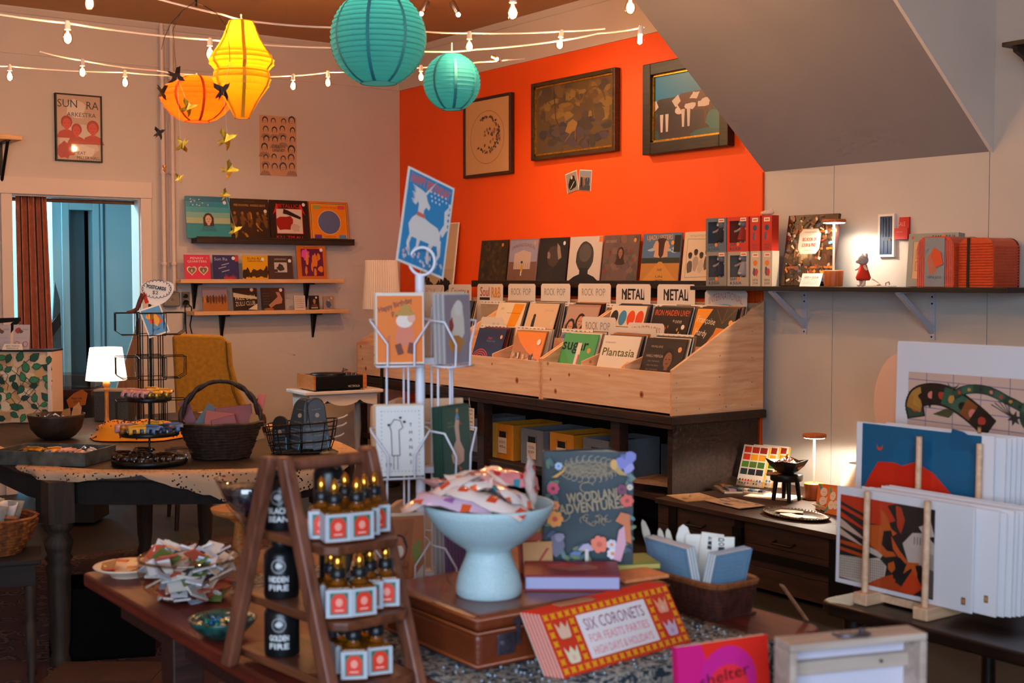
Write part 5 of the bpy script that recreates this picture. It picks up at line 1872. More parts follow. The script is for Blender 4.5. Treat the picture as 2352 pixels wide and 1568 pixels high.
t = thing('plush_toy', 'grey plush mouse in a red dress standing under the shelf lamp', 'plush toy', (5.40, 4.43, ZS + .001), ORW + R(-25))
plush_into(t, .165, D_RED)
MB().tube([(.02, .04, .04), (.05, .06, .02), (.09, .05, .01), (.11, .02, .008)], .003, 6).build('tail', m_plushw, t)
t = thing('paper_craft', 'small flat paper piece with a pin lying beside the plush mouse', 'paper', (5.39, 4.31, ZS + .001), ORW)
MB().prism([(-.09, -.02), (.07, -.03), (.09, .01), (0, .03), (-.08, .02)], 0, .006).build('sheet', m_card, t)
MB().tube([(.03, 0, .006), (.03, 0, .02), (.05, 0, .025), (.055, 0, .01)], .003, 6).build('clip', m_metal, t)

# little door and red box on the wall
t = thing('toy_wall_door', 'tiny navy toy door in a white frame on the grey wall', 'toy door', (XS, 4.462, 1.635), ORW)
W_, H_ = .104, .225
MB().box(-W_ / 2, -.008, 0, W_ / 2, -.0005, H_).build('backing', m_card, t)
fr = MB()
for b in ((-W_ / 2, 0, -W_ / 2 + .012, H_), (W_ / 2 - .012, 0, W_ / 2, H_), (-W_ / 2 + .012, 0, W_ / 2 - .012, .012), (-W_ / 2 + .012, H_ - .012, W_ / 2 - .012, H_)):
 fr.box(b[0], -.018, b[1], b[2], -.008, b[3])
fr.build('frame', m_card, t)
d = MB().box(-W_ / 2 + .012, -.014, .012, W_ / 2 - .012, -.009, H_ - .012).build('door_leaf', pm('navy_door_paint', '#1c3a5c', .5), t)
for i in range(4):
 x = -.034 + i * .019
 MB().box(x, -.0165, .105, x + .013, -.014, H_ - .02).build('plank', pm('navy_door_paint'), d)
for i in range(3):
 x = -.034 + i * .025
 MB().box(x, -.0165, .02, x + .018, -.014, .085).build('panel', pm('navy_door_paint'), d)
MB().ball((.028, -.018, .09), .005, 10, 6).build('knob', pm('brass', '#c8843c', .3, .9), d)
t = thing('wall_letterbox', 'small red toy letterbox on the grey wall beside the tiny door', 'toy box', (XS, 4.362, 1.725), ORW)
MB().box(-.042, -.025, 0, .042, -.0005, .058).prism_y([(-.022, .0585), (.042, .0585), (.042, .115), (-.018, .115), (-.022, .08)], -.014, -.0005).build('body', pm('red_card', '#c8241a', .5), t)
a = Art()
a.text('SALE', .006, .08, .022, '#e8a08a', .045)
a.text('shop now', -.008, .04, .009, '#e8a08a', .04)
a.build('lettering', t, m_ink, (0, -.026, 0))

# grey window box and toy suitcases
t = thing('toy_box', 'wide grey toy box with a cream window leaning behind the orange suitcases', 'toy box', (5.44, 4.05, ZS + .003), ORW, None, (-.08, 0, ORW))
W_, H_ = .29, .265
fr = MB()
for b in ((-W_ / 2, 0, -W_ / 2 + .03, H_), (W_ / 2 - .03, 0, W_ / 2, H_), (-W_ / 2 + .03, 0, W_ / 2 - .03, .04), (-W_ / 2 + .03, H_ - .04, W_ / 2 - .03, H_)):
 fr.box(b[0], 0, b[1], b[2], .006, b[3])
fr.build('front_frame', pm('grey_green_card', '#93978e', .5), t)
MB().box(-W_ / 2, .0065, 0, W_ / 2, .05, H_).build('carton', pm('grey_green_card'), t)
MB().box(-W_ / 2 + .03, .002, .04, W_ / 2 - .03, .006, H_ - .04).build('inner_card', pm('tan_inner', '#d8b890', .6), t)
a = Art()
a.text('SAM', .02, H_ - .02, .02, '#2a4a6a', .05, bold=.0006)
a.ell(.058, H_ - .02, .011, .011, '#e07a28')
a.text('JULIA', .1, H_ - .02, .02, '#2a4a6a', .06, bold=.0006)
a.ell(-.12, H_ - .02, .007, .007, '#d8401c')
for x, z in ((-.08, .1), (-.05, .06), (-.08, .16), (-.03, .15)):
 a.line([(x - .015, z - .02), (x + .015, z - .02), (x + .015, z + .025), (x - .015, z + .025)], .003, '#a8845c', True)
a.build('box_print', t, m_ink)

def toy_suitcase(y0, y1, x0, x1, h, label, sleeve=False):
 """rounded-top ribbed case, long way from the room to the wall"""
 w_ = y0 - y1
 t = thing('toy_suitcase', label, 'toy suitcase', (x0, (y0 + y1) / 2, ZS + .001), ORW, 'orange ribbed toy suitcases on the black shelf')
 d = x1 - x0
 r = .05
 pr = [(-w_ / 2, 0)] + [(-w_ / 2 + r - r * math.cos(u), h - r + r * math.sin(u)) for u in (0, .4, .8, 1.2, 1.57)] + [(w_ / 2 - r + r * math.sin(u), h - r + r * math.cos(u)) for u in (0, .4, .8, 1.2, 1.57)] + [(w_ / 2, 0)]
 pr = [pr[0], *pr[1:], ]
 M = pm('coral_vinyl', '#d2522a', .35, ns=30, na=.1)
 MB().prism_y(pr, 0, d).build('shell', M, t)
 rb = MB()
 n = int(h / .013)
 for i in range(1, n - 2):
  z = i * .013
  rb.tube([(w_ / 2, .004, z), (w_ / 2, d - .004, z)], .0045, 5)
 rb.build('rib', M, t)['kind'] = 'stuff'
 rf = MB()
 if not sleeve:
  for i in range(1, n - 1):
   rf.tube([(-w_ / 2 + .004, -.001, i * .013), (w_ / 2 - .004, -.001, i * .013)], .0045, 4)
  MB().box(-w_ * .2 - .007, -.0065, 0, -w_ * .2 + .007, -.004, h).build('front_strap', m_blackc, t)
 for i in range(1, int(w_ / .011) if sleeve else 0):
  x = -w_ / 2 + i * .011
  if not sleeve or abs(x) > w_ * .28:
   rf.tube([(x, -.001, .004), (x, -.001, h - .02)], .003, 4)
 rf.build('front_rib', M, t)['kind'] = 'stuff'
 MB().prism_y([(x * 1.012, z * 1.006) for x, z in pr], d * .93, d * .97).build('strap', m_blackc, t)
 if sleeve:
  MB().box(-w_ * .27, -.006, .003, w_ * .27, -.0025, h - .005).build('paper_sleeve', pm('grey_sleeve', '#8c9296', .4), t)
  a = Art(.0065)
  a.blob(-.01, h * .5, .035, .06, '#b8705a', 12, .2)
  a.text('SAM & JULIA', 0, h * .2, .014, '#3a5a7a', .08)
  a.build('sleeve_print', t, m_ink)
  o = MB().prism_y([(-.022, 0), (.022, 0), (.03, .06), (0, .095), (-.03, .06)], -.010, -.008).build('price_tag', pm('coral_tag', '#d8542c', .5), t, (.03, 0, h * .42), (0, R(-20), 0))
 return t

toy_suitcase(4.075, 3.865, 5.37, 5.60, .245, 'orange ribbed toy suitcase with a grey paper sleeve and tag', True)
toy_suitcase(3.86, 3.67, 5.40, 5.61, .235, 'plain orange ribbed toy suitcase at the outer end of the black shelf')

# dark bracket shelf end at the right edge
p = onX(2312, 100, 5.45)
t = thing('wall_bracket_shelf', 'dark wooden shelf end with a curved bracket high at the right edge', 'shelf', (XS, p.y, p.z), ORW)
MB().box(0, -.22, -.02, .6, -.0005, .0).build('board', m_dkwood, t)
MB().prism_x([(-.002, -.021), (-.2, -.021), (-.19, -.045), (-.12, -.07), (-.06, -.12), (-.03, -.18), (-.002, -.2)], .04, .065).build('bracket', m_dkwood, t)

# ================================================================== old chest and what lies on it
ZK = .36
t = thing('wooden_chest', 'old dark wooden chest with iron straps along the grey wall', 'chest', (4.62, 5.14, 0), ORW)
m_chest = woodm('chest_wood', '#1e0e06', '#40200c', .65, 5, (1, 10, 10))
m_iron = pm('dark_iron', '#120e0c', .5, .5, ns=20, na=.3)
L_ = 1.30
for i in range(3):
 z0_ = .02 + i * .105
 MB().box(0, .012, z0_, L_, .03, z0_ + .103).build('front_plank', m_chest, t, bev=.002)
MB().box(0, .03, .02, L_, .92, .05).box(0, .03, .05, .02, .92, .332).box(L_ - .02, .03, .05, L_, .92, .332).box(.02, .9, .05, L_ - .02, .92, .332).build('carcass', m_chest, t)
for i in range(5):
 MB().box(-.01, -.002 + i * .186, .334, L_ + .01, .184 + i * .186, ZK).build('lid_plank', m_chest, t, bev=.002)
for x in (.12, .6, 1.2):
 MB().box(x - .03, .004, .015, x + .03, .0115, .334).build('strap', m_iron, t)
MB().box(0, .003, .16, L_, .0112, .2).build('band', m_iron, t)
MB().box(1.16, -.006, .01, L_ + .012, .93, ZK + .004).build('corner_iron', m_iron, t) if False else MB().box(L_ - .09, .0025, .01, L_ + .003, .0114, .333).build('corner_iron', m_iron, t)
MB().box(.57, -.012, .2, .63, .0035, .3).cyl((.6, -.02, .25), (.6, -.012, .25), .02).build('lock_plate', m_iron, t)
for x in (.3, .9):
 MB().tube([(x - .06, .01, .27), (x - .06, -.02, .26), (x + .06, -.02, .26), (x + .06, .01, .27)], .006, 6).build('handle', m_iron, t)
for x in (.03, L_ - .06):
 for y in (.05, .85):
  MB().box(x, y, 0, x + .05, y + .05, .0195).build('foot', m_chest, t)

mini_lamp((5.27, 4.63, ZK + .001), 'lit wooden disc lamp on the old chest beside the paint sets', 26, .345)

# paint sets leaning upright
SWATCH = ['#b8321c', '#a8281a', '#8a2418', '#c83a20', '#e0941c', '#d88a1c', '#4a7a2c', '#4a6a28', '#3f6428', '#2a3438', '#22282e', '#2a2c34']
for i, (x, y, lab) in enumerate(((5.30, 5.13, 'upright paint set showing twelve colour squares, front of three'), (5.345, 5.10, 'upright paint set with a yellow edge, middle of three'), (5.39, 5.07, 'upright paint set against the wall, rear of three'))):
 t = slab('paint_set', lab, 'paint set', .17, .235, .014, (x, y, ZK + .002), (-.35, 0, ORW + R(10)), pm('paint_tin', '#c8c0b4', .35), 'watercolour paint sets on the old chest')
 a = Art()
 a.rect(0, .1175, .164, .23, '#d4cabc')
 for r_ in range(4):
  for c_ in range(3):
   a.rect(-.052 + c_ * .052, .208 - r_ * .042, .045, .034, SWATCH[r_ * 3 + c_])
 for c_ in range(8):
  a.ell(-.066 + c_ * .019, .034, .0065, .0065, ['#2a2c34', '#c8321c', '#d84a2c', '#b82a3c', '#c8603c', '#e0a03c', '#3c7a9c', '#4a6ab0'][c_])
  a.ell(-.066 + c_ * .019, .016, .0055, .0055, ['#4a8a4a', '#3a6ab0', '#7a4a9a', '#c83a5a', '#e0c03c', '#3a3a3a', '#8a5a3a', '#c8c8c8'][c_])
 a.build('label_print', t, m_film)
 MB().box(.0855, .001, .002, .09, .013, .232).build('yellow_edge', pm('yellow_tin_edge', '#d89a2c', .4), t)

# clear packs with small pans
for i, (px, py, lab, rz) in enumerate(((1672, 1125, 'clear packet with a row of small paint pans lying on the chest', R(-30)), (1715, 1130, 'clear packet of blue paint tubes beside the paint pans', R(20)))):
 p = onZ(px, py, ZK)
 t = thing('paint_packet', lab, 'packet', (p.x, p.y, ZK + .001), ORW + rz)
 MB().box(-.12, -.05, 0, .12, .05, .008).build('card_tray', m_board, t)
 for k_ in range(7):
  MB().box(-.11 + k_ * .031, -.02, .0085, -.085 + k_ * .031, .02, .018).build('paint_pan', pm('pan_' + str(k_ + i * 7), ['#8a4a3a', '#b0604a', '#c8a05a', '#7a8a6a', '#5a7a8a', '#4a6a9a', '#a07a9a', '#3a6a8a', '#2a5a8a', '#6a9ab0', '#d8c8b8', '#4a7aa0', '#b8c8d0', '#3a4a6a'][k_ + i * 7], .4), t)
 MB().hexa([(-.125, -.055, .009), (.125, -.055, .009), (.125, .055, .009), (-.125, .055, .009)], [(-.12, -.05, .024), (.12, -.05, .024), (.13, .06, .05), (-.13, .06, .06)]).build('clear_wrap', m_clear, t)

# flat papers
def sheet(name, label, cat, px, py, w_, d_, rz, col, z, fn=None, group='flat paper packs on the old chest', h=.004):
 p = onZ(px, py, z)
 o = MB().box(-w_ / 2, -d_ / 2, 0, w_ / 2, d_ / 2, h).build(name, pm('paper_' + col.strip('#'), col, .6, ns=25, na=.12), None, (p.x, p.y, z + .0008), (0, 0, rz))
 tag(o, label, cat, group)
 if fn:
  a = Art()
  fn(a, w_, d_)
  a.build('print', o, m_film, (0, 0, h), (R(-90), 0, 0))
 return o

def blot(cols, n):
 def f_(a, w, d):
  for i in range(n):
   a.blob(random.uniform(-.4, .4) * w, random.uniform(-.4, .4) * d, w * .06, d * .06, random.choice(cols), 7, .4)
 return f_

sheet('paper_pack', 'kraft coloured paper pack in clear film at the chest front edge', 'paper', 1592, 1143, .22, .2, ORW + R(-14), '#a8845c', ZK, blot(['#c8a47a', '#8a6a48'], 12))
sheet('paper_pack', 'pale speckled paper pack overlapping the kraft one', 'paper', 1688, 1156, .28, .17, ORW + R(-6), '#b89a82', ZK + .0055, blot(['#7a7a9a', '#c8b0a0', '#8a6a8a', '#d8c0a8'], 24))
sheet('paper_pack', 'large folded paper lying at the bench end of the chest', 'paper', 1528, 1108, .30, .26, ORW + R(12), '#9a7a60', ZK, blot(['#b8987a', '#7a5a44', '#6a3a2a'], 14), h=.02)
sheet('paper_pack', 'white card sheet under the little black stool', 'paper', 1775, 1140, .26, .18, ORW + R(20), '#e0d0c0', ZK, h=.003)

# black stool with a square bowl of sweets
p = onZ(1806, 1150, ZK)
t = thing('mini_stool', 'small black wooden display stool on the old chest', 'stool', (p.x, p.y, ZK + .004), R(20))
MB().lathe([(.082, .105), (.085, .11), (.085, .135), (.082, .14), (.003, .14)], 24).build('seat', m_blackm, t)
for k_ in range(4):
 u = .6 + k_ * math.pi / 2
 MB().cyl((.055 * math.cos(u), .055 * math.sin(u), .105), (.068 * math.cos(u), .068 * math.sin(u), 0), .013, .011, 8).build('leg', m_blackm, t)
t = thing('square_bowl', 'flared black square bowl of wrapped sweets on the little stool', 'bowl', (p.x, p.y, ZK + .1455), ORW + R(35))
vs, fs = [], []
for r_, z_ in ((.035, 0), (.06, .012), (.09, .035), (.112, .062)):
 for k_ in range(8):
  u = k_ * math.pi / 4
  q = 1.0 if k_ % 2 == 0 else .72
  vs.append((r_ * q * math.cos(u), r_ * q * math.sin(u), z_ + (.012 * (r_ / .11) ** 3 if k_ % 2 == 0 else 0)))
fs = [(j * 8 + k_, j * 8 + (k_ + 1) % 8, (j + 1) * 8 + (k_ + 1) % 8, (j + 1) * 8 + k_) for j in range(3) for k_ in range(8)] + [tuple(range(8))[::-1]]
o = MB().add(vs, fs).build('shell', m_blackm, t)
o.modifiers.new('s', 'SOLIDIFY').thickness = .003
m_foil = [pm('foil_' + c[1:], c, .25, .7) for c in ('#c87a3c', '#d8a890', '#b8b0a8', '#a85a3c', '#e0c8a8')]
for i in range(24):
 u, r_ = random.random() * 6.28, random.random() ** .5 * .058
 q = Vector((p.x + r_ * math.cos(u), p.y + r_ * math.sin(u), ZK + .1455 + .045 + (.055 - r_) * .6 + random.random() * .012))
 o = MB().ball((0, 0, 0), .011, 8, 6, 1, .8, .8).tube([(-.016, 0, 0), (-.009, 0, 0)], [.007, .002], 6).tube([(.009, 0, 0), (.016, 0, 0)], [.002, .007], 6).build('wrapped_sweet', m_foil[i % 5], None, q, (random.random() * 3, random.random() * 3, random.random() * 3))
 tag(o, 'foil wrapped sweet heaped in the black square bowl', 'sweet', 'sweets in the black square bowl')
o = MB().prism([(-.04, -.03), (.03, -.04), (.045, 0), (.03, .04), (-.04, .03)], 0, .0015).build('kraft_tag', pm('kraft_paper', '#b07a48', .8), None, (p.x - .06, p.y + .035, ZK + .1447), (0, 0, .4))
tag(o, 'brown kraft tag on the edge of the little black stool', 'tag')

# oval tray with papers
p = onZ(1828, 1186, ZK)
t = thing('silver_tray', 'oval silver tray with a beaded rim on the chest corner', 'tray', (p.x, p.y, ZK + .001), ORW)
MB().lathe([(.005, .002), (.155, .003), (.17, .012), (.185, .014), (.187, .012), (.17, .001), (.005, .0)], 40, sx=1.0, sy=.62).build('dish', pm('tarnished_silver', '#8a7a6a', .25, .9, ns=8, na=.3), t)
bd = MB()
for k_ in range(60):
 u = 2 * math.pi * k_ / 60
 bd.ball((.186 * math.cos(u), .186 * .62 * math.sin(u), .014), .0045, 6, 4)
bd.build('beaded_rim', pm('tarnished_silver'), t)['kind'] = 'stuff'
for i, (dx, dy, rz, lab) in enumerate(((.05, .0, .3, 'white sheep-shaped card in the silver tray, nearest the print rack'), (.0, -.03, -.2, 'white sheep-shaped card in the silver tray, middle one'), (-.07, .03, .5, 'grey printed card lying in the silver tray'))):
 q = t.matrix_basis @ Vector((dx, dy, .0045 + i * .003))
 o = MB().prism([(-.07, -.02), (-.04, -.035), (.03, -.03), (.07, -.015), (.065, .02), (.02, .035), (-.05, .03)], 0, .002).build('die_cut_card', m_card if i < 2 else m_board, None, q, (0, 0, ORW + rz))
 tag(o, lab, 'card', 'cards in the silver tray')
 a = Art()
 a.blob(.04, 0, .012, .01, '#3a3430', 8, .3)
 a.line([(-.05, .01), (.0, .015), (.03, -.01)], .0015, '#5a5048')
 a.build('print', o, m_ink, (0, 0, .002), (R(-90), 0, 0))

# glowing jug-like bag and activity packs beside the lamp
p = onZ(1915, 1140, ZK)
t = thing('ceramic_jug', 'rounded white jug with a dark arched handle behind the print rack', 'jug', (5.38, 4.42, ZK + .001), ORW)
MB().lathe([(.06, 0), (.085, .03), (.098, .09), (.09, .15), (.065, .19), (.06, .205), (.056, .205), (.06, .19), (.084, .148), (.004, .02)], 24).build('body', pm('jug_glaze', '#efe2c8', .35, ns=8, na=.06), t)
MB().tube([(.055, 0, .19), (.09, 0, .215), (.125, 0, .19), (.135, 0, .13), (.115, 0, .08), (.09, 0, .07)], [.012, .012, .013, .013, .012, .011], 8).build('handle', pm('dark_handle', '#3a2a1c', .5), t)
for i, (px, lab) in enumerate(((1888, 'orange and teal activity pack with pale faces beside the chest lamp'), (1906, 'orange activity pack with pale faces, nearest the print rack'))):
 p = onX(px, 1158, 5.02 - i * .06)
 t = slab('activity_pack', lab, 'packet', .13, .13, .008, (5.06 - i * .07, p.y, ZK + .002), (-.25, 0, ORW + R(15 - i * 20)), pm('pack_orange', '#d8742c', .45), 'orange activity packs by the chest lamp')
 a = Art()
 a.rect(0, .065, .126, .126, '#e0762a')
 a.line([(-.06, .01), (-.03, .07), (-.055, .125)], .012, '#3aa0a0')
 for x, z in ((-.03, .09), (.02, .085), (.045, .06), (.0, .05), (-.03, .045)):
  a.ell(x, z, .019, .022, '#ecd8c4')
  a.rect(x - .005, z, .003, .003, '#4a3428')
  a.rect(x + .005, z, .003, .003, '#4a3428')
 a.build('pack_print', t, m_film)
for i in range(5):
 p = onZ(1893 + i * 5, 1172, ZK)
 o = MB().cyl((0, 0, 0), (.11, 0, .01 + i * .004), .003, .0015, 6).build('paint_brush', pm('brush_handle', '#c8a880', .5), None, (p.x - .03, p.y - i * .012, ZK + .004 + i * .001), (0, 0, R(60 + i * 14)))
 tag(o, 'pale thin paint brush fanned out beside the silver tray', 'brush', 'paint brushes beside the tray')
p = onX(2035, 990, 4.9)
t = thing('paper_fan', 'pale pink round paper fan behind the tall print', 'fan', (5.0, onX(2062, 960, 5.0).y - .03, .70), ORW)
MB().prism_y([(.17 * math.cos(u), .24 + .24 * math.sin(u)) for u in [2 * math.pi * i / 32 for i in range(32)]], 0, .004).build('disc', pm('blush_paper', '#e0b8a0', .7), t)
MB().cyl((0, -.004, -.34), (0, -.004, .1), .007, n=8).build('stick', m_pine, t)

# ================================================================== print rack
ZR = .655
t = thing('print_table', 'dark wooden table with a rounded edge under the print rack', 'table', (2.70, 2.36, 0), ORW)
m_tab2 = woodm('dark_table_wood', '#150c08', '#2e1a10', .35, 4, (1, 10, 10))
pts = [(0.0, .04), (.012, .012), (.04, 0), (.9, 0), (.9, .75), (0, .75)]
MB().prism(pts, ZR - .035, ZR).build('top', m_tab2, t, bev=.006)
for x in (.07, .83):
 for y in (.07, .68):
  MB().lathe([(.018, 0), (.024, .2), (.02, .4), (.028, ZR - .036)], 10, (x, y, 0)).build('leg', m_tab2, t)

t = thing('print_stand', 'light wooden stand with round dowels holding the mounted prints', 'print stand', (2.745, 2.06, ZR + .0005), ORW)
m_bw = woodm('beech_wood', '#cf9e78', '#e6bd98', .5, 4, (12, 1, 12))
for x in (0, -.19):
 MB().box(x - .022, 0, 0, x + .022, .5, .032).build('foot_block', m_bw, t, bev=.003)
MB().box(-.168, .06, .006, -.022, .085, .026).build('cross_bar', m_bw, t)
MB().box(-.168, .36, .006, -.022, .385, .026).build('cross_bar', m_bw, t)
for x, y, h in ((0, .02, .27), (-.19, .02, .27), (0.0, .235, .40), (-.19, .235, .40)):
 MB().cyl((x, y, .032), (x, y + .006, .032 + h), .0085, n=12).build('dowel', m_bw, t)

m_mat = pm('mat_board', '#e6e2e4', .5)
GP = 'mounted prints in clear film'

def mounted(y0, y1, x, z0, z1, label, fn, ix0=.03, ix1=None, iz0=.03, iz1=None, lean=.03, tagx=None, tagz=.03, t_=.004):
 """a print in a mat, its picture between ix0..ix1, iz0..iz1 measured from the lower left corner"""
 W, H = y0 - y1, z1 - z0
 o = slab('mounted_print', label, 'print', W, H, t_, (x, (y0 + y1) / 2, z0), (-lean, 0, ORW), m_mat, GP)
 a = Art(.0003, .00003)
 if fn:
  ix1 = W - .03 if ix1 is None else ix1
  iz1 = H - .03 if iz1 is None else iz1
  fn(a, -W / 2 + ix0, iz0, ix1 - ix0, iz1 - iz0)
 if tagx:
  a.rect(W / 2 - tagx, tagz, .012, .018, '#8a5a34')
  a.rect(W / 2 - tagx, tagz, .007, .010, '#c8925a')
 if a.v:
  a.build('print_picture', o, m_film)
 return o

def c_birds(a, x, z, w, h):
 X, Z = lambda u: x + u * w, lambda v: z + v * h
 q = lambda pts, c: a.poly([(X(u), Z(v)) for u, v in pts], c)
 a.rect(X(.5), Z(.5), w, h, '#2a2624')
 q([(0, .92), (.3, .8), (.5, .95), (.62, 1), (0, 1)], '#c8381c')
 q([(0, .88), (.3, .76), (.3, .72), (0, .84)], '#c8381c')
 q([(0, .8), (.32, .62), (.32, .6), (0, .74)], '#c8381c')
 q([(.32, .98), (.5, .98), (.6, .8), (.45, .72), (.32, .72)], '#c8381c')
 q([(0, .72), (.25, .55), (.3, .5), (0, .62)], '#c8a48c')
 q([(0, .6), (.25, .45), (.3, .42), (0, .52)], '#c8a48c')
 q([(0, .46), (.3, .44), (.3, .38), (0, .42)], '#b8481c')
 q([(0, .38), (.28, .34), (.28, .3), (0, .34)], '#b8481c')
 q([(.3, .7), (.46, .72), (.44, .9), (.5, .86), (.56, .7), (.62, .66), (.5, .55), (.62, .4), (.5, .36), (.34, .46), (.3, .52)], '#c85a24')
 q([(.46, .5), (.48, .66), (.56, .68), (.58, .6), (.58, .44), (.52, .44)], '#242020')
 q([(.56, .62), (.66, .46), (.76, .34), (.68, .34), (.58, .48)], '#d0592a')
 q([(.68, .56), (.78, .7), (.9, .72), (1, .62), (1, .32), (.74, .36)], '#c8b4a4')
 q([(.84, .78), (.96, .86), (1, .7), (.9, .68)], '#d0bcae')
 q([(.6, .98), (.66, .96), (.7, .82), (.66, .66), (.62, .74)], '#b83a20')
 for i in range(5):
  a.line([(X(.8 + i * .03), Z(.58)), (X(.8 + i * .03), Z(.66))], .002, '#2a2420')
 for i in range(10):
  a.line([(X(.94 + .006 * i), Z(.02)), (X(.94 + .006 * i), Z(.5))], .0008, '#8a7868')
 q([(0, .02), (.3, .0), (.4, .06), (.5, .12), (.52, .26), (.44, .34), (.3, .3), (0, .28)], '#c8b4a0')
 for r_ in range(9):
  for c_ in range(22):
   if .02 + c_ * .022 < .5:
    a.rect(X(.015 + c_ * .0225), Z(.04 + r_ * .029 + c_ * .0015), .0024, .0036, '#3a3230', same=True)
 a.k += 1
 q([(.3, .46), (.42, .42), (.48, .38), (.46, .34), (.34, .38), (.3, .32)], '#c8b4a0')
 q([(.3, .0), (.5, .14), (.62, .2), (.62, .1), (.84, .0), (.7, -.0)], '#b8441c')
 q([(.58, .28), (.6, .14), (.72, .16), (.72, .34), (.66, .4), (.58, .34)], '#242020')
 q([(.54, .3), (.6, .34), (.62, .26), (.58, .2), (.54, .24)], '#c85a24')
 q([(.72, .14), (.8, .3), (.9, .1), (.8, .0), (.66, .02)], '#d0421c')
 q([(.74, .36), (.86, .38), (.84, .2), (.78, .3), (.7, .22)], '#c85a24')
 q([(.82, .34), (.86, .2), (.9, .26), (.88, .36)], '#242020')

def c_redhill(a, x, z, w, h):
 X, Z = lambda u: x + u * w, lambda v: z + v * h
 a.rect(X(.5), Z(.5), w, h, '#0f5a80')
 for i in range(10):
  a.blob(X(random.uniform(.1, .9)), Z(random.uniform(.5, .95)), w * .12, h * .1, random.choice(['#125e84', '#0d547a']), 9, .3)
 a.poly([(X(u), Z(v)) for u, v in ((0, 0), (.02, .5), (.08, .62), (.15, .725), (.29, .735), (.35, .715), (.46, .755), (.5, .76), (.56, .72), (.62, .70), (.68, .65), (.76, .58), (.86, .5), (.92, .4), (.95, 0))], '#d02a14')
 a.poly([(X(u), Z(v)) for u, v in ((.3, .735), (.36, .715), (.46, .755), (.5, .76), (.5, .2), (.3, .2))], '#c82612')
 for s, c in ((1, '#d8401c'), (.8, '#0f5a80')):
  a.poly([(X(.16) + .011 * math.cos(u) * s, Z(.84) + (.0 if s == 1 else .006) + .012 * math.sin(u) * s) for u in [2 * math.pi * i / 18 for i in range(18)]], c)
 a.rect(X(.16), Z(.87) + .003, .03, .008, '#0f5a80')

def c_snake(a, x, z, w, h):
 X, Z = lambda u: x + u * .46, lambda v: z + h - (1 - v) * h * .37
 a.rect(x + w / 2, z + h / 2, w, h, '#d9b4a0')
 for i in range(1, 6):
  a.rect(X(i * .2 - .06), z + h / 2, .0022, h, '#6a6a90')
 for v in (.84, .6, .36, .12):
  a.rect(x + w / 2, Z(v), w, .0022, '#6a6a90', -.02)

 def band(pts, wd, cols):
  fine = []
  for i in range(len(pts) - 1):
   p0, p1, p2, p3 = pts[max(i - 1, 0)], pts[i], pts[i + 1], pts[min(i + 2, len(pts) - 1)]
   for k in range(5):
    q = k / 5
    fine.append(tuple(.5 * (2 * b_ + (c_ - a_) * q + (2 * a_ - 5 * b_ + 4 * c_ - d_) * q * q + (3 * b_ - a_ - 3 * c_ + d_) * q ** 3) for a_, b_, c_, d_ in zip(p0, p1, p2, p3)))
  fine.append(pts[-1])
  fine = [(X(u), Z(v)) for u, v in fine]
  a.line(fine, wd * 1.14, '#14110f')
  for i in range(len(pts) - 1):
   (u0, v0), (u1, v1) = pts[i], pts[i + 1]
   a.line(fine[i * 5:i * 5 + 6], wd * .92, cols[i % len(cols)])
   a.blob(X((u0 + u1) / 2), Z((v0 + v1) / 2), wd * .24, wd * .22, ['#b83a24', '#c8883c', '#18140f', '#d87a6a'][i % 4], 8, .2)

 big = [(.06, .3), (.055, .42), (.08, .54), (.14, .61), (.22, .63), (.3, .6), (.38, .52), (.45, .42), (.52, .3), (.58, .18)]
 band(big, h * .125, ['#2c4a38', '#b07a34', '#b88438', '#1a1614', '#1c1816', '#2f5a44', '#35604a', '#8a4a20', '#14110f'])
 tail = [(.36, .66), (.42, .74), (.5, .78), (.58, .77), (.65, .72), (.72, .64), (.78, .58), (.85, .5), (.92, .44), (1.0, .46), (1.02, .56), (.97, .66), (.9, .66), (.86, .56), (.84, .42), (.86, .26), (.94, .2)]
 band(tail, h * .05, ['#2c4a38', '#35604a', '#264234'])
 a.poly([(X(.3), Z(.88)), (X(.315), Z(.78)), (X(.345), Z(.74)), (X(.375), Z(.78)), (X(.39), Z(.86)), (X(.37), Z(.8)), (X(.345), Z(.785)), (X(.32), Z(.8))], '#3a3a30')
 a.line([(X(.345), Z(.74)), (X(.345), Z(.66))], .002, '#3a3a30')
 cx_, cz_ = .78, .34
 st = []
 for i in range(12):
  u = 2 * math.pi * i / 12 + .26
  q = .05 if i % 2 == 0 else .022
  st.append((X(cx_) + q * h * math.cos(u), Z(cz_) + q * h * math.sin(u)))
 a.poly(st, '#2c2c28')
 for i in range(5):
  a.line([(X(cx_ - .02), Z(cz_ + .02)), (X(.62 + i * .025), Z(.54 + i * .035))], .0022, '#2c2c28')
 a.poly([(X(.2), Z(.28)), (X(.3), Z(.4)), (X(.36), Z(.36)), (X(.32), Z(.24))], '#4a4a28')
 a.poly([(X(.1), Z(.56)), (X(.13), Z(.5)), (X(.19), Z(.52)), (X(.18), Z(.38)), (X(.15), Z(.46)), (X(.12), Z(.4))], '#1c1612')

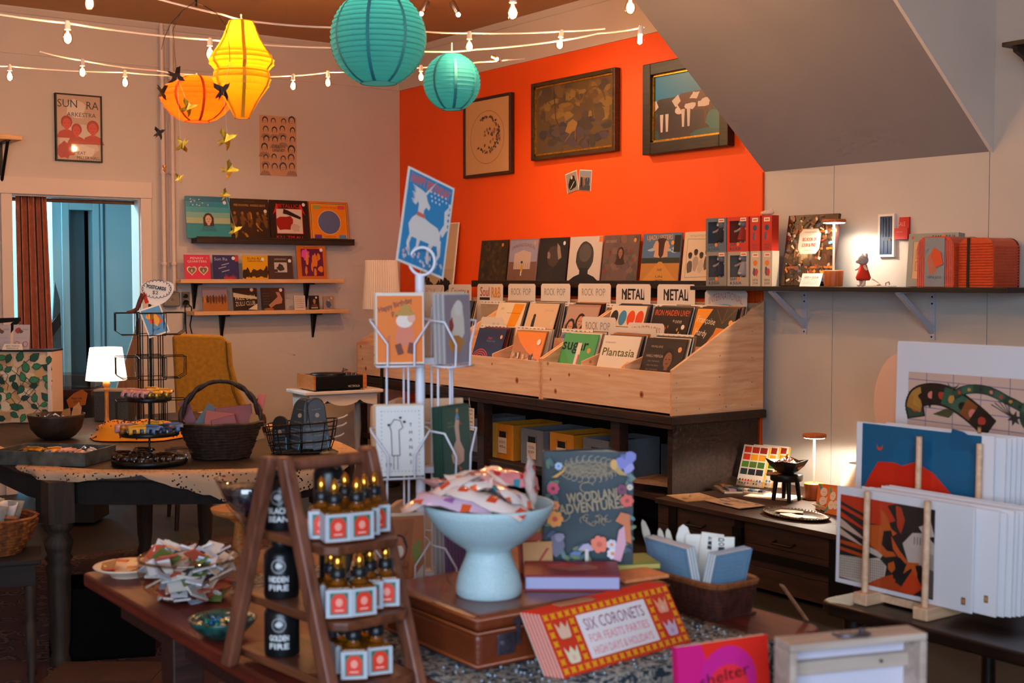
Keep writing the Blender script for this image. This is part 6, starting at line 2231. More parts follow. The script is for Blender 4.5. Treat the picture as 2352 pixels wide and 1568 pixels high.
mounted(2.375, 1.944, 2.795, ZR + .034, .955, 'front mounted print of red and black birds with a wide white margin', c_birds, .012, .318, .012, .243, .015, .022, .028)
mounted(2.34, 1.888, 2.812, ZR + .034, .950, 'blank white print back showing just right of the bird print', None, tagx=.028, tagz=.04)
for i in range(9):
 mounted(2.335 - i * .003, 1.872 - i * .005 + random.uniform(-.004, .004), 2.826 + i * .013, ZR + .0345, .947 + random.uniform(-.006, .006), 'white mounted print filed in the stack behind the bird print', None)
mounted(2.488, 2.036, 3.005, ZR + .0345, 1.107, 'mounted print of a red hill under a deep blue sky', c_redhill, .021, .415, .03, .415, .02, .045, .43)
for i in range(6):
 mounted(2.47 - i * .006, 2.015 - i * .006, 3.022 + i * .014, ZR + .0345, 1.104 - random.uniform(0, .008), 'white mounted print filed in the stack behind the red hill print', None)
mounted(2.516, 1.93, 3.215, ZR + .001, 1.327, 'tallest mounted print of a patterned snake on pink tiles', c_snake, .043, .56, .14, .588, .02)
mounted(2.535, 1.95, 3.235, ZR + .001, 1.332, 'white mounted print directly behind the snake print', None)
mounted(2.39, 1.93, 3.12, ZR + .0345, 1.095, 'last white mounted print of the middle stack, in front of the snake print', None)
# clear film wraps catching the light
for y0, y1, x, z0, z1, lab in ((2.52, 1.93, 3.208, ZR + .002, 1.333, 'clear glossy film sleeve around the snake print'), (2.377, 1.942, 2.789, ZR + .035, .958, 'clear glossy film sleeve around the bird print')):
 o = MB().box(-(y0 - y1) / 2, 0, 0, (y0 - y1) / 2, .0006, z1 - z0).build('film_sleeve', glass('thin_film', '#ffffff', .08, .9), None, (x, (y0 + y1) / 2, z0), (-.018, 0, ORW))
 tag(o, lab, 'film sleeve', 'film sleeves on the prints')

# ================================================================== near table with open case and red book
t = thing('case_table', 'dark low table nearest the viewer under the open case', 'table', (1.65, 1.3, 0), ORW)
MB().box(-.45, -.5, .685, .45, .45, .72).build('top', m_tab2, t, bev=.004)
for x in (-.4, .4):
 for y in (-.44, .4):
  MB().box(x - .025, y - .025, 0, x + .025, y + .025, .684).build('leg', m_tab2, t)

# ================================================================== rug and the oval table with the lace cloth
def rugmat():
 M = bpy.data.materials.new('woven_rug')
 M.use_nodes = True
 nt = M.node_tree
 b = nt.nodes['Principled BSDF']
 b.inputs['Roughness'].default_value = .95
 tc = nt.nodes.new('ShaderNodeTexCoord')
 v = nt.nodes.new('ShaderNodeTexVoronoi')
 v.inputs['Scale'].default_value = 9
 nt.links.new(tc.outputs['Object'], v.inputs['Vector'])
 no = nt.nodes.new('ShaderNodeTexNoise')
 no.inputs['Scale'].default_value = 14
 no.inputs['Detail'].default_value = 3
 nt.links.new(tc.outputs['Object'], no.inputs['Vector'])
 m = nt.nodes.new('ShaderNodeMath')
 nt.links.new(v.outputs['Distance'], m.inputs[0])
 nt.links.new(no.outputs['Fac'], m.inputs[1])
 rp = nt.nodes.new('ShaderNodeValToRGB')
 rp.color_ramp.interpolation = 'CONSTANT'
 e = rp.color_ramp.elements
 e[0].color = (*lin('#180c0b'), 1)
 e[1].position = .55
 e[1].color = (*lin('#5a3c30'), 1)
 for p_, c in ((.68, '#241010'), (.8, '#64463a'), (.92, '#14141a'), (1.02, '#46241e')):
  q = e.new(min(p_, 1))
  q.color = (*lin(c), 1)
 nt.links.new(m.outputs[0], rp.inputs[0])
 nt.links.new(rp.outputs[0], b.inputs['Base Color'])
 return M

rug = thing('floor_rug', 'patterned dark red and tan rug on the shop floor', 'rug', (1.6, 5.6, 0.001))
MB().box(-2.0, -1.5, 0, 2.2, 1.5, .012).build('pile', rugmat(), rug)
for y_ in (1.5, -1.55):
 MB().box(-2.04, y_, 0, 2.24, y_ + .05, .011).build('border', pm('rug_border', '#3a241c', .95), rug)

ZT = .77
m_oak = woodm('dark_oak_table', '#1a0f08', '#3c220f', .6, 4, (8, 1, 8))
t = thing('oval_table', 'dark wooden table with a rounded end and turned legs, lace over it', 'table', (0, 0, 0))
EDG = [(1.43, 7.05), (1.42, 6.2), (1.42, 5.4), (1.45, 5.2), (1.56, 5.04), (1.75, 4.90), (1.95, 4.775), (2.12, 4.69), (2.35, 4.66), (2.58, 4.75), (2.75, 4.95), (2.84, 5.3), (2.9, 6.0), (2.92, 7.05)]
MB().prism(EDG, ZT - .03, ZT).build('top', m_oak, t, bev=.006)
cx_, cy_ = 2.17, 5.9
MB().prism([(cx_ + (x - cx_) * .94, cy_ + (y - cy_) * .95) for x, y in EDG], ZT - .13, ZT - .031).build('apron', woodm('dark_oak_apron', '#120a06', '#241409', .9, 4, (8, 1, 8)), t)  # oak darkened here to paint the shade under the tabletop
m_leg = woodm('turned_leg_wood', '#1c120a', '#3e2814', .7, 5, (10, 10, 1))
prof = [(.03, 0), (.034, .03), (.026, .06), (.032, .12), (.035, .25), (.036, .36), (.042, .4), (.032, .415), (.043, .435), (.035, .45), (.04, .47), (.045, .5), (.03, .53), (.04, .545), (.046, .56), (.046, .575)]
for x, y in ((1.50, 5.13), (2.51, 6.98), (2.84, 6.93), (2.55, 4.92)):
 MB().lathe([(r_ * 1.25, z) for r_, z in prof], 14, (x, y, 0)).box(x - .05, y - .05, .575, x + .05, y + .05, ZT - .032).build('leg', m_leg, t)

def lacemat():
 M = bpy.data.materials.new('ecru_lace')
 M.use_nodes = True
 nt = M.node_tree
 b = nt.nodes['Principled BSDF']
 b.inputs['Base Color'].default_value = (*lin('#c09a78'), 1)
 b.inputs['Roughness'].default_value = .9
 tc = nt.nodes.new('ShaderNodeTexCoord')
 v = nt.nodes.new('ShaderNodeTexVoronoi')
 v.inputs['Scale'].default_value = 70
 nt.links.new(tc.outputs['Object'], v.inputs['Vector'])
 no = nt.nodes.new('ShaderNodeTexNoise')
 no.inputs['Scale'].default_value = 10
 nt.links.new(tc.outputs['Object'], no.inputs['Vector'])
 r1_ = nt.nodes.new('ShaderNodeMath')
 r1_.operation = 'GREATER_THAN'
 r1_.inputs[1].default_value = .3
 nt.links.new(v.outputs['Distance'], r1_.inputs[0])
 r2_ = nt.nodes.new('ShaderNodeMath')
 r2_.operation = 'GREATER_THAN'
 r2_.inputs[1].default_value = .56
 nt.links.new(no.outputs['Fac'], r2_.inputs[0])
 mx = nt.nodes.new('ShaderNodeMath')
 mx.operation = 'MAXIMUM'
 nt.links.new(r1_.outputs[0], mx.inputs[0])
 nt.links.new(r2_.outputs[0], mx.inputs[1])
 nt.links.new(mx.outputs[0], b.inputs['Alpha'])
 return M

m_lace = lacemat()
lc = thing('lace_tablecloth', 'ecru lace cloth on the oval table with two corners hanging over the front', 'tablecloth', (0, 0, 0))
ins = [(cx_ + (x - cx_) * .985, cy_ + (y - cy_) * .985) for x, y in EDG]
inn = [(cx_ + (x - cx_) * .86, cy_ + (y - cy_) * .93) for x, y in EDG]
nn = len(ins)
MB().add([(x, y, ZT + .002) for x, y in ins] + [(x, y, ZT + .002) for x, y in inn], [(i, i + 1, nn + i + 1, nn + i) for i in range(nn - 1)]).build('top_band', m_lace, lc)

def hang(i0, i1, drop, name):
 """a corner of cloth hanging over the table edge between two outline points"""
 pts = []
 for i in range(i0, i1):
  a_, b_ = Vector((*EDG[i], 0)), Vector((*EDG[i + 1], 0))
  for k_ in range(8):
   pts.append(a_.lerp(b_, k_ / 8))
 pts.append(Vector((*EDG[i1], 0)))
 c = Vector((cx_, cy_, 0))
 n = len(pts)
 vs, fs = [], []
 for i, p in enumerate(pts):
  u = i / (n - 1)
  out = (p - c).normalized()
  d = drop * (1 - abs(2 * u - 1)) ** .8 * (1 + .06 * math.sin(u * 60)) + .004
  f_ = .006 * math.sin(u * 22)
  q = p + out * .004
  vs += [(p - out * .03 + Vector((0, 0, ZT + .003))), q + Vector((0, 0, ZT + .002)), q + out * (.006 + f_) + Vector((0, 0, ZT - d * .5)), q + out * (.004 + f_ * 1.6) + Vector((0, 0, ZT - d))]
 for i in range(n - 1):
  for k_ in range(3):
   fs.append((i * 4 + k_, i * 4 + k_ + 1, (i + 1) * 4 + k_ + 1, (i + 1) * 4 + k_))
 MB().add(vs, fs, True).build(name, m_lace, lc)

hang(5, 9, .135, 'hanging_corner')
hang(2, 5, .035, 'hanging_corner')

m_clip = [glass('clip_clear', '#f2f2f6', .05, .72), pm('clip_amber', '#b06a1c', .25, tr=.3), pm('clip_blue', '#5a7aa8', .25), pm('clip_tort', '#3a2012', .25, ns=40, na=.6), pm('clip_rose', '#c88a84', .3), pm('clip_gold', '#c8963c', .3, .6), pm('clip_white', '#e0d8d0', .3), pm('clip_yellow', '#e0a83c', .3)]

def claw(loc, rz, s, mi, label, group):
 """a claw hair clip: two arched combs on a hinge"""
 t = thing('hair_clip', label, 'hair clip', loc, rz, group)
 M = m_clip[mi]
 for sx in (-1, 1):
  m = MB()
  n = 7
  vs = []
  for i in range(n):
   u = -1 + 2 * i / (n - 1)
   for k_ in range(4):
    q = k_ / 3
    vs.append((u * s * .5, sx * s * (.05 + .24 * math.sin(q * 2.4)), s * (.42 - .4 * q) - abs(u) * s * .05 * (1 - q)))
  fs = [(i * 4 + k_, i * 4 + k_ + 1, (i + 1) * 4 + k_ + 1, (i + 1) * 4 + k_) for i in range(n - 1) for k_ in range(3) if k_ < 1 or i % 2 == 0]
  o = m.add(vs, fs, True).build('comb', M, t)
  o.modifiers.new('s', 'SOLIDIFY').thickness = s * .05
 MB().cyl((-s * .3, 0, s * .42), (s * .3, 0, s * .42), s * .05, n=6).build('hinge', M, t)
 return t

# leaf panel box and cards
P = onZ(52, 972, ZT)
t = thing('display_box', 'tall display box with a stained glass leaf pattern front', 'display box', (P.x, P.y, ZT + .003), FACE)
MB().box(-.2, .004, 0, .155, .17, .37).build('body', pm('pale_wood_box', '#c8a890', .6), t, bev=.003)
a = Art()
a.rect(-.025, .185, .345, .365, '#c9a47c')
for i in range(26):
 a.blob(random.uniform(-.18, .13), random.uniform(.02, .35), .03, .03, random.choice(['#d8b890', '#b88a5c', '#c8985c', '#a87848', '#dcc09a']), 8, .3, same=True)
a.k += 1
for i in range(9):
 x = random.uniform(-.18, .12)
 z = random.uniform(.05, .33)
 a.line([(x + .05 * math.sin(q * .9 + i), z + (q - 3) * .03) for q in range(7)], .0028, '#3a2c20')
for i in range(42):
 x, z, u = -.172 + (i % 6) * .06 + random.uniform(-.02, .02), .035 + (i // 6) * .05 + random.uniform(-.015, .015), random.random() * 6.28
 s_ = random.uniform(.017, .027)
 lf = [(-1, 0), (-.5, .6), (.2, .62), (1.1, 0), (.2, -.62), (-.5, -.6)]
 cu, su = math.cos(u), math.sin(u)
 for q, c in ((1.18, '#2a2018'), (1, random.choice(['#1f5a3c', '#2a6a44', '#174a34', '#2f7a4a', '#123a30']))):
  a.poly([(x + (p * cu - r_ * su) * s_ * q, z + (p * su + r_ * cu) * s_ * q) for p, r_ in lf], c)
a.build('leaf_print', t, printm('stained_print', .35, .3), (0, .004, 0))
MB().box(.135, -.004, 0, .155, .004, .37).build('corner_post', pm('cream_post', '#d8b8a4', .6), t)
MB().box(-.2, -.006, .37, .157, .172, .378).build('lid', m_blackm, t)
zt = ZT + .003 + .3785
for i, (dx, lab) in enumerate(((-.12, 'white earring card with a red and brown picture, farther from the lamp'), (-.02, 'white earring card with a red and brown picture, nearer the curtain'))):
 q = t.matrix_basis @ Vector((dx, .05, zt - t.location.z))
 o = slab('earring_card', lab, 'earring card', .085, .13, .003, q, (-.12, 0, FACE), pm('soft_card', '#b8a8a4', .7), 'earring cards on the leaf box')
 a = Art()
 a.blob(-.02, .1, .014, .016, '#a8321c', 9, .3)
 a.blob(-.005, .095, .012, .012, '#6a4a2c', 9, .3)
 a.text('HOOPS', .02, .105, .008, '#6a5c58', .03)
 a.scribble(-.03, .06, .06, .004, '#8a7a74', .001)
 for sx in (-1, 1):
  a.arc(sx * .022, .028, .012, .014, 0, 6.28, .003, '#c83a28' if i else '#a89ca0', 12)
 a.build('card_print', o, m_ink)
q = t.matrix_basis @ Vector((-.05, .01, zt - t.location.z))
o = MB().prism_y([(-.055, 0), (.055, 0), (.045, .032), (-.045, .032)], 0, .002).build('sign_card', pm('cream_tag'), None, q, (-.3, 0, FACE))
tag(o, 'small cream sign card lettered by hand on the leaf box', 'sign card')
a = Art()
a.text('BEST FRIEND', 0, .021, .008, '#3a2c24', .07)
a.text('EARRINGS $5', 0, .009, .008, '#3a2c24', .06)
a.build('handwriting', o, m_ink)
q = t.matrix_basis @ Vector((-.15, .12, zt - t.location.z))
d = thing('display_stand', 'black forked display stand at the left edge behind the earring cards', 'stand', q, FACE)
MB().prism_y([(-.05, 0), (.0, 0), (.0, .08), (.06, .14), (.1, .15), (.07, .11), (.03, .06), (.025, .0), (.03, -.0), (.03, .0), (.04, .09), (.1, .17), (-.05, .17)][:9], 0, .012).build('upright', m_blackm, d)
MB().prism_y([(-.06, .13), (.1, .145), (.1, .165), (-.06, .16)], -.004, .016).build('crossbar', m_blackm, d)

# wooden bowl with cards
P = onZ(130, 1008, ZT)
t = thing('wooden_bowl', 'deep dark wooden bowl on the oval table', 'bowl', (P.x, P.y, ZT + .003))
MB().lathe([(.06, 0), (.085, .012), (.115, .05), (.128, .105), (.13, .115), (.125, .115), (.11, .055), (.08, .02), (.001, .014)], 28).build('shell', m_oak, t)
for i in range(14):
 u, r_ = random.random() * 6.28, .09 * random.random() ** .5
 q = Vector((P.x + r_ * math.cos(u), P.y + r_ * math.sin(u), ZT + .1 + random.random() * .015))
 o = MB().tube([(0, 0, 0), (.012, .006, .003), (.024, 0, 0), (.03, -.008, .002)], .004, 6).build('hair_slide', m_clip[[2, 6, 0, 3, 4][i % 5]], None, q, (random.random(), random.random(), random.random() * 6))
 tag(o, 'small coloured hair slide heaped in the dark wooden bowl', 'hair slide', 'hair slides in the wooden bowl')
for i, (dx, rz, lab) in enumerate(((.085, 0.2, 'torn kraft price card stuck upright at the bowl rim'), (.02, -.4, 'folded tan price card lying at the back of the bowl'))):
 q = Vector((P.x, P.y, ZT + .1)) + (Matrix.Rotation(FACE, 3, 'Z') @ Vector((dx, .02 + .05 * i, 0)))
 o = MB().prism_y([(-.022, 0), (.022, 0), (.026, .05), (.018, .056), (.014, .075), (.004, .06), (-.012, .05)] if i == 0 else [(-.03, 0), (.03, 0), (.02, .04), (-.02, .03)], 0, .0015).build('kraft_card', pm('kraft_paper'), None, q, (-.2, 0, FACE + rz))
 tag(o, lab, 'price card', 'kraft cards at the bowl')
 a = Art()
 for k_ in range(3):
  a.scribble(-.012, .02 + k_ * .009, .024, .003, '#5a3a20', .0009, 4)
 a.build('handwriting', o, m_ink)

# clip tray
A_ = onZ(20, 1040, ZT)
P = onZ(128, 1060, ZT)
t = thing('clip_tray', 'shallow leaf-patterned box tray of hair clips', 'tray', (P.x, P.y, ZT + .003), FACE + R(-10))
m_leafm = pm('leaf_paper_dark', '#4a4a42', .5, ns=16, na=.7)
W_, D_, H_ = .40, .26, .055
MB().box(-W_ / 2, -D_ / 2, 0, W_ / 2, D_ / 2, .006).build('floor', m_leafm, t)
for b in ((-W_ / 2, -D_ / 2, W_ / 2, -D_ / 2 + .006), (-W_ / 2, D_ / 2 - .006, W_ / 2, D_ / 2), (-W_ / 2, -D_ / 2 + .006, -W_ / 2 + .006, D_ / 2 - .006), (W_ / 2 - .006, -D_ / 2 + .006, W_ / 2, D_ / 2 - .006)):
 MB().box(b[0], b[1], .0065, b[2], b[3], H_).build('side', m_leafm, t)
CL = [(-.13, -.05, 3, 'tortoiseshell'), (-.06, -.07, 3, 'dark brown'), (.0, -.06, 2, 'pale blue'), (.07, -.06, 1, 'amber'), (.11, -.01, 4, 'rose'), (.03, .03, 4, 'red spotted'), (.13, .06, 6, 'white'), (-.04, .05, 5, 'golden'), (-.13, .05, 5, 'brassy'), (.08, .08, 0, 'clear'), (.15, -.08, 7, 'yellow')]
for x, y, mi, nm in CL:
 q = t.matrix_basis @ Vector((x, y, .012))
 claw(q, random.random() * 6, .085, mi, nm + ' hair clip lying in the leaf-patterned tray', 'hair clips in the leaf tray')

# three-tier clip stand
P = onZ(344, 1066, ZT)
t = thing('tier_stand', 'three-tier round black stand showing hair clips', 'tier stand', (P.x, P.y, ZT + .003))
T3 = [(.15, .004), (.118, .115), (.09, .255)]
MB().lathe([(.004, .02), (.004, .27)], 8).build('post', m_blackm, t)
for r_, z in T3:
 MB().lathe([(r_ * .98, z), (r_, z + .004), (r_, z + .02), (r_ * .97, z + .02), (r_ * .96, z + .012), (.002, z + .012)], 32).build('tray', m_blackm, t)
names = ['clear', 'amber', 'pale blue', 'tortoiseshell', 'rose', 'golden', 'white', 'yellow']
for k_, (r_, z) in enumerate(T3):
 lst = [[(-.1, -.02, 3), (-.06, -.09, 3), (-.005, -.105, 0), (.085, -.08, 3), (.12, 0, 0), (-.05, .09, 3)], [(-.085, -.03, 4), (-.05, -.075, 1), (-.015, -.09, 7), (.035, -.085, 2), (.075, -.06, 0), (.095, -.01, 2), (0, .06, 7)], [(-.055, -.03, 4), (-.01, -.06, 4), (.03, -.055, 5), (.06, -.02, 5), (0, .04, 5)]][k_]
 for x, y, mi in lst:
  q = Vector((P.x, P.y, ZT + .003 + z + .0135)) + Matrix.Rotation(FACE, 3, 'Z') @ Vector((x, y, 0))
  claw(q, FACE + random.uniform(-.5, .5), .085 if not (k_ == 0 and mi == 0) else .11, mi, f'{names[mi]} hair clip on the {["bottom", "middle", "top"][k_]} tier of the round black stand', 'hair clips on the tier stand')

# lit table lamp
P = onZ(246, 985, ZT)
t = thing('table_lamp', 'lit table lamp with a white tapered shade and orange turned stem', 'table lamp', (P.x, P.y, ZT + .003))
m_stem = woodm('orange_stem', '#b8641c', '#d8842c', .35, 5, (10, 10, 1))
MB().lathe([(.05, 0), (.052, .008), (.03, .02), (.012, .035), (.0095, .06), (.0095, .175), (.011, .19), (.016, .195), (.010, .203), (.014, .21), (.019, .222), (.015, .236), (.008, .24)], 20).build('stem', m_stem, t)
MB().lathe([(.1, .243), (.078, .405)], 40).build('shade', pm('white_lamp_shade', '#fff4e6', .8, trl=.6, emit=2.2, ecol=(1, .93, .84)), t)
bpy.data.meshes[t.children[-1].data.name]
MB().cyl((0, 0, .24), (0, 0, .3), .008).build('bulb_holder', m_stem, t)
MB().ball((0, 0, .325), .02, 12, 8).build('bulb', pm('lantern_bulb_glow'), t)
plight(t, (0, 0, .325), 7, (1, .78, .52), .025)
o = bpy.data.objects
sh = [c for c in t.children if c.name.startswith('shade')][0]
sh.data.polygons.foreach_get
# open the shade top and bottom
import bmesh
bm = bmesh.new()
bm.from_mesh(sh.data)
bmesh.ops.delete(bm, geom=[f_ for f_ in bm.faces if len(f_.verts) > 4], context='FACES')
bm.to_mesh(sh.data)
bm.free()

P = onZ(256, 968, ZT)
o = thing('speckled_box', 'dark speckled storage box behind the lamp stem', 'box', (P.x, P.y, ZT + .003), FACE)
MB().box(-.09, 0, 0, .09, .12, .155).build('body', pm('speckled_board', '#2a2622', .7, ns=150, na=.8), o, bev=.002)
MB().box(-.092, -.002, .1555, .092, .122, .165).build('lid', pm('pale_lid', '#8a7a6a', .7), o)

# yellow dotted cloth over a small crate
P = onZ(330, 1012, ZT)
t = thing('dotted_cloth', 'mustard cloth with dark dots draped over a small crate', 'cloth', (P.x, P.y + .1, ZT + .003), FACE)
n = 24
vs, fs = [], []
rings = [(0, .075), (.11, .075), (.135, .07), (.15, .05), (.165, .02), (.19, .003)]
for j, (r_, z) in enumerate(rings):
 for i in range(n):
  u = 2 * math.pi * i / n
  q = 1 + (.07 * math.sin(5 * u) if j > 2 else 0)
  vs.append((r_ * q * 1.15 * math.cos(u), r_ * q * .8 * math.sin(u), z + (.008 * math.sin(5 * u + 1) if 0 < j < 5 else 0)))
fs = [(j * n + i, j * n + (i + 1) % n, (j + 1) * n + (i + 1) % n, (j + 1) * n + i) for j in range(len(rings) - 1) for i in range(n)]
MB().add(vs, fs, True).build('fabric', pm('mustard_cotton', '#d88a14', .9), t)
dots = MB()
for i in range(150):
 u, r_ = random.random() * 6.283, random.uniform(.03, .185)
 for j in range(len(rings) - 1):
  if rings[j][0] <= r_ <= rings[j + 1][0]:
   k_ = (r_ - rings[j][0]) / (rings[j + 1][0] - rings[j][0])
   z = rings[j][1] + k_ * (rings[j + 1][1] - rings[j][1])
 dots.ball((r_ * 1.15 * math.cos(u) * 1.01, r_ * .8 * math.sin(u) * 1.01, z + .004), .0032, 6, 4)
o = dots.build('dots', m_blackc, t)
o['kind'] = 'stuff'

# black postcard rack
P = onZ(348, 990, ZT)
t = thing('postcard_rack', 'black wire postcard rack with empty pockets', 'card rack', (P.x, P.y, ZT + .003), FACE)
DR = (P - Vector((0, 0, EYE))).dot(Vector((math.sin(-YAW), math.cos(YAW), 0)))
zz = lambda py: EYE - (py - 640) / 3000 * DR - t.location.z
kx = DR / 3000
MB().cyl((0, 0, 0), (0, 0, zz(698)), .0075, n=8).build('pole', m_blackm, t)
MB().tube([(.018 * math.cos(u), 0, zz(680) + .018 * math.sin(u)) for u in [2 * math.pi * i / 16 for i in range(16)]], .0022, 5, closed=True).build('top_ring', m_blackm, t)
MB().lathe([(.1, 0), (.1, .008), (.02, .014)], 24).build('base', m_blackm, t)
for a_ in range(4):
 u = a_ * math.pi / 2 + .5
 for s_ in (-.025, .025):
  x, y = .055 * math.cos(u) - s_ * math.sin(u), .055 * math.sin(u) + s_ * math.cos(u)
  MB().cyl((x, y, .01), (x, y, zz(722)), .0026, n=5).build('upright_wire', m_blackm, t)
for zt_, zb_ in ((718, 768), (818, 868), (918, 972)):
 for a_ in range(4):
  u = a_ * math.pi / 2 + .35
  M = Matrix.Rotation(u, 4, 'Z')
  m = MB(M)
  z1_, z0_ = zz(zt_), zz(zb_)
  hw = .062
  yi, yo = .06, .165
  m.tube([(yi, -hw, z1_), (yo, -hw, z1_), (yo, hw, z1_), (yi, hw, z1_)], .0024, 5, closed=True)
  for s_ in (-hw, hw, 0):
   m.tube([(yi, s_, z1_), (yi, s_, z0_), (yo - .03, s_, z0_), (yo, s_, z0_ + .02), (yo, s_, z1_)], .0022, 5)
  m.tube([(yo - .03, -hw, z0_), (yo - .03, hw, z0_)], .0022, 5)
  m.build('pocket', m_blackm, t)
q = t.matrix_basis @ Vector((.06, -.05, zz(768)))
o = slab('postcard', 'postcard with a flame orange bird on blue standing in the black rack', 'postcard', .105, .145, .002, q, (-.12, R(-18), FACE + R(25)), m_card)
a = Art()
a.rect(0, .0725, .092, .13, '#5a9ac8')
a.blob(.005, .08, .03, .032, '#e0501c', 12, .3)
a.blob(-.012, .1, .02, .018, '#f0a01c', 10, .3)
a.blob(.01, .075, .014, .03, '#f0b02c', 10, .3)
for i in range(4):
 a.rect(random.uniform(-.02, .03), .03, .016, .003, '#2a5a8a', random.random())
a.build('card_print', o, m_ink)
q = t.matrix_basis @ Vector((.012, -.012, zz(700)))
s_ = thing('rack_sign', 'white cloud-edged sign reading POSTCARDS $2 on top of the black rack', 'sign', q, FACE)
pts = []
for i in range(40):
 u = 2 * math.pi * i / 40
 pts.append((.02 + .082 * math.cos(u), .07 + .06 * math.sin(u) + .012 * math.cos(u * 2)))
pts = [(x + .01 * z / .1, z) for x, z in pts]
MB().prism_y(pts, 0, .002).build('card', m_card, s_)
a = Art()
for i in range(22):
 u = 2 * math.pi * i / 22
 a.arc(.026 + .064 * math.cos(u), .078 + .036 * math.sin(u), .009, .009, u - 1.6, u + 1.6, .0022, '#1c1816', 5)
a.text('POSTCARDS', .026, .086, .017, '#1c1816', .094, a=-.16, bold=.0008)
a.text('$2', .02, .062, .018, '#1c1816', .028, a=-.12)
a.build('lettering', s_, m_ink)
MB().prism_y([(-.036, .03), (-.018, .026), (-.008, .0), (-.026, .0), (-.04, .01)] if False else [(-.045, .055), (-.03, .06), (-.012, .012), (-.03, .006)], -.004, -.001).build('red_collar', D_RED, s_)
MB().tube([(-.04, -.004, .055), (-.055, -.004, .02), (-.07, -.004, -.02), (-.1, -.004, -.034), (-.12, -.004, -.036)], [.012, .012, .011, .009, .007], 6).build('paper_tail', pm('rust_paper', '#6a3020', .7, ns=60, na=.5), s_)

# twisted wicker basket
P = onZ(508, 1052, ZT)
t = thing('wicker_basket', 'dark wicker basket with a twisted arched handle on the lace', 'basket', (P.x, P.y, ZT + .004), FACE + R(12))
m_wick = woodm('dark_wicker', '#1c0f08', '#3e2414', .6, 20, (4, 4, 1))
wk = 12
for j in range(wk):
 z = .008 + j * .0125
 f_ = j / (wk - 1)
 rx, ry = .115 + .055 * f_, .085 + .04 * f_
 MB().tube([(rx * math.cos(u) * (1 + .02 * math.sin(12 * u + j * math.pi)), ry * math.sin(u) * (1 + .02 * math.sin(12 * u + j * math.pi)), z + .002 * math.sin(7 * u + j)) for u in [2 * math.pi * i / 40 for i in range(40)]], .0075, 5, closed=True).build('weave_strand', m_wick, t)
MB().lathe([(.11, .002), (.001, .004)], 28, sx=1, sy=.75).build('bottom', m_wick, t)
for k_ in range(2):
 MB().tube([(.165 * math.cos(u) + .007 * math.cos(9 * u + k_ * 3.14), .009 * math.sin(9 * u + k_ * 3.14), .13 + .19 * math.sin(u)) for u in [math.pi * i / 28 for i in range(29)]], .009, 6).build('handle_strand', m_wick, t)
m_pk = [pm('pk_pink', '#c8645a', .6), pm('pk_red', '#8a2c20', .4), pm('pk_slate', '#5a6a70', .5), pm('pk_mauve', '#7a4a5a', .6), pm('pk_rust', '#a8482c', .4)]
for i, (x, y, w_, h_, ry, mi, lab) in enumerate(((.03, .03, .17, .05, -10, 0, 'pink card strip laid across the wicker basket'), (.06, .0, .15, .09, -6, 1, 'dark red packet behind the handle of the wicker basket'), (-.09, .0, .05, .11, 35, 2, 'slate grey sachet leaning out of the wicker basket'), (-.115, .03, .045, .12, -20, 3, 'mauve sachet sticking out beside the slate one'), (-.01, -.03, .12, .07, 8, 4, 'rust coloured packet at the front of the wicker basket'), (.02, -.06, .1, .05, -14, 1, 'crinkled red packet lying lowest in the wicker basket'), (.145, .02, .03, .14, 12, 0, 'upright pink card by the handle end of the wicker basket'))):
 q = t.matrix_basis @ Vector((x, y, .125))
 o = MB().box(-w_ / 2, -.004, 0, w_ / 2, .004, h_).build('packet', m_pk[mi], None, q, (-.25, R(ry), FACE + R(12)), bev=.002)
 tag(o, lab, 'packet', 'packets in the wicker basket')
o = MB().prism_y([(-.018, 0), (.02, 0), (.018, .1), (-.004, .115), (-.024, .09)], 0, .0015).build('kraft_tag', pm('kraft_paper'), None, t.matrix_basis @ Vector((.16, -.03, .075)), (-.1, R(-16), FACE))
tag(o, 'kraft paper tag hanging from the wicker basket handle', 'tag')
P = onZ(597, 992, ZT)
t = thing('spray_bottle', 'amber glass spray bottle with a black pump behind the wicker basket', 'bottle', (P.x, P.y, ZT + .003), FACE)
MB().lathe([(.03, 0), (.032, .005), (.032, .065), (.026, .082), (.013, .092), (.013, .1)], 18).build('body', pm('amber_glass', '#6a3210', .08, tr=.5), t)
MB().lathe([(.016, .1), (.016, .118), (.011, .122), (.011, .14)], 12).box(-.012, -.03, .14, .012, .012, .162).build('pump', m_blackm, t)
MB().box(-.02, -.034, .02, .02, -.0325, .055).build('label', pm('amber_label', '#8a5a34', .6), t)

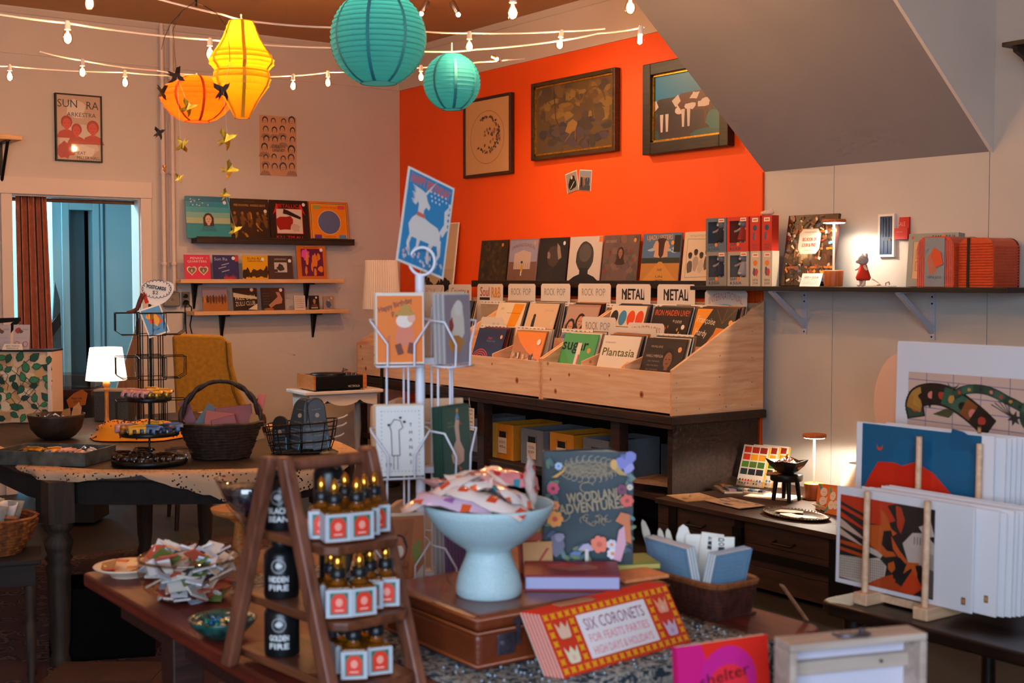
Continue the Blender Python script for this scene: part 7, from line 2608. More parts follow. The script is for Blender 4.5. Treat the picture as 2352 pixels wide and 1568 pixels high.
# wire basket of packets
P = onZ(692, 1040, ZT)
t = thing('wire_basket', 'black wire basket with curled ends holding dark packets', 'basket', (P.x, P.y, ZT + .003), FACE + R(8))
W_, D_ = .155, .09
for j, (z, f_) in enumerate(((.004, .8), (.05, .9), (.095, .97), (.13, 1.0))):
 pts = [(W_ * f_ * math.copysign(abs(math.cos(u)) ** .6, math.cos(u)), D_ * f_ * math.copysign(abs(math.sin(u)) ** .6, math.sin(u)), z + (.012 * math.cos(u) if j else 0)) for u in [2 * math.pi * i / 32 for i in range(32)]]
 MB().tube(pts, .0032, 5, closed=True).build('hoop', m_blackm, t)
 if j:
  MB().tube([(W_ * f_, .0, z + .012), (W_ * f_ + .03, 0, z + .02), (W_ * f_ + .045, 0, z + .03)], .004, 6).build('curl', pm('pale_wire_end', '#c8b8a8', .5), t)
for i in range(12):
 u = 2 * math.pi * i / 12
 f0 = (math.copysign(abs(math.cos(u)) ** .6, math.cos(u)), math.copysign(abs(math.sin(u)) ** .6, math.sin(u)))
 MB().tube([(W_ * .8 * f0[0], D_ * .8 * f0[1], .004), (W_ * .9 * f0[0], D_ * .9 * f0[1], .05), (W_ * f0[0], D_ * f0[1], .13 + .012 * math.cos(u))], .0024, 5).build('upright', m_blackm, t)
MB().box(-.11, -.06, .004, .11, .06, .007).build('bottom_mesh', m_blackm, t)
m_pkt = pm('dark_packet', '#2c2620', .45, ns=30, na=.25)
m_blk = pm('packet_label_band', '#20242a', .4)
for i, (x, y, rz, tl, lab) in enumerate(((-.085, -.03, -20, -.1, 'rounded dark packet lying lowest at the left of the wire basket'), (-.04, .01, -10, .22, 'rounded dark packet leaning right, second in the wire basket'), (-.012, .035, 0, .1, 'rounded dark packet behind the leaning one in the wire basket'), (.045, -.01, 4, .0, 'rounded dark packet with a round badge in the middle of the wire basket'), (.09, -.015, 8, -.14, 'tall rounded dark packet at the right of the wire basket'), (.07, .04, 6, -.05, 'rounded dark packet at the back right of the wire basket'))):
 q = t.matrix_basis @ Vector((x, y, .012))
 b = thing('rounded_packet', lab, 'packet', q, 0, 'rounded packets in the wire basket', (-.1, tl, FACE + R(rz)))
 hw, h_ = .038, (.22 if i else .15)
 pr = [(-hw, 0), (hw, 0), (hw, h_ - hw)] + [(hw * math.cos(u), h_ - hw + hw * math.sin(u)) for u in [math.pi * k_ / 10 for k_ in range(1, 10)]] + [(-hw, h_ - hw)]
 MB().prism_y(pr, 0, .012).build('pouch', m_pkt, b, bev=.003)
 MB().box(-hw, -.002, .004, hw, .0, .1).build('label_band', m_blk, b)
 a = Art(.0025)
 for k_ in range(2):
  for j in range(3):
   a.text('HOUSEHOLD', 0, .088 - k_ * .05 - j * .012, .008, '#8a8a8c', .05)
 a.rect(hw * .75, .03, .005, .05, '#4a9ac0')
 a.ell(0, h_ - .07, .009, .01, '#a89078')
 a.scribble(-.02, h_ - .045, .04, .005, '#8a7a68', .001)
 a.scribble(-.02, h_ - .1, .04, .005, '#8a7a68', .001)
 a.build('packet_print', b, m_ink)

# small stool with basket at the left edge
P = onZ(45, 1262, .50)
t = thing('side_stool', 'small dark wooden stand with turned legs at the left edge', 'stool', (P.x - .12, P.y - .04, 0), FACE + R(20))
m_st = woodm('stool_wood', '#120a06', '#2a180c', .8, 4)  # wood tone darkened to stand for the shade at floor level
MB().box(-.18, -.13, .48, .18, .13, .50).build('top', m_st, t, bev=.004)
MB().box(-.16, -.11, .40, .16, .11, .479).build('apron', m_st, t)
for x in (-.14, .14):
 for y in (-.09, .09):
  MB().lathe([(.014, 0), (.02, .02), (.012, .04), (.018, .15), (.022, .25), (.014, .28), (.022, .3), (.02, .399)], 12, (x, y, 0)).build('leg', m_leg, t)
b = thing('wicker_bowl', 'round orange brown wicker basket of paper cones on the small stand', 'basket', (P.x - .09, P.y - .02, .501), FACE)
m_wo = woodm('orange_wicker', '#5a2a10', '#9a5420', .6, 18, (3, 3, 1))
for j in range(12):
 z = .008 + j * .0115
 r_ = .085 + .06 * math.sin(j / 11 * 1.5)
 MB().tube([(r_ * math.cos(u) * (1 + .025 * math.sin(10 * u + j * math.pi)), r_ * math.sin(u) * (1 + .025 * math.sin(10 * u + j * math.pi)), z) for u in [2 * math.pi * i / 30 for i in range(30)]], .0075, 5, closed=True).build('weave_strand', m_wo, b)
MB().lathe([(.08, .002), (.001, .004)], 20).build('bottom', m_wo, b)
MB().tube([(-.06, 0, .13), (0, -.05, .16), (.06, -.06, .145), (.1, -.04, .135)], .008, 6).build('handle', m_wo, b)
m_pp = [pm('cone_white', '#d8d0c8', .7, ns=30, na=.15), pm('cone_grey', '#8a847c', .6, ns=30, na=.3)]
for i in range(9):
 u, r_ = i * .9, .04 + .05 * (i % 3) / 2
 q = Vector((b.location.x + r_ * math.cos(u), b.location.y + r_ * math.sin(u), .58))
 o = MB().lathe([(.006, 0), (.02, .05), (.034, .11), (.03, .11), (.016, .05)], 10).build('paper_cone', m_pp[i % 2], None, q, (random.uniform(-.4, .4), random.uniform(-.4, .4), 0))
 tag(o, 'crumpled paper cone in the orange wicker basket', 'paper cone', 'paper cones in the orange wicker basket')

# dark player cabinet behind, crate and papers on the floor
P = onD(160, 940, 8.0)
t = thing('player_cabinet', 'dark cabinet with a clear lid and orange tag behind the leaf box', 'cabinet', (P.x, P.y, 0), FACE)
MB().box(-.22, 0, .02, .14, .3, .80).build('body', m_blackc, t, bev=.004)
MB().box(-.21, .01, .80, .13, .29, .84).build('deck', pm('deck_brown', '#3a241c', .4), t, bev=.003)
MB().box(-.2, .02, .842, .12, .28, .93).build('clear_lid', glass('smoky_lid', '#d8ccc8', .05, .84), t, bev=.01)
MB().prism_y([(-.0, .73), (.1, .75), (.115, .82), (.08, .845), (.03, .82), (-.015, .78)], -.012, -.008).build('hanging_tag', pm('orange_tag', '#b8682c', .7), t)
a = Art()
a.text('PLAY ME', .05, .79, .014, '#4a2414', .06)
a.text('LOUD', .05, .77, .014, '#4a2414', .04)
a.build('handwriting', t, m_ink, (0, -.0125, 0))
P = onZ(240, 1500, .0)
t = thing('floor_crate', 'black open crate on the floor under the foreground table', 'crate', (P.x, P.y, 0), FACE + R(15))
for b in ((-.2, -.14, .2, -.125), (-.2, .125, .2, .14), (-.2, -.125, -.185, .125), (.185, -.125, .2, .125)):
 MB().box(b[0], b[1], .015, b[2], b[3], .30).build('side', pm('crate_black', '#070605', .9, spec=.1), t, bev=.003)  # black deepened in the colour to stand for blocked daylight
MB().box(-.2, -.14, 0, .2, .14, .0145).build('bottom', pm('crate_black'), t)
P = onZ(230, 1562, 0)
o = MB().box(-.22, -.14, 0, .22, .14, .06).box(-.2, -.12, .0605, .18, .1, .064).build('cardboard_box', pm('brown_board', '#4a2c1c', .9, ns=12, na=.15), None, (P.x, P.y - .12, 0.0), (0, 0, FACE))
tag(o, 'flat brown cardboard box on the floor at the bottom edge', 'box')
for i, (px, py, lab) in enumerate(((205, 1366, 'cream flyer with red print lying on the rug'), (232, 1382, 'cream flyer with red print lying nearer the foreground table'))):
 P = onZ(px, py, .013)
 o = MB().box(-.08, -.055, 0, .08, .055, .0012).build('flyer', pm('cream_tag'), None, (P.x, P.y, .0135 + i * .002), (0, 0, FACE + R(-25 + 40 * i)))
 tag(o, lab, 'flyer', 'flyers on the rug')
 a = Art(.0002)
 a.blob(.01, .01, .03, .022, '#b83a1c', 9, .4)
 a.build('print', o, m_ink, (0, 0, .0012), (R(-90), 0, 0))

# ================================================================== foreground table
ZF = .72
m_red = woodm('red_brown_table', '#521a0e', '#762816', .5, 4, (8, 1, 8))
t = thing('display_table', 'red-brown wooden display table filling the foreground', 'table', (0, 0, 0))
X0, X1, Y0, Y1 = 1.10, 2.315, 1.985, 3.555
r_ = .05
pts = [(X0 + .01, Y0), (X1 - r_, Y0)] + [(X1 - r_ + r_ * math.sin(u), Y0 + r_ - r_ * math.cos(u)) for u in (.4, .8, 1.2, 1.57)] + [(X1, Y1 - .02), (X1 - .02, Y1), (X0 + .015, Y1), (X0, Y1 - .015), (X0, Y0 + .01)]
MB().prism(pts, ZF - .036, ZF).build('top', m_red, t, bev=.008, seg=3)
MB().box(X0 + .08, Y0 + .08, ZF - .12, X1 - .08, Y1 - .08, ZF - .037).build('apron', woodm('dark_red_apron', '#2a120c', '#40201a', .5), t)
for x, y in ((X0 + .09, Y0 + .10), (X1 - .12, Y0 + .10), (X0 + .09, Y1 - .5), (X1 - .12, Y1 - .12)):
 MB().box(x - .04, y - .04, 0, x + .04, y + .04, ZF - .038).build('leg', woodm('dark_red_apron', '', ''), t, bev=.004)

def floralmat():
 M = bpy.data.materials.new('blue_floral_cloth')
 M.use_nodes = True
 nt = M.node_tree
 b = nt.nodes['Principled BSDF']
 b.inputs['Roughness'].default_value = .9
 tc = nt.nodes.new('ShaderNodeTexCoord')
 no = nt.nodes.new('ShaderNodeTexNoise')
 no.inputs['Scale'].default_value = 42
 no.inputs['Detail'].default_value = 2.5
 no.inputs['Distortion'].default_value = 1.6
 nt.links.new(tc.outputs['Object'], no.inputs['Vector'])
 rp = nt.nodes.new('ShaderNodeValToRGB')
 e = rp.color_ramp.elements
 e[0].position = .44
 e[0].color = (*lin('#20303c'), 1)
 e[1].position = .5
 e[1].color = (*lin('#8a8a86'), 1)
 q = e.new(.6)
 q.color = (*lin('#b8a898'), 1)
 q = e.new(.64)
 q.color = (*lin('#3a4a58'), 1)
 nt.links.new(no.outputs['Fac'], rp.inputs[0])
 nt.links.new(rp.outputs[0], b.inputs['Base Color'])
 return M

t = thing('table_runner', 'blue and beige floral runner across the display table', 'table runner', (0, 0, 0))
nx, ny = 16, 36
vs = []
for j in range(ny + 1):
 for i in range(nx + 1):
  x = 1.37 + (2.125 - 1.37) * i / nx
  y = 1.975 + (3.25 - 1.975) * j / ny
  z = ZF + .0025
  if i == nx and 8 < j < 14:
   z += .006
  if j == 0:
   z = ZF - .09
   y = 1.973
  elif j == 1:
   y, z = 1.976, ZF + .001
  vs.append((x, y, z))
fs = [(j * (nx + 1) + i, j * (nx + 1) + i + 1, (j + 1) * (nx + 1) + i + 1, (j + 1) * (nx + 1) + i) for j in range(ny) for i in range(nx)]
o = MB().add(vs, fs, True).build('cloth', floralmat(), t)
o.modifiers.new('s', 'SOLIDIFY').thickness = .0015
bd = MB()
for i in range(170):
 bd.ball((random.uniform(1.40, 2.11), random.uniform(2.0, 2.25), ZF + .004), .0035, 6, 4)
o = bd.build('beads', pm('grey_pearl', '#9fb4c4', .15, .5), t)
o['kind'] = 'stuff'

# brown suitcase
t = thing('suitcase', 'small vintage brown leather suitcase lying flat on the runner', 'suitcase', (1.72, 2.345, ZF + .004))
m_lea = pm('brown_leather', '#6e2f14', .4, ns=14, na=.22, bump=.15, bs=120, coat=.25)
m_lea2 = pm('leather_trim', '#8a4018', .35, coat=.3)
W_, D_, H_ = .52, .37, .116
MB().box(-W_ / 2, -D_ / 2, 0, W_ / 2, D_ / 2, .078).build('case_body', m_lea, t, bev=.012, seg=3)
MB().box(-W_ / 2 - .002, -D_ / 2 - .002, .080, W_ / 2 + .002, D_ / 2 + .002, H_).build('lid', m_lea, t, bev=.012, seg=3)
rect = lambda z, q: [(-W_ / 2 - q, -D_ / 2 - q, z), (W_ / 2 + q, -D_ / 2 - q, z), (W_ / 2 + q, D_ / 2 + q, z), (-W_ / 2 - q, D_ / 2 + q, z)]
for z, rr in ((.106, .0035), (.079, .003), (.012, .0035)):
 MB().tube(rect(z, .001), rr, 6, closed=True).build('edge_piping', m_lea2, t)
m_lock = pm('old_lock_steel', '#6a6470', .35, .8, ns=40, na=.3)
for x in (-.185, .16):
 l_ = MB().box(x - .028, -D_ / 2 - .006, .028, x + .016, -D_ / 2 - .001, .072).build('lock_plate', m_lock, t, bev=.002)
 MB().cyl((x - .008, -D_ / 2 - .012, .05), (x - .008, -D_ / 2 - .006, .05), .011).build('lock_button', m_lock, l_)
 MB().box(x + .018, -D_ / 2 - .010, .045, x + .026, -D_ / 2 - .003, .09).box(x + .012, -D_ / 2 - .009, .09, x + .032, -D_ / 2 - .003, .1).build('hasp', m_lock, l_)
MB().tube([(-.07, -D_ / 2 - .004, .03), (-.07, -D_ / 2 - .02, .022), (0, -D_ / 2 - .028, .02), (.07, -D_ / 2 - .02, .022), (.07, -D_ / 2 - .004, .03)], .007, 8).build('handle', m_lea2, t)
ZSU = ZF + .004 + H_

# pedestal bowl with sweet packets
BC = Vector((1.585, 2.30, ZSU + .0005))
t = thing('pedestal_bowl', 'pale blue speckled ceramic bowl on a flared pedestal', 'bowl', BC)
pr = [(.067, 0), (.071, .004), (.071, .02), (.066, .045), (.052, .078), (.0475, .092), (.052, .1), (.085, .122), (.115, .148), (.135, .178), (.1415, .196), (.1395, .199), (.1365, .196), (.13, .178), (.108, .15), (.07, .124), (.001, .112)]
MB().lathe(pr, 48).build('ceramic', pm('pale_blue_glaze', '#b2ccd0', .5, ns=260, na=.10, bump=.12, bs=180), t)
PKC = [('#f0e0d8', '#e0482c', '#e8a08c'), ('#e8b0b4', '#d83a5a', '#2a8aa0'), ('#d8bcd4', '#e05a2c', '#a86ab0'), ('#f4e0d0', '#e8824a', '#f0a878'), ('#dc8a90', '#c82a34', '#3a8a9a'), ('#f0e6e0', '#e8643a', '#c890b8')]

def sweet_packet(loc, rot, L, Wd, k_, label, th=.014):
 c = PKC[k_ % len(PKC)]
 n, m = 9, 5
 vs = []
 for sgn in (-1, 1):
  for i in range(n):
   for j in range(m):
    u, v = -1 + 2 * i / (n - 1), -1 + 2 * j / (m - 1)
    hgt = th * (1 - u ** 4) * (1 - v * v) * .5
    vs.append((u * L / 2, v * Wd / 2 * (1 + .06 * (i % 2) * (abs(u) > .9)), sgn * hgt + .003 * math.sin(7 * u + 3 * v)))
 fs = []
 for s_ in (0, 1):
  for i in range(n - 1):
   for j in range(m - 1):
    q = (s_ * n * m + i * m + j, s_ * n * m + i * m + j + 1, s_ * n * m + (i + 1) * m + j + 1, s_ * n * m + (i + 1) * m + j)
    fs.append(q if s_ == 0 else q[::-1])
 me = bpy.data.meshes.new('sweet_packet')
 me.from_pydata(vs, [], fs)
 me.polygons.foreach_set('use_smooth', [True] * len(fs))
 at = me.attributes.new('Ink', 'FLOAT_COLOR', 'CORNER')
 cols = []
 for q, pl in enumerate(me.polygons):
  i, j = (q % ((n - 1) * (m - 1))) // (m - 1), q % (m - 1)
  cc = lin(c[0])
  if k_ % 3 == 0 and i % 3 == 1 and j in (1, 2):
   cc = lin(c[1])
  elif k_ % 3 == 1 and (i * 3 + j) % 4 == 0:
   cc = lin(c[1] if i % 2 else c[2])
  elif k_ % 3 == 2 and (i + 2 * j) % 5 == 0:
   cc = lin(c[2] if j % 2 else c[1])
  cols += [*cc, 1.0] * pl.loop_total
 at.data.foreach_set('color', cols)
 me.materials.append(printm('wrapper_print', .2, .7))
 o = bpy.data.objects.new('sweet_packet', me)
 COL.objects.link(o)
 o.location = loc
 o.rotation_euler = rot
 tag(o, label, 'sweet packet', 'sweet packets heaped in the blue bowl')
 return o

FR = Matrix.Rotation(FACE, 3, 'Z')
PK = [(-.10, -.03, .215, .18, .06, 0, -25, 12, 0, 'long striped sweet packet sticking out over the left rim of the blue bowl'), (-.07, -.08, .198, .16, .055, 12, 8, -14, 2, 'lilac and white sweet packet along the front left rim of the blue bowl'),
      (.0, -.085, .203, .17, .055, 10, 16, -22, 0, 'orange striped sweet packet across the front of the blue bowl'), (-.02, .0, .235, .13, .07, 25, -5, 30, 3, 'square pale sweet packet with an orange oval on top of the heap'),
      (.05, .03, .235, .11, .06, 20, 10, 10, 4, 'red and teal sweet packet near the top of the heap'), (.02, -.03, .222, .12, .06, -20, 30, -35, 1, 'teal and pink sweet packet in the middle of the heap'),
      (.09, .0, .225, .13, .045, 80, 70, 80, 0, 'upright orange striped sweet roll at the right of the heap'), (.06, -.06, .205, .1, .05, 30, 20, 50, 5, 'small pale sweet packet at the right front of the heap'),
      (-.09, .05, .21, .13, .055, 0, 20, 60, 1, 'pink flecked sweet packet at the back left of the heap'), (-.03, .07, .215, .14, .06, -15, 10, 5, 4, 'dark red sweet packet at the back of the heap'),
      (.02, .09, .225, .12, .06, -30, 0, -20, 3, 'pale orange sweet packet standing at the back of the heap'), (-.05, -.04, .22, .12, .05, 15, -18, -8, 5, 'white sweet packet with orange flecks lying across the heap')]
for x, y, z, L, Wd, rx, ry, rz, k_, lab in PK:
 sweet_packet(BC + FR @ Vector((x, y, z + .012)), (R(rx), R(ry), FACE + R(rz)), L * 1.05, Wd * 1.12, k_, lab, .024)

# standing picture book, lying books, tag
P = onD(1352, 1300, 3.04)
t = thing('picture_book', 'dark green picture book with flowers and gold lettering standing upright', 'book', (P.x, P.y, ZSU + .018), FACE + R(-4))
W_, H_ = .205, .262
fc_ = MB().box(-W_ / 2, 0, 0, W_ / 2, .003, H_).build('front_cover', pm('dark_green_board', '#1c3038', .45), t)
MB().hexa([(-W_ / 2, .012, 0), (W_ / 2 - .05, .075, 0), (W_ / 2 - .05, .078, 0), (-W_ / 2, .015, 0)], [(-W_ / 2, .012, H_), (W_ / 2 - .05, .075, H_), (W_ / 2 - .05, .078, H_), (-W_ / 2, .015, H_)]).build('back_cover', pm('dark_green_board'), t)
MB().hexa([(-W_ / 2 + .002, .0035, .003), (W_ / 2 - .012, .0035, .003), (W_ / 2 - .06, .07, .003), (-W_ / 2 + .002, .0115, .003)], [(-W_ / 2 + .002, .0035, H_ - .004), (W_ / 2 - .012, .0035, H_ - .004), (W_ / 2 - .06, .07, H_ - .004), (-W_ / 2 + .002, .0115, H_ - .004)]).build('pages', pm('blue_pages', '#8ab8c8', .7), t)
MB().box(-W_ / 2 - .006, 0, 0, -W_ / 2, .016, H_).build('spine', pm('brown_spine', '#2c2018', .5), t)
a = Art()
a.rect(0, H_ / 2, W_ - .002, H_ - .002, '#1c3038')
GO = '#a08a68'
a.ell(0, H_ * .845, W_ * .3, H_ * .085, '#5a5044', 24)
for i in range(26):
 u = 2 * math.pi * i / 26
 a.arc(W_ * .3 * math.cos(u), H_ * (.845 + .09 * math.sin(u)), .008, .008, u, u + 4.5, .0018, GO, 7)
for i in range(10):
 a.scribble(-W_ * .22, H_ * (.805 + i * .009), W_ * .44, .008, GO, .0012, 10)
a.text('WOODLAND', W_ * .06, H_ * .62, .024, GO, W_ * .62, a=.13, bold=.0008)
a.text('ADVENTURES', W_ * .03, H_ * .525, .024, GO, W_ * .74, a=.13, bold=.0008)
a.arc(-W_ * .02, H_ * .69, .016, .012, .5, 5.5, .002, GO, 12)
a.arc(-W_ * .3, H_ * .44, .018, .014, 2, 6.5, .002, GO, 12)
for i in range(9):
 a.arc(W_ * (-.06 + i * .035), H_ * (.4 + .02 * math.sin(i * 1.7)), .008, .008, i, i + 4, .0015, GO, 7)

def flower(a, x, z, r_, c1, c2):
 for i in range(7):
  u = 2 * math.pi * i / 7
  a.ell(x + r_ * .55 * math.cos(u), z + r_ * .55 * math.sin(u), r_ * .5, r_ * .42, c1, 10, u, same=True)
 a.k += 1
 a.ell(x, z, r_ * .34, r_ * .34, c2, 10)

for i in range(46):
 x = random.choice([random.uniform(-.48, -.34), random.uniform(.34, .48)]) if i % 2 else random.uniform(-.46, .46)
 z = random.uniform(.05, .95) if i % 2 else random.uniform(.03, .2)
 a.ell(x * W_, z * H_, .012, .005, random.choice(['#4a6a4a', '#3a5a5a', '#6a7a4a', '#5a7a7a', '#3a4a6a']), 9, random.random() * 3)
flower(a, -W_ * .4, H_ * .68, .014, '#d84a6a', '#7a1a2a')
flower(a, -W_ * .38, H_ * .41, .019, '#f0983c', '#d84a2c')
flower(a, -W_ * .38, H_ * .53, .011, '#e8904a', '#c86a2c')
flower(a, W_ * .12, H_ * .19, .02, '#f07a5a', '#d85a3c')
flower(a, W_ * .26, H_ * .19, .012, '#d8ccd8', '#e0903c')
flower(a, W_ * .27, H_ * .11, .013, '#e4d8e0', '#e0903c')
flower(a, W_ * .43, H_ * .58, .015, '#e05a4a', '#a8322c')
flower(a, W_ * .37, H_ * .68, .012, '#7a2a4a', '#4a1a3a')
flower(a, -W_ * .34, H_ * .88, .009, '#a8c0dc', '#5a7ab0')
flower(a, W_ * .46, H_ * .7, .007, '#d8c8b8', '#b09070')
for x, z in ((.4, .93), (.45, .87), (.36, .9), (.46, .95)):
 a.blob(W_ * x, H_ * z, .014, .014, random.choice(['#7a7ac0', '#9a94d0', '#5a5a9a']), 9, .3)
a.poly([(-W_ * .42, H_ * .78), (-W_ * .3, H_ * .84), (-W_ * .26, H_ * .88), (-W_ * .28, H_ * .83), (-W_ * .36, H_ * .78)], '#e0a03c')
a.poly([(W_ * .24, H_ * .9), (W_ * .3, H_ * .93), (W_ * .34, H_ * .87), (W_ * .44, H_ * .8), (W_ * .34, H_ * .81), (W_ * .28, H_ * .85)], '#b8904c')
a.ell(W_ * .28, H_ * .9, .008, .012, '#d8a44c')
a.poly([(W_ * .3, H_ * .4), (W_ * .36, H_ * .48), (W_ * .46, H_ * .46), (W_ * .48, H_ * .2), (W_ * .42, H_ * .22), (W_ * .4, H_ * .36)], '#d0703c')
a.poly([(W_ * .28, H_ * .06), (W_ * .34, H_ * .32), (W_ * .4, H_ * .36), (W_ * .42, H_ * .2), (W_ * .36, H_ * .04)], '#d8a0b0')
a.poly([(-W_ * .12, H_ * .14), (-W_ * .06, H_ * .19), (W_ * .0, H_ * .2), (W_ * .06, H_ * .14), (0, H_ * .13)], '#b8a8c0')
a.rect(-W_ * .02, H_ * .09, .008, .03, '#d8c8c0')
a.poly([(-W_ * .22, H_ * .1), (-W_ * .16, H_ * .13), (-W_ * .08, H_ * .12), (-W_ * .1, H_ * .09)], '#5a7ab0')
a.blob(-W_ * .34, H_ * .18, .018, .026, '#6a6478', 10, .25)
a.blob(-W_ * .33, H_ * .25, .011, .012, '#8a8498', 9, .2)
a.build('cover_print', fc_, printm('soft_gloss_print', .45, .1))

P = onD(1315, 1340, 2.845)
t = thing('red_book', 'red hardback lying flat with its pale page edges forward', 'book', (P.x, P.y, ZSU + .0005), FACE + R(-1))
MB().box(-.105, 0, 0, .105, .145, .004).build('lower_board', pm('crimson_board', '#8a1c28', .5), t)
MB().box(-.102, .003, .0042, .102, .142, .030).build('pages', pm('lilac_pages', '#a8a8cc', .8), t)
MB().box(-.105, 0, .0302, .105, .145, .0345).build('upper_board', pm('crimson_board'), t)
a = Art()
a.blob(0, .08, .06, .03, '#a85a3c', 12, .3)
a.blob(-.02, .1, .04, .02, '#c83a2c', 12, .3)
a.build('cover_print', t, m_ink, (0, 0, .0345), (R(-90), 0, 0))
P = onZ(1455, 1298, ZSU)
t = thing('thin_book', 'thin green and yellow book under the standing picture book', 'book', (P.x - .06, P.y + .02, ZSU + .0005), FACE + R(12))
MB().box(-.11, -.05, 0, .11, .06, .0165).build('cover', pm('green_board', '#5a7a2c', .5), t, bev=.001)
MB().box(-.108, -.0505, .003, .1105, .058, .0135).build('pages', pm('yellow_pages', '#c8b060', .7), t)
P = onZ(1482, 1325, ZSU)
o = MB().box(-.06, -.045, 0, .06, .045, .007).build('folded_napkin', pm('peach_cloth', '#e08a54', .85, ns=40, na=.1), None, (P.x - .015, P.y + .015, ZSU + .0008), (0, 0, FACE + R(30)))
tag(o, 'peach folded napkin on the suitcase corner beside the blue notebooks', 'napkin')
for i, (px, w_, h_, c, lab) in enumerate(((1238, .07, .075, '#c8905c', 'tan greeting card propped behind the blue bowl foot'), (1222, .06, .09, '#a84a34', 'rust greeting card propped behind the tan one'), (1252, .05, .1, '#b8a040', 'olive and yellow card behind the standing picture book spine'))):
 P = onD(px, 1330, 3.0 + .03 * i)
 o = slab('greeting_card', lab, 'card', w_, h_, .002, (P.x, P.y, ZSU + .001), (-.2, 0, FACE + R(15)), pm('card_' + c.strip('#'), c, .7), 'cards propped on the suitcase')
 a = Art()
 a.poly([(-w_ * .3, .004), (w_ * .3, h_ * .8), (w_ * .4, h_ * .8), (-w_ * .2, .004)], '#a83a24' if i == 0 else '#d8a850')
 a.build('print', o, m_ink)
P = onZ(1318, 1384, ZSU)
o = MB().prism([(-.055, -.016), (.035, -.024), (.05, -.014), (.052, .006), (.038, .018), (-.045, .02)], 0, .0012).build('kraft_tag', pm('kraft_light', '#cf9060', .8), None, (P.x, P.y, ZSU + .002), (R(-6), 0, R(4)))
tag(o, 'blank kraft paper tag on the front edge of the suitcase', 'tag')

# stack of flat red and yellow boxes
A0 = Vector((1.578, 2.025, ZF + .005))
RZ_ = R(7)
m_redb = pm('bright_red_board', '#e0341a', .5)
m_edge = pm('cream_board_edge', '#d8b8a8', .7)
Lx, Hx = .392, .138
for i in range(6):
 off = Matrix.Rotation(RZ_, 3, 'Z') @ Vector((-.003 * i, .0072 * i, 0))
 t = thing('flat_box', ['flat red box with yellow star border and crowns, front of the stack'][0] if i == 0 else f'flat red box in the leaning stack, {["second", "third", "fourth", "fifth", "last"][i - 1]} behind the crown box', 'box', A0 + off, RZ_, 'flat red boxes leaning on the suitcase', (-.56, 0, RZ_))
 MB().box(0, 0, 0, Lx, .0055, Hx).build('card_sleeve', m_redb, t)
 MB().box(-.0012, .0006, .001, -.0001, .005, Hx - .001).build('paper_edge', m_edge, t)
 if i == 0:
  a = Art(.0004, .0001)
  a.rect(Lx / 2, Hx / 2, Lx - .002, Hx - .002, '#d8341c')
  YE = '#f0a414'
  nxs, nzs = 19, 7

  def star(x, z, s_):
   a.poly([(x + s_ * math.cos(u) * q, z + s_ * math.sin(u) * q) for u, q in [(k_ * math.pi / 4, 1.25 if k_ % 2 else .62) for k_ in range(8)]], YE, same=True)
  for k_ in range(nxs):
   x = .012 + (Lx - .024) * k_ / (nxs - 1)
   star(x, .012, .0082)
   star(x, Hx - .012, .0082)
  for k_ in range(1, nzs - 1):
   z = .012 + (Hx - .024) * k_ / (nzs - 1)
   for x in (.012, .077, Lx - .077, Lx - .012):
    star(x, z, .0082)
  a.k += 1
  a.rect(Lx / 2, Hx / 2, Lx - .182, Hx - .044, '#f0e4e4')
  a.text('SIX CORONETS', Lx / 2, Hx * .68, .026, '#8a3a6a', Lx - .21)
  a.text('FOR FEASTS PARTIES', Lx / 2, Hx * .46, .018, '#e87a8a', Lx - .21)
  a.text('HIGH DAYS & HOLIDAYS', Lx / 2, Hx * .27, .018, '#e87a8a', Lx - .21)
  for x, z, c in ((.0445, Hx * .68, '#e8c0a0'), (.0445, Hx * .3, '#e8dcb8'), (Lx - .0445, Hx * .68, '#f0a078'), (Lx - .0445, Hx * .3, '#d0b8cc')):
   a.poly([(x - .016, z - .013), (x - .012, z - .018), (x + .012, z - .018), (x + .016, z - .013), (x + .019, z + .018), (x + .009, z + .004), (x, z + .018), (x - .009, z + .004), (x - .019, z + .018)], c)
   a.ell(x, z - .007, .005, .006, '#f0b8a8' if c != '#d0b8cc' else '#b898b0')
  a.build('box_print', t, printm('box_print', .45, .1))

# wicker tray with blue notebooks
t = thing('wicker_tray', 'small reddish brown wicker basket at the table corner', 'basket', (2.205, 2.285, ZF + .001))
m_wr = woodm('red_wicker', '#2c120c', '#5a2a1c', .6, 30, (3, 3, 1))
for j in range(9):
 f_ = j / 8
 hx, hy, z = .066 + .012 * f_, .112 + .014 * f_, .006 + j * .0095
 pts = []
 for i in range(40):
  u = 2 * math.pi * i / 40
  c_, s_ = math.cos(u), math.sin(u)
  q = 1 + .025 * math.sin(20 * u + j * math.pi)
  pts.append((hx * math.copysign(abs(c_) ** .35, c_) * q, hy * math.copysign(abs(s_) ** .35, s_) * q, z))
 MB().tube(pts, .0056 if j < 8 else .0075, 5, closed=True).build('weave_strand', m_wr if j < 8 else woodm('rim_wicker', '#6a3416', '#9a5a28', .6, 40, (3, 3, 1)), t)
MB().box(-.068, -.114, 0, .068, .114, .005).build('bottom', m_wr, t)
m_nb = pm('blue_notebook_cover', '#7ea2c0', .5, ns=50, na=.06)
m_pg = pm('cream_pages', '#e4dcd2', .8)

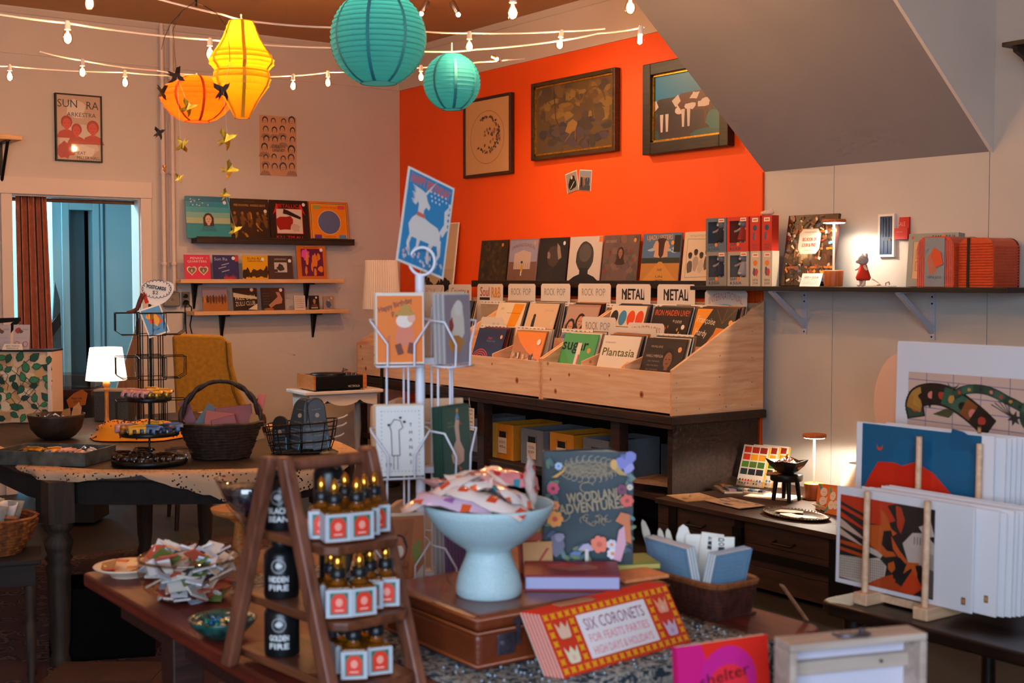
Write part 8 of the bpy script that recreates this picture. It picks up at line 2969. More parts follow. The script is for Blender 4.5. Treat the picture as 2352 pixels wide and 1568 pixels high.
def notebook(loc, rot, w_, h_, label, nm=True):
 t = thing('notebook', label, 'notebook', loc, 0, 'pale blue notebooks in the wicker tray', rot)
 fc_ = MB().box(-w_ / 2, 0, 0, w_ / 2, .0012, h_).build('front_cover', m_nb, t)
 MB().box(-w_ / 2 + .001, .0014, .001, w_ / 2 - .001, .0075, h_ - .001).build('pages', m_pg, t)
 MB().box(-w_ / 2, .0077, 0, w_ / 2, .0089, h_).build('rear_cover', m_nb, t)
 a = Art()
 a.rect(w_ / 2 - .009, h_ / 2, .0014, h_ - .006, '#4a6a88')
 a.rect(-w_ / 2 + .007, h_ / 2, .0010, h_ - .006, '#5a7a98')
 a.rect(0, h_ - .006, w_ - .02, .0008, '#5a7a98')
 for k_ in range(9):
  a.rect(-.004, h_ * (.12 + k_ * .085), w_ * .68, .0007, '#6a8cac', same=True)
 a.build('ruled_print', fc_, m_ink)

for i in range(3):
 notebook((2.155 + i * .0105, 2.325 + i * .002, ZF + .012), (.22, 0, ORW + R(-6)), .17, .155, ['front pale blue notebook facing the suitcase', 'pale blue notebook second from the suitcase', 'pale blue notebook third from the suitcase'][i])
for i in range(3):
 notebook((2.21 + i * .002, 2.215 + i * .0105, ZF + .03), (.24, 0, R(4)), .13, .128, ['front pale blue notebook tilted out towards the red book', 'pale blue notebook second in the tilted group', 'pale blue notebook third in the tilted group'][i])
for i, (x, y, ry, h_, lab) in enumerate(((2.185, 2.40, -16, .2, 'cream pointed bookmark, longest and most slanted'), (2.195, 2.385, -10, .175, 'cream bookmark beside the pointed one'), (2.20, 2.37, -8, .175, 'cream bookmark, third from the pointed one'), (2.21, 2.35, -2, .185, 'broad curled cream card next to the bookmarks'))):
 w_ = .018 if i < 3 else .036
 o = MB().prism_y([(-w_ / 2, 0), (w_ / 2, 0), (w_ / 2, h_ - .03), (w_ * .3, h_ - .008), (0, h_), (-w_ * .3, h_ - .008), (-w_ / 2, h_ - .03)], 0, .003).build('bookmark', pm('cream_bookmark', '#d8c8b4', .6) if i < 3 else m_card, None, (x, y, ZF + .01), (0, R(ry), FACE))
 tag(o, lab, 'bookmark', 'bookmarks in the wicker tray')
for i, (x, y, txt, lab) in enumerate(((2.215, 2.29, ['M', 'I', 'I'], 'white card with slanted black strokes behind the notebooks'), (2.235, 2.25, ['D', 'O', 'I'], 'white card with stacked black letters behind the notebooks'), (2.205, 2.31, [], 'blank cream card between the notebooks'))):
 o = slab('white_card', lab, 'card', .055, .165 + (.006 if i == 0 else 0), .002, (x, y, ZF + .01), (-.1, R(8 if i == 0 else 2), FACE), m_card, 'white cards in the wicker tray')
 a = Art()
 for k_, c in enumerate(txt):
  a.text(c, -.004, .158 - k_ * .011, .0085, '#1c1a20', .014 if i else .01, a=R(90) if False else 0, bold=.0005)
 if a.v:
  a.build('lettering', o, m_ink)
pa, pb = onZ(1796, 1345, ZF + .09), onZ(1852, 1424, ZF + .003)
t = thing('wooden_ruler', 'short wooden ruler leaning from the wicker tray to the table edge', 'ruler', (0, 0, 0))
dr = (pb - pa).normalized()
sd = dr.cross(Vector((0, 0, 1))).normalized() * .009
up = Vector((0, 0, .003))
MB().hexa([pa - sd, pb - sd, pb + sd, pa + sd], [pa - sd + up, pb - sd + up, pb + sd + up, pa + sd + up]).build('stick', woodm('ruler_wood', '#b0764c', '#cf9a70', .6, 6), t)
tk = MB()
for i in range(1, 16):
 q = pa.lerp(pb, i / 16) + up
 tk.hexa([q - sd, q - sd + dr * .001, q - sd * .3 + dr * .001, q - sd * .3], [v_ + Vector((0, 0, .0003)) for v_ in (q - sd, q - sd + dr * .001, q - sd * .3 + dr * .001, q - sd * .3)])
o = tk.build('tick_marks', m_blackc, t)
o['kind'] = 'stuff'

# ================================================================== white card rack
RK = Vector((1.785, 2.905, ZF + .001))
RD = 3.40
zr = lambda py: EYE - (py - 640) / 3000 * RD
m_rw = pm('white_enamel', '#e4e4ee', .4)
t = thing('card_rack', 'white wire carousel rack of greeting cards on the display table', 'card rack', RK, FACE)
LZ = lambda py: zr(py) - RK.z
MB().cyl((0, 0, .01), (0, 0, LZ(632)), .0125, n=16).build('pole', m_rw, t)
MB().lathe([(.12, 0), (.12, .008), (.03, .016)], 28).build('base', m_rw, t)
MB().tube([(.006 + .033 * math.cos(u), -.004, LZ(600) + .036 * math.sin(u)) for u in [2 * math.pi * i / 24 for i in range(24)]], .0042, 7, closed=True).build('sign_ring', m_rw, t)
TI = [(675, 832), (915, 1083), (1172, 1330)]
PHI = [R(14), R(60), R(194), R(262)]
POS = Vector((-.068, -.055, 0))
for k_, (yt, yb) in enumerate(TI):
 zb, zt = LZ(yb), LZ(yt)
 for a_, ph in enumerate(PHI):
  M = Matrix.Translation((.055 if a_ == 1 else 0, 0, 0)) @ Matrix.Rotation(ph, 4, 'Z') @ Matrix.Translation((POS.x, POS.y, zb))
  m = MB(M)
  h_ = zt - zb
  m.tube([(-.06, .0, 0), (-.06, -.05, -.003), (.06, -.05, -.003), (.06, 0, 0)], .0028, 6, closed=True)
  for s_ in (-1, 1):
   m.tube([(s_ * .028, .002, -.13 if k_ < 2 else .0), (s_ * .028, .002, h_ * .8)], .003, 6)
   m.tube([(s_ * .028, .002, h_ * .62), (s_ * .072, -.004, h_ * .64), (s_ * .075, -.048, h_ * .62), (s_ * .034, -.056, h_ * .3), (s_ * .034, -.054, -.003)], .0028, 6)
  m.build('pocket', m_rw, t)
 MB().box(-.03, -.012, LZ(yb) - .004, .05, .012, LZ(yb) + .012).build('collar', m_rw, t)

def hat_figure(a, x, z, s_, coat, head_c, hat):
 a.blob(x, z, .022 * s_, .026 * s_, coat, 12, .15)
 a.ell(x, z + .03 * s_, .019 * s_, .015 * s_, head_c)
 a.ell(x + .015 * s_, z + .036 * s_, .009 * s_, .01 * s_, '#e8a890')
 a.ell(x, z + .046 * s_, .024 * s_, .005 * s_, hat)
 a.ell(x + .002 * s_, z + .055 * s_, .012 * s_, .012 * s_, hat)
 a.rect(x - .012 * s_, z - .032 * s_, .014 * s_, .024 * s_, '#7a3018', .3)
 a.rect(x + .014 * s_, z - .03 * s_, .014 * s_, .024 * s_, '#7a3018', -.2)

def k_orange(a, w, h):
 a.rect(0, h / 2, w - .006, h - .008, '#f27800')
 a.text('Happy Birthday', -.012, h * .85, .014, '#7a2c10', .088, a=.3, bold=.0004)
 a.text('Partner!', .004, h * .75, .014, '#7a2c10', .05, a=.3, bold=.0004)
 hat_figure(a, .012, h * .42, 1.15, '#e07a5a', '#f0d8c8', '#c08a2c')
 a.line([(-.035, h * .1), (-.028, h * .4)], .006, '#d06a3c')

def k_thanks(a, w, h):
 a.rect(0, h / 2, w - .004, h - .004, '#e6e0da')
 for i in range(12):
  for x, z in ((-.048 + i * .0087, .012), (-.048 + i * .0087, h - .012)):
   a.rect(x, z, .002, .002, '#6a5c5c', .7)
 for i in range(16):
  for x in (-.048, .048):
   a.rect(x, .012 + i * .0102, .002, .002, '#6a5c5c', .7)
 for i, c in enumerate('THANKS'):
  a.text(c, .026, h * .74 - i * .019, .009, '#3a3234')
 a.line([(-.028, h * .72), (-.016, h * .82), (0, h * .8), (.006, h * .7), (-.004, h * .66), (-.002, h * .3), (-.022, h * .3), (-.024, h * .66)], .0016, '#4a4044', True)
 for x in (-.018, -.008):
  a.line([(x, h * .3), (x, h * .1)], .0014, '#6a6064')
 for x, z in ((.0, .84), (-.03, .74), (.01, .78)):
  a.blob(x, h * z, .004, .003, '#2a2428', 7, .3)
 a.text('MY', -.03, .03, .009, '#5a5054')

def k_goose(a, w, h):
 a.rect(0, h / 2, w - .004, h - .004, '#3f5a4c')
 a.poly([(-.03, h * .3), (-.024, h * .2), (.0, h * .15), (.028, h * .2), (.03, h * .36), (.012, h * .5), (.008, h * .7), (.012, h * .8), (-.006, h * .82), (-.012, h * .72), (-.006, h * .52), (-.02, h * .42)], '#d8b098')
 a.poly([(-.01, h * .82), (.012, h * .82), (.002, h * .93)], '#7aa0c0')
 a.ell(.002, h * .94, .005, .006, '#e0983c')
 a.poly([(.012, h * .77), (.026, h * .74), (.012, h * .74)], '#d8483c')
 a.poly([(.0, h * .15), (.008, h * .06), (.018, h * .1)], '#d8685a')
 a.text('PARTY', -.03, h * .78, .006, '#8a9a7a')
 a.text('ANIMAL', -.03, h * .73, .006, '#8a9a7a')

def k_tree(a, w, h):
 a.rect(0, h / 2, w - .004, h - .004, '#c07038')
 a.poly([(-w * .42, .004), (-w * .3, h * .96), (w * .3, h * .96), (w * .14, .004)], '#b0602a')
 for i in range(16):
  a.line([(random.uniform(-.4, .2) * w, random.uniform(.5, .9) * h), (random.uniform(-.4, .2) * w, random.uniform(.1, .5) * h)], .0016, '#8a4418')
 a.ell(-.004, h * .55, .022, .034, '#4a2010', 18)
 a.ell(-.004, h * .52, .017, .024, '#c8683c', 16)
 a.ell(-.004, h * .5, .012, .016, '#e8dcc8', 14)
 a.ell(-.004, h * .64, .011, .012, '#c8683c', 12)
 a.poly([(w * .2, h * .05), (w * .48, h * .3), (w * .48, h * .02)], '#d8c8b8')
 a.blob(w * .36, h * .5, .012, .03, '#8a8a3a', 9, .3)
 a.text('YOU NEST', -.004, h * .26, .008, '#5a2410', .05)

def k_dog(a, w, h):
 a.rect(0, h / 2, w - .004, h - .004, '#9a8c94')
 a.blob(.0, h * .6, .03, .06, '#e8dccc', 14, .15)
 a.blob(-.01, h * .3, .04, .02, '#c8863c', 10, .3)
 a.blob(-.03, h * .55, .012, .02, '#a83a2c', 10, .3)
 a.ell(.005, h * .8, .02, .02, '#f0e8dc')

def k_purple(a, w, h):
 a.rect(0, h / 2, w - .004, h - .004, '#7a5a8a')
 for i in range(7):
  a.rect(-.045 + i * .015, h / 2, .004, h - .01, '#5a3a6a')

KRAFT = pm('kraft_envelope', '#d8a878', .7)
STACK = {0: (['#ecdcc8', '#e0b890', '#f0e0cc'], KRAFT), }
m_env = [pm('env_cream', '#ecd8c0', .7), pm('env_peach', '#e4b890', .7), pm('env_white', '#eae4de', .7), pm('env_grey', '#b8b4bc', .7), pm('env_green', '#3a5646', .6)]
FRONT = {(0, 0): ('orange greeting card with a mouse in a hat, top tier of the white rack', '#f0e0d0', k_orange), (0, 1): ('grey greeting card with a pale dog, top tier facing sideways', '#c8c0c4', k_dog),
         (1, 0): ('white thank-you card with a dotted border, middle tier of the white rack', '#ece6e0', k_thanks), (1, 1): ('dark green greeting card with a goose in a party hat', '#3f5a4c', k_goose),
         (2, 0): ('brown greeting card with a squirrel in a tree hole, lowest tier', '#c07038', k_tree), (2, 1): ('purple striped greeting card, lowest tier facing sideways', '#7a5a8a', k_purple)}
SIDE = {(0, 0): 1, (0, 1): 3, (1, 0): 1, (1, 1): 4, (2, 0): 0, (2, 1): 3}
CW, CH = .122, .176
backm = MB().box(-CW / 2, 0, 0, CW / 2, .0012, CH).mesh('greeting_card')
BACKS = []
for m_ in m_env:
 me = backm.copy()
 me.materials.append(m_)
 BACKS.append(me)
for k_, (yt, yb) in enumerate(TI):
 for a_, ph in enumerate(PHI):
  base = Matrix.Translation(RK) @ Matrix.Rotation(FACE, 4, 'Z') @ Matrix.Translation((.055 if a_ == 1 else 0, 0, 0)) @ Matrix.Rotation(ph, 4, 'Z') @ Matrix.Translation((POS.x, POS.y, LZ(yb) + .0015))
  lean = {0: -.03, 1: -.04, 2: -.03}[k_]
  n = 9 if a_ < 2 else 5
  for i in range(n):
   off = Vector((random.uniform(-.0015, .0015), -.042 + i * .0042, .0015 + (random.uniform(0, .004) if i else 0)))
   Mx = base @ Matrix.Translation(off) @ Matrix.Rotation(lean - i * .012 if (k_ == 1 and a_ == 0) else lean, 4, 'X')
   loc, q, _ = Mx.decompose()
   if i == 0 and (k_, a_) in FRONT:
    lab, bc, fn = FRONT[(k_, a_)]
    o = slab('greeting_card', lab, 'card', CW, CH, .0012, loc, q.to_euler(), pm('cardstock_' + bc.strip('#'), bc, .6), 'front greeting cards of the white rack')
    a = Art(.0003, .0001)
    fn(a, CW, CH)
    a.build('card_print', o, m_ink)
   else:
    mi = SIDE.get((k_, a_), 1)
    if i % 3 == 1 and mi != 4:
     mi = 0
    o = bpy.data.objects.new('greeting_card', BACKS[mi if a_ < 2 else (0 if i % 2 else 1)])
    COL.objects.link(o)
    o.location = loc
    o.rotation_euler = q.to_euler()
    tag(o, ['card with envelope filed in the top tier of the white rack', 'card with envelope filed in the middle tier of the white rack', 'card with envelope filed in the lowest tier of the white rack'][k_], 'card', 'cards filed in the white rack')

# the tilted unicorn card on top
C_ = CM.to_3x3()
xv = C_ @ Vector((102, -39, -117))
yv = C_ @ Vector((25, 225, -53))
xv.normalize()
yv = (yv - xv * yv.dot(xv)).normalized()
zv = yv.cross(xv)
c0 = onD(923, 597, RD - .03)
c0 = onD(910, 597, RD - .055)
Mx = Matrix(((xv.x, zv.x, yv.x), (xv.y, zv.y, yv.y), (xv.z, zv.z, yv.z)))
W_, H_ = .178, .257
o = MB().box(0, 0, 0, W_, .002, H_).build('sign_card', m_card, None, c0, Mx.to_euler())
tag(o, 'tall blue birthday card with a white unicorn fixed on top of the white rack', 'greeting card')
a = Art(.0003, .0001)
a.rect(W_ / 2, H_ / 2, W_ - .012, H_ - .012, '#2f8ac0')
a.text('HAPPY BIRTHDAY', W_ * .5, H_ * .9, .026, '#e0604a', W_ * .84, a=-.03, bold=.0008)
X, Z = lambda u: u * W_, lambda v: v * H_
WH = '#e6ded8'
q = lambda pts, c=WH: a.poly([(X(u), Z(v)) for u, v in pts], c)
q([(.2, .3), (.14, .42), (.2, .5), (.3, .56), (.3, .66), (.24, .72), (.2, .76), (.24, .8), (.34, .82), (.42, .8), (.48, .72), (.54, .68), (.52, .64), (.46, .66), (.42, .62), (.42, .55), (.56, .52), (.74, .5), (.82, .44), (.82, .34), (.74, .3), (.6, .3), (.4, .3)])
q([(.4, .8), (.44, .79), (.62, .98)])
for i in range(8):
 q([(.34 - .01 * i, .82 - .02 * i), (.12 + .02 * (i % 3), .84 - .025 * i), (.3 - .01 * i, .78 - .02 * i)])
for pts in ([(.2, .36), (.26, .38), (.2, .22), (.24, .1), (.2, .1), (.14, .22)], [(.34, .32), (.42, .32), (.38, .2), (.3, .14), (.28, .17), (.34, .22)], [(.62, .34), (.72, .34), (.62, .2), (.64, .09), (.58, .09), (.56, .22)], [(.74, .36), (.84, .38), (.86, .22), (.78, .12), (.74, .14), (.8, .22)]):
 q(pts)
q([(.78, .46), (.86, .42), (.94, .52), (.9, .68), (.96, .8), (.84, .7), (.86, .56)])
for i in range(5):
 q([(.88 + .01 * i, .5 + i * .06), (.98, .52 + i * .07), (.9, .56 + i * .06)])
q([(.28, .56), (.44, .555), (.44, .575), (.28, .58)], '#e0705a')
for i in range(7):
 a.ell(X(.29 + i * .024), Z(.548), .0028, .0035, '#e0705a', 8)
for i in range(13):
 a.ell(X(.5 + (i % 5) * .08 + .02 * (i // 5)), Z(.84 - (i // 5) * .045), .0032, .0034, '#d8e4ec', 8)
for i in range(26):
 x, z = X(random.uniform(.06, .94)), Z(random.uniform(.04, .16))
 a.ell(x, z, .0045, .0045, random.choice(['#d8c0c8', '#e0a8a8', '#c8d0e0']), 8)
 a.line([(x, z - .004), (x, z - .014)], .0012, '#8ab0c8')
a.build('card_print', o, m_ink)

# ================================================================== wooden ladder stand with bottles
LS = Matrix.Translation((1.213, 2.345, ZF + .001)) @ Matrix.Rotation(R(6), 4, 'Z')
t = thing('ladder_stand', 'brown wooden A-frame ladder stand with three bottle shelves', 'display stand', LS.translation, R(6))
m_ls = woodm('walnut_stain', '#4a2412', '#7a4428', .45, 4, (8, 1, 8))
m_lsl = woodm('walnut_leg', '#5a3020', '#86503a', .45, 4, (8, 8, 1))
HX = .1
for sx in (-1, 1):
 for sy in (-1, 1):
  xo = HX + (.018 if sy > 0 else .0)
  x = sx * xo
  MB().hexa([(x - .012, sy * .178 - .018, 0), (x + .012, sy * .178 - .018, 0), (x + .012, sy * .178 + .018, 0), (x - .012, sy * .178 + .018, 0)],
                  [(x - .012, sy * .012 - .018, .452), (x + .012, sy * .012 - .018, .452), (x + .012, sy * .012 + .018, .452), (x - .012, sy * .012 + .018, .452)]).build('leg', m_lsl, t, bev=.005, seg=3)
MB().cyl((-HX + .012, 0, .432), (HX - .012, 0, .432), .013, n=14).build('top_rod', m_lsl, t)
SHZ = [.272, .132, .012]
for k_, z in enumerate(SHZ):
 hy = [.148, .178, .2][k_]
 p = [(-.086, -hy + .02), (-.066, -hy), (.07, -hy), (.09, -hy + .02), (.09, hy), (-.086, hy)]
 MB().prism(p, z, z + .018).build('shelf', m_ls, t, bev=.004)
# the front lip corners rise over the legs as in a tray
SHT = [z + .0185 for z in SHZ]

m_amb = pm('amber_oil_bottle', '#c8741c', .08, tr=.75, ior=1.4)
m_lab = pm('silver_label', '#b8bcc4', .4)
m_cap = pm('black_cap', '#12161a', .35)

def oil_bottle(x, y, z, label, rz=0, s_=1.0):
 P = LS @ Vector((x, y, z))
 t = thing('oil_bottle', label, 'bottle', P, R(-20) + rz, 'small amber bottles on the ladder stand')
 w_ = .021 * s_
 MB().box(-w_, -w_, 0, w_, w_, .055 * s_).build('body', m_amb, t, bev=.005, seg=3)
 MB().lathe([(.014 * s_, .0555 * s_), (.009 * s_, .062 * s_), (.009 * s_, .066 * s_)], 12).build('neck', m_amb, t)
 MB().lathe([(.0125 * s_, .066 * s_), (.013 * s_, .068 * s_), (.0125 * s_, .08 * s_), (.009 * s_, .082 * s_)], 14).build('cap', m_cap, t)
 MB().lathe([(.007 * s_, .082 * s_), (.008 * s_, .09 * s_), (.006 * s_, .1 * s_), (.0008, .106 * s_)], 12).build('gold_tip', pm('gold_tip', '#e8a040', .15, .95), [c for c in t.children if c.name.startswith('cap')][0])
 MB().box(-w_ - .0006, -w_ - .0008, .004 * s_, w_ + .0006, -w_ - .0001, .05 * s_).box(-w_ - .0008, -w_, .004 * s_, -w_ - .0001, w_, .05 * s_).build('label', m_lab, t)
 lb_ = [c for c in t.children if c.name.startswith('label')][0]
 a = Art(.0002, .00006)
 a.rect(0, .027 * s_, .03 * s_, .036 * s_, '#2a6a54')
 a.poly([(-.012 * s_, .011 * s_), (.012 * s_, .011 * s_), (.013 * s_, .034 * s_), (.007 * s_, .043 * s_), (-.007 * s_, .043 * s_), (-.013 * s_, .034 * s_)], '#e0341c')
 a.ell(0, .029 * s_, .006 * s_, .007 * s_, '#f09a84', 12)
 a.rect(0, .016 * s_, .014 * s_, .0025 * s_, '#f0b0a0')
 a.build('label_print', lb_, m_ink, (0, -w_ - .0008, 0))
 return t

ORD = ['first', 'second', 'third', 'fourth', 'fifth', 'sixth']
for k_, lst in enumerate(([(-.045, -.105), (-.0, -.115), (.035, -.09), (.07, -.075), (-.045, -.06), (.02, -.045)], [(-.055, -.13), (-.015, -.145), (.03, -.115), (.065, -.12), (-.04, -.085), (.045, -.07)], [(-.03, -.145), (.02, -.15), (-.02, -.1), (.03, -.105)])):
 for i, (x, y) in enumerate(lst):
  oil_bottle(x, y, SHT[k_] + .0005, f'small amber bottle with a red label, {ORD[i]} on the {["top", "middle", "bottom"][k_]} ladder shelf', random.uniform(-.25, .25), 1.16)

m_blb = pm('black_matte_bottle', '#101214', .3)

def black_bottle(x, y, z, label, h=.105, r_=.036, words=('OLEN', 'FIRE'), rz=0):
 P = LS @ Vector((x, y, z))
 t = thing('black_jar', label, 'jar', P, FACE + rz, 'black jars on the ladder stand')
 MB().lathe([(r_ * .95, 0), (r_, .005), (r_, h * .72), (r_ * .85, h * .8), (r_ * .5, h * .86), (r_ * .5, h * .9)], 24).build('body', m_blb, t)
 MB().lathe([(r_ * .56, h * .88), (r_ * .58, h * .9), (r_ * .56, h), (.001, h)], 16).build('cap', m_cap, t)
 # lettering bent round the jar
 a = Art(.0, .0)
 a.text(words[0], 0, h * .34, .012, '#d8d8d8', r_ * 1.1, bold=.0006)
 a.text(words[1], 0, h * .2, .012, '#d8d8d8', r_ * 1.1, bold=.0006)
 a.arc(0, h * .56, r_ * .38, r_ * .38, 0, 6.28, .0016, '#a8a8a8', 20)
 a.blob(0, h * .57, r_ * .2, r_ * .16, '#c8c8c8', 9, .3)
 a.v = [((r_ + .0008) * math.sin(x_ / r_), -(r_ + .0008) * math.cos(x_ / r_), z_) for x_, y_, z_ in a.v]
 a.build('label_print', t, m_ink)
 return t

for k_, (nm, wds) in enumerate((('top', ('BLACK', 'BEAN')), ('middle', ('HIDDEN', 'FIRE')), ('bottom', ('GOLDEN', 'FIRE')))):
 black_bottle(-.045, .09, SHT[k_] + .0005, f'black jar with white lettering on the {nm} ladder shelf, nearer the back leg', .12, .036, wds)
 black_bottle(.045, .03 if k_ else .05, SHT[k_] + .0005, f'tall black jar with a bluish sheen on the {nm} ladder shelf, beside the amber bottles', .125 if k_ else .15, .032, ('SMOKE', 'SALT'), .8)
P = LS @ Vector((.01, -.025, SHT[1] + .0005))
t = thing('spice_tin', 'small yellow and red patterned tin behind the amber bottles', 'tin', P, FACE)
MB().box(-.02, -.012, 0, .02, .012, .095).build('body', pm('yellow_tin', '#e0a01c', .35), t, bev=.002)
a = Art()
for i in range(6):
 a.poly([(-.02, .008 + i * .012), (.02, .016 + i * .012), (.02, .021 + i * .012), (-.02, .013 + i * .012)], '#c8281c' if i < 4 else '#d86a1c')
a.blob(0, .075, .012, .01, '#f0c83c', 9, .3)
a.build('tin_print', t, m_ink, (0, -.012, 0))

# ================================================================== glass bowl, plate, dishes at the left end of the table
P = onZ(437, 1375, ZF)
t = thing('glass_bowl', 'round clear glass bowl heaped with matchbook-like cards', 'bowl', (P.x, P.y, ZF + .001))
m_gl = glass('bowl_clear_glass', '#f4f4f2', .04, .6)
pr = [(.001, .0), (.055, .0005), (.085, .008), (.115, .035), (.128, .075), (.1245, .105)]
MB().lathe(pr, 36).build('shell', m_gl, t)
MB().tube([(.1245 * math.cos(u), .1245 * math.sin(u), .106) for u in [2 * math.pi * i / 36 for i in range(36)]], .0038, 6, closed=True).build('rim', glass('rim_glass', '#d8cfc0', .05, .7), t)
CC = ['#ece6e0', '#c8583c', '#f0e8e4', '#6a7a3a', '#e4dee4', '#e0c0a8', '#c8d0e0', '#f0e8e0', '#e89a70', '#4a3034']
bc = Vector((P.x, P.y, ZF))
for i in range(130):
 u, q = random.random() * 6.283, random.random() ** .5
 z = random.uniform(.008, .118)
 rr = q * min(.096, .058 + z * .6)
 w_, h_ = random.choice([(.058, .044), (.062, .04), (.044, .056)])
 o = MB().box(-w_ / 2, -h_ / 2, 0, w_ / 2, h_ / 2, .005).build('match_card', pm('match_' + CC[i % 10][1:], CC[i % 10], .5), None, bc + Vector((rr * math.cos(u), rr * math.sin(u), z)), (random.uniform(-.7, .7), random.uniform(-.7, .7), random.random() * 6))
 tag(o, 'small printed card heaped in the round glass bowl', 'card', 'cards in the glass bowl')
 if i % 2 == 0:
  a = Art(.0002)
  a.blob(0, 0, w_ * .3, h_ * .3, CC[(i * 3 + 1) % 10], 9, .3)
  a.build('print', o, m_ink, (0, 0, .005), (R(-90), 0, 0))
P = onZ(295, 1322, ZF)
t = thing('cream_plate', 'cream plate with badges at the far corner of the display table', 'plate', (P.x, P.y, ZF + .001))
MB().lathe([(.045, 0), (.05, .008), (.088, .024), (.092, .028), (.09, .03), (.05, .014), (.001, .012)], 32).build('dish', pm('cream_glaze', '#e4cdb4', .4), t)
PLC = ['#e0a02c', '#c8542c', '#e8c8a8', '#d88a3c', '#b84a2c', '#e8b04c', '#d8683c', '#f0dcc8']
for i in range(10):
 u, q = random.random() * 6.283, .06 * random.random() ** .5
 o = MB().box(-.017, -.013, 0, .017, .013, .003).build('badge_card', pm('badge_' + PLC[i % 8][1:], PLC[i % 8], .5), None, Vector((P.x + q * math.cos(u), P.y + q * math.sin(u), ZF + .016 + i * .0025)), (random.uniform(-.15, .15), random.uniform(-.15, .15), random.random() * 6))
 tag(o, 'small orange or cream badge card on the cream plate', 'badge card', 'badge cards on the cream plate')
o = MB().box(-.02, -.022, 0, .02, .022, .0015).build('kraft_card', pm('kraft_paper'), None, Vector((P.x, P.y, ZF + .03)) + FR @ Vector((-.05, -.01, 0)), (R(20), R(-15), FACE))
tag(o, 'square kraft price card on the rim of the cream plate', 'price card')
P = onZ(512, 1462, ZF)
t = thing('teal_dish', 'small dark dish with a glittering teal glaze in front of the glass bowl', 'dish', (P.x, P.y, ZF + .001))
MB().lathe([(.035, 0), (.045, .004), (.07, .03), (.076, .042), (.074, .044), (.066, .034), (.04, .012), (.001, .01)], 32).build('dish', pm('teal_glaze', '#1c4a44', .15, ns=60, na=.7, coat=.6), t)
for i in range(16):
 u, q = random.random() * 6.283, .05 * random.random() ** .5
 c = ['#d8b060', '#3a7aa8', '#2a8a7a', '#e8d8b0'][i % 4]
 o = MB().ball((0, 0, 0), .008, 10, 6, 1, 1, .6).build('glass_charm', pm('charm_' + c[1:], c, .1, .4), None, Vector((P.x + q * math.cos(u), P.y + q * math.sin(u), ZF + .024 + random.random() * .012)), (random.random(), random.random(), 0))
 tag(o, 'tiny shiny charm in the teal dish', 'charm', 'charms in the teal dish')
P = onZ(572, 1360, ZF)
t = thing('glass_compote', 'tall clear glass compote of dark blue sweets behind the ladder stand', 'glass bowl', (P.x, P.y, ZF + .001))
MB().lathe([(.05, 0), (.05, .004), (.01, .015), (.008, .16), (.02, .175), (.055, .225), (.085, .295), (.082, .295), (.05, .226), (.001, .18)], 28).build('glass', m_gl, t)
MB().lathe([(.001, .19), (.04, .215), (.068, .265), (.05, .275), (.001, .28)], 20).build('sweet_fill', pm('navy_sweets', '#16203a', .2, ns=60, na=.6, bump=.6, bs=50), t)
P = onZ(575, 1300, ZF)
t = thing('woven_dish', 'shallow orange woven dish on a stem beside the ladder stand', 'dish', (P.x + .02, P.y + .12, ZF + .001))
MB().lathe([(.05, 0), (.02, .02), (.012, .1), (.03, .115), (.075, .13), (.08, .145), (.072, .14), (.001, .125)], 28).build('dish', woodm('woven_orange', '#8a4c1c', '#c8803c', .6, 30), t)

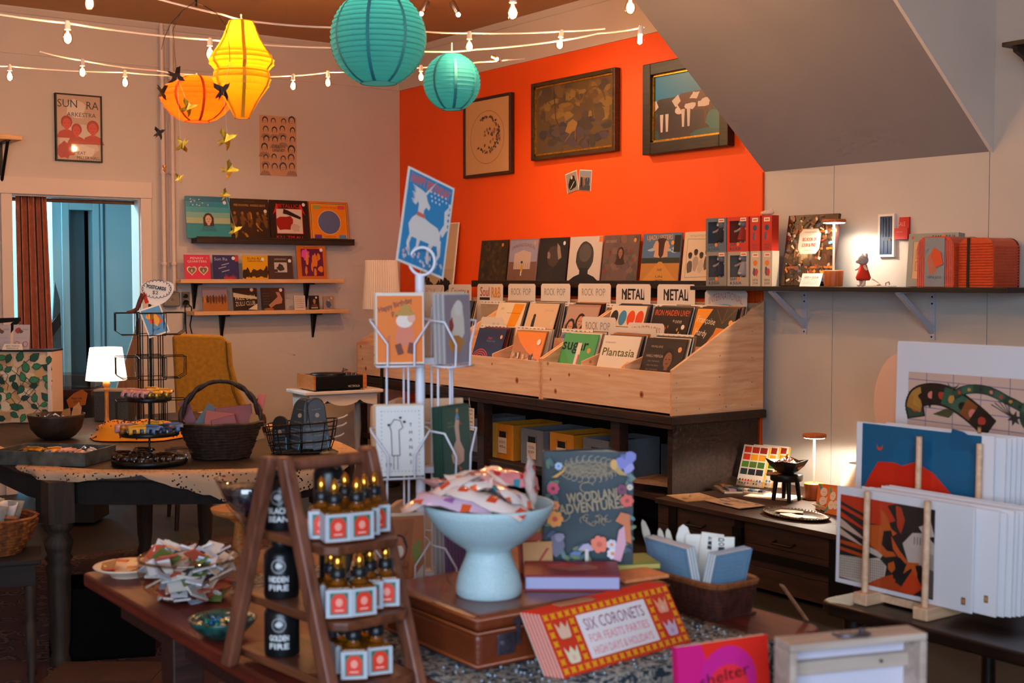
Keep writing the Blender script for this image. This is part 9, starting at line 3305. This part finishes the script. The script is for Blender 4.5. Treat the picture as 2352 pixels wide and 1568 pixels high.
# ================================================================== open case and red book nearest the viewer
P = onD(1975, 1560, 2.1)
t = thing('wooden_case', 'pale wooden case standing open with a metal latch on top', 'case', (P.x, P.y, .7205), FACE + R(17))
m_pw = woodm('pale_grey_wood', '#a08a7c', '#c0aa9a', .55, 4, (1, 10, 10))
W_, H_, D_ = .25, .222, .055
MB().box(-W_ / 2, 0, H_ - .012, W_ / 2, D_, H_).build('top_board', m_pw, t, bev=.002)
MB().box(-W_ / 2, 0, 0, W_ / 2, D_, .012).build('bottom_board', m_pw, t, bev=.002)
for s_ in (-1, 1):
 MB().box(s_ * W_ / 2 - (.012 if s_ > 0 else 0), 0, .0125, s_ * W_ / 2 + (.012 if s_ < 0 else 0), D_, H_ - .0125).build('side_board', m_pw, t, bev=.002)
MB().box(-W_ / 2 + .012, D_ - .006, .0125, W_ / 2 - .012, D_, H_ - .0125).build('rear_panel', pm('lilac_white_panel', '#c8c0cc', .6), t)
MB().box(-W_ / 2 + .0125, D_ - .02, H_ - .062, W_ / 2 - .0125, D_ - .0065, H_ - .04).build('cross_bar', m_pw, t)
MB().cyl((.06, D_ - .024, H_ - .05), (.06, D_ - .02, H_ - .05), .0025, n=8).build('nail', m_iron, t)
MB().tube([(-.03, .02, H_ + .002), (-.022, .008, H_ + .004), (.015, .006, H_ + .004), (.028, .018, H_ + .002)], .0028, 6).box(-.03, .02, H_ + .0002, .03, .036, H_ + .003).cyl((.02, .028, H_ + .003), (.02, .028, H_ + .009), .004, n=8).build('latch', m_lock, t)
P = onD(1672, 1560, 2.26)
t = thing('paper_book', 'bright red paperback with a magenta circle and black lettering at the bottom edge', 'book', (P.x, P.y, .7205), FACE + R(26), None, (-.1, 0, FACE + R(26)))
W_, H_ = .19, .172
MB().box(-W_ / 2, .0003, .001, W_ / 2 - .001, .012, H_ - .001).build('pages', m_card, t)
MB().box(-W_ / 2, -.0012, 0, W_ / 2, .0, H_).build('front_cover', pm('scarlet_cover', '#e0241c', .4), t)
MB().box(-W_ / 2 - .0012, -.0012, 0, -W_ / 2 - .0001, .0135, H_).build('spine', pm('magenta_spine', '#d0146a', .4), t)
a = Art(.0016, .0001)
a.rect(0, H_ / 2, W_ - .001, H_ - .001, '#e0281c')
a.poly([(-W_ / 2, 0), (-W_ * .2, 0), (-W_ * .24, H_ * .5), (-W_ * .18, H_ * .8), (-W_ * .25, H_), (-W_ / 2, H_)], '#d01878')
a.ell(W_ * .04, H_ * .6, W_ * .31, W_ * .31, '#c81e84', 36)
a.ell(W_ * .04, H_ * .54, W_ * .22, W_ * .2, '#e02a3a', 30)
a.text('shelter', W_ * .0, H_ * .66, .022, '#1c1014', W_ * .55, a=.12)
a.build('cover_print', t, printm('gloss_print'))

# ================================================================== end
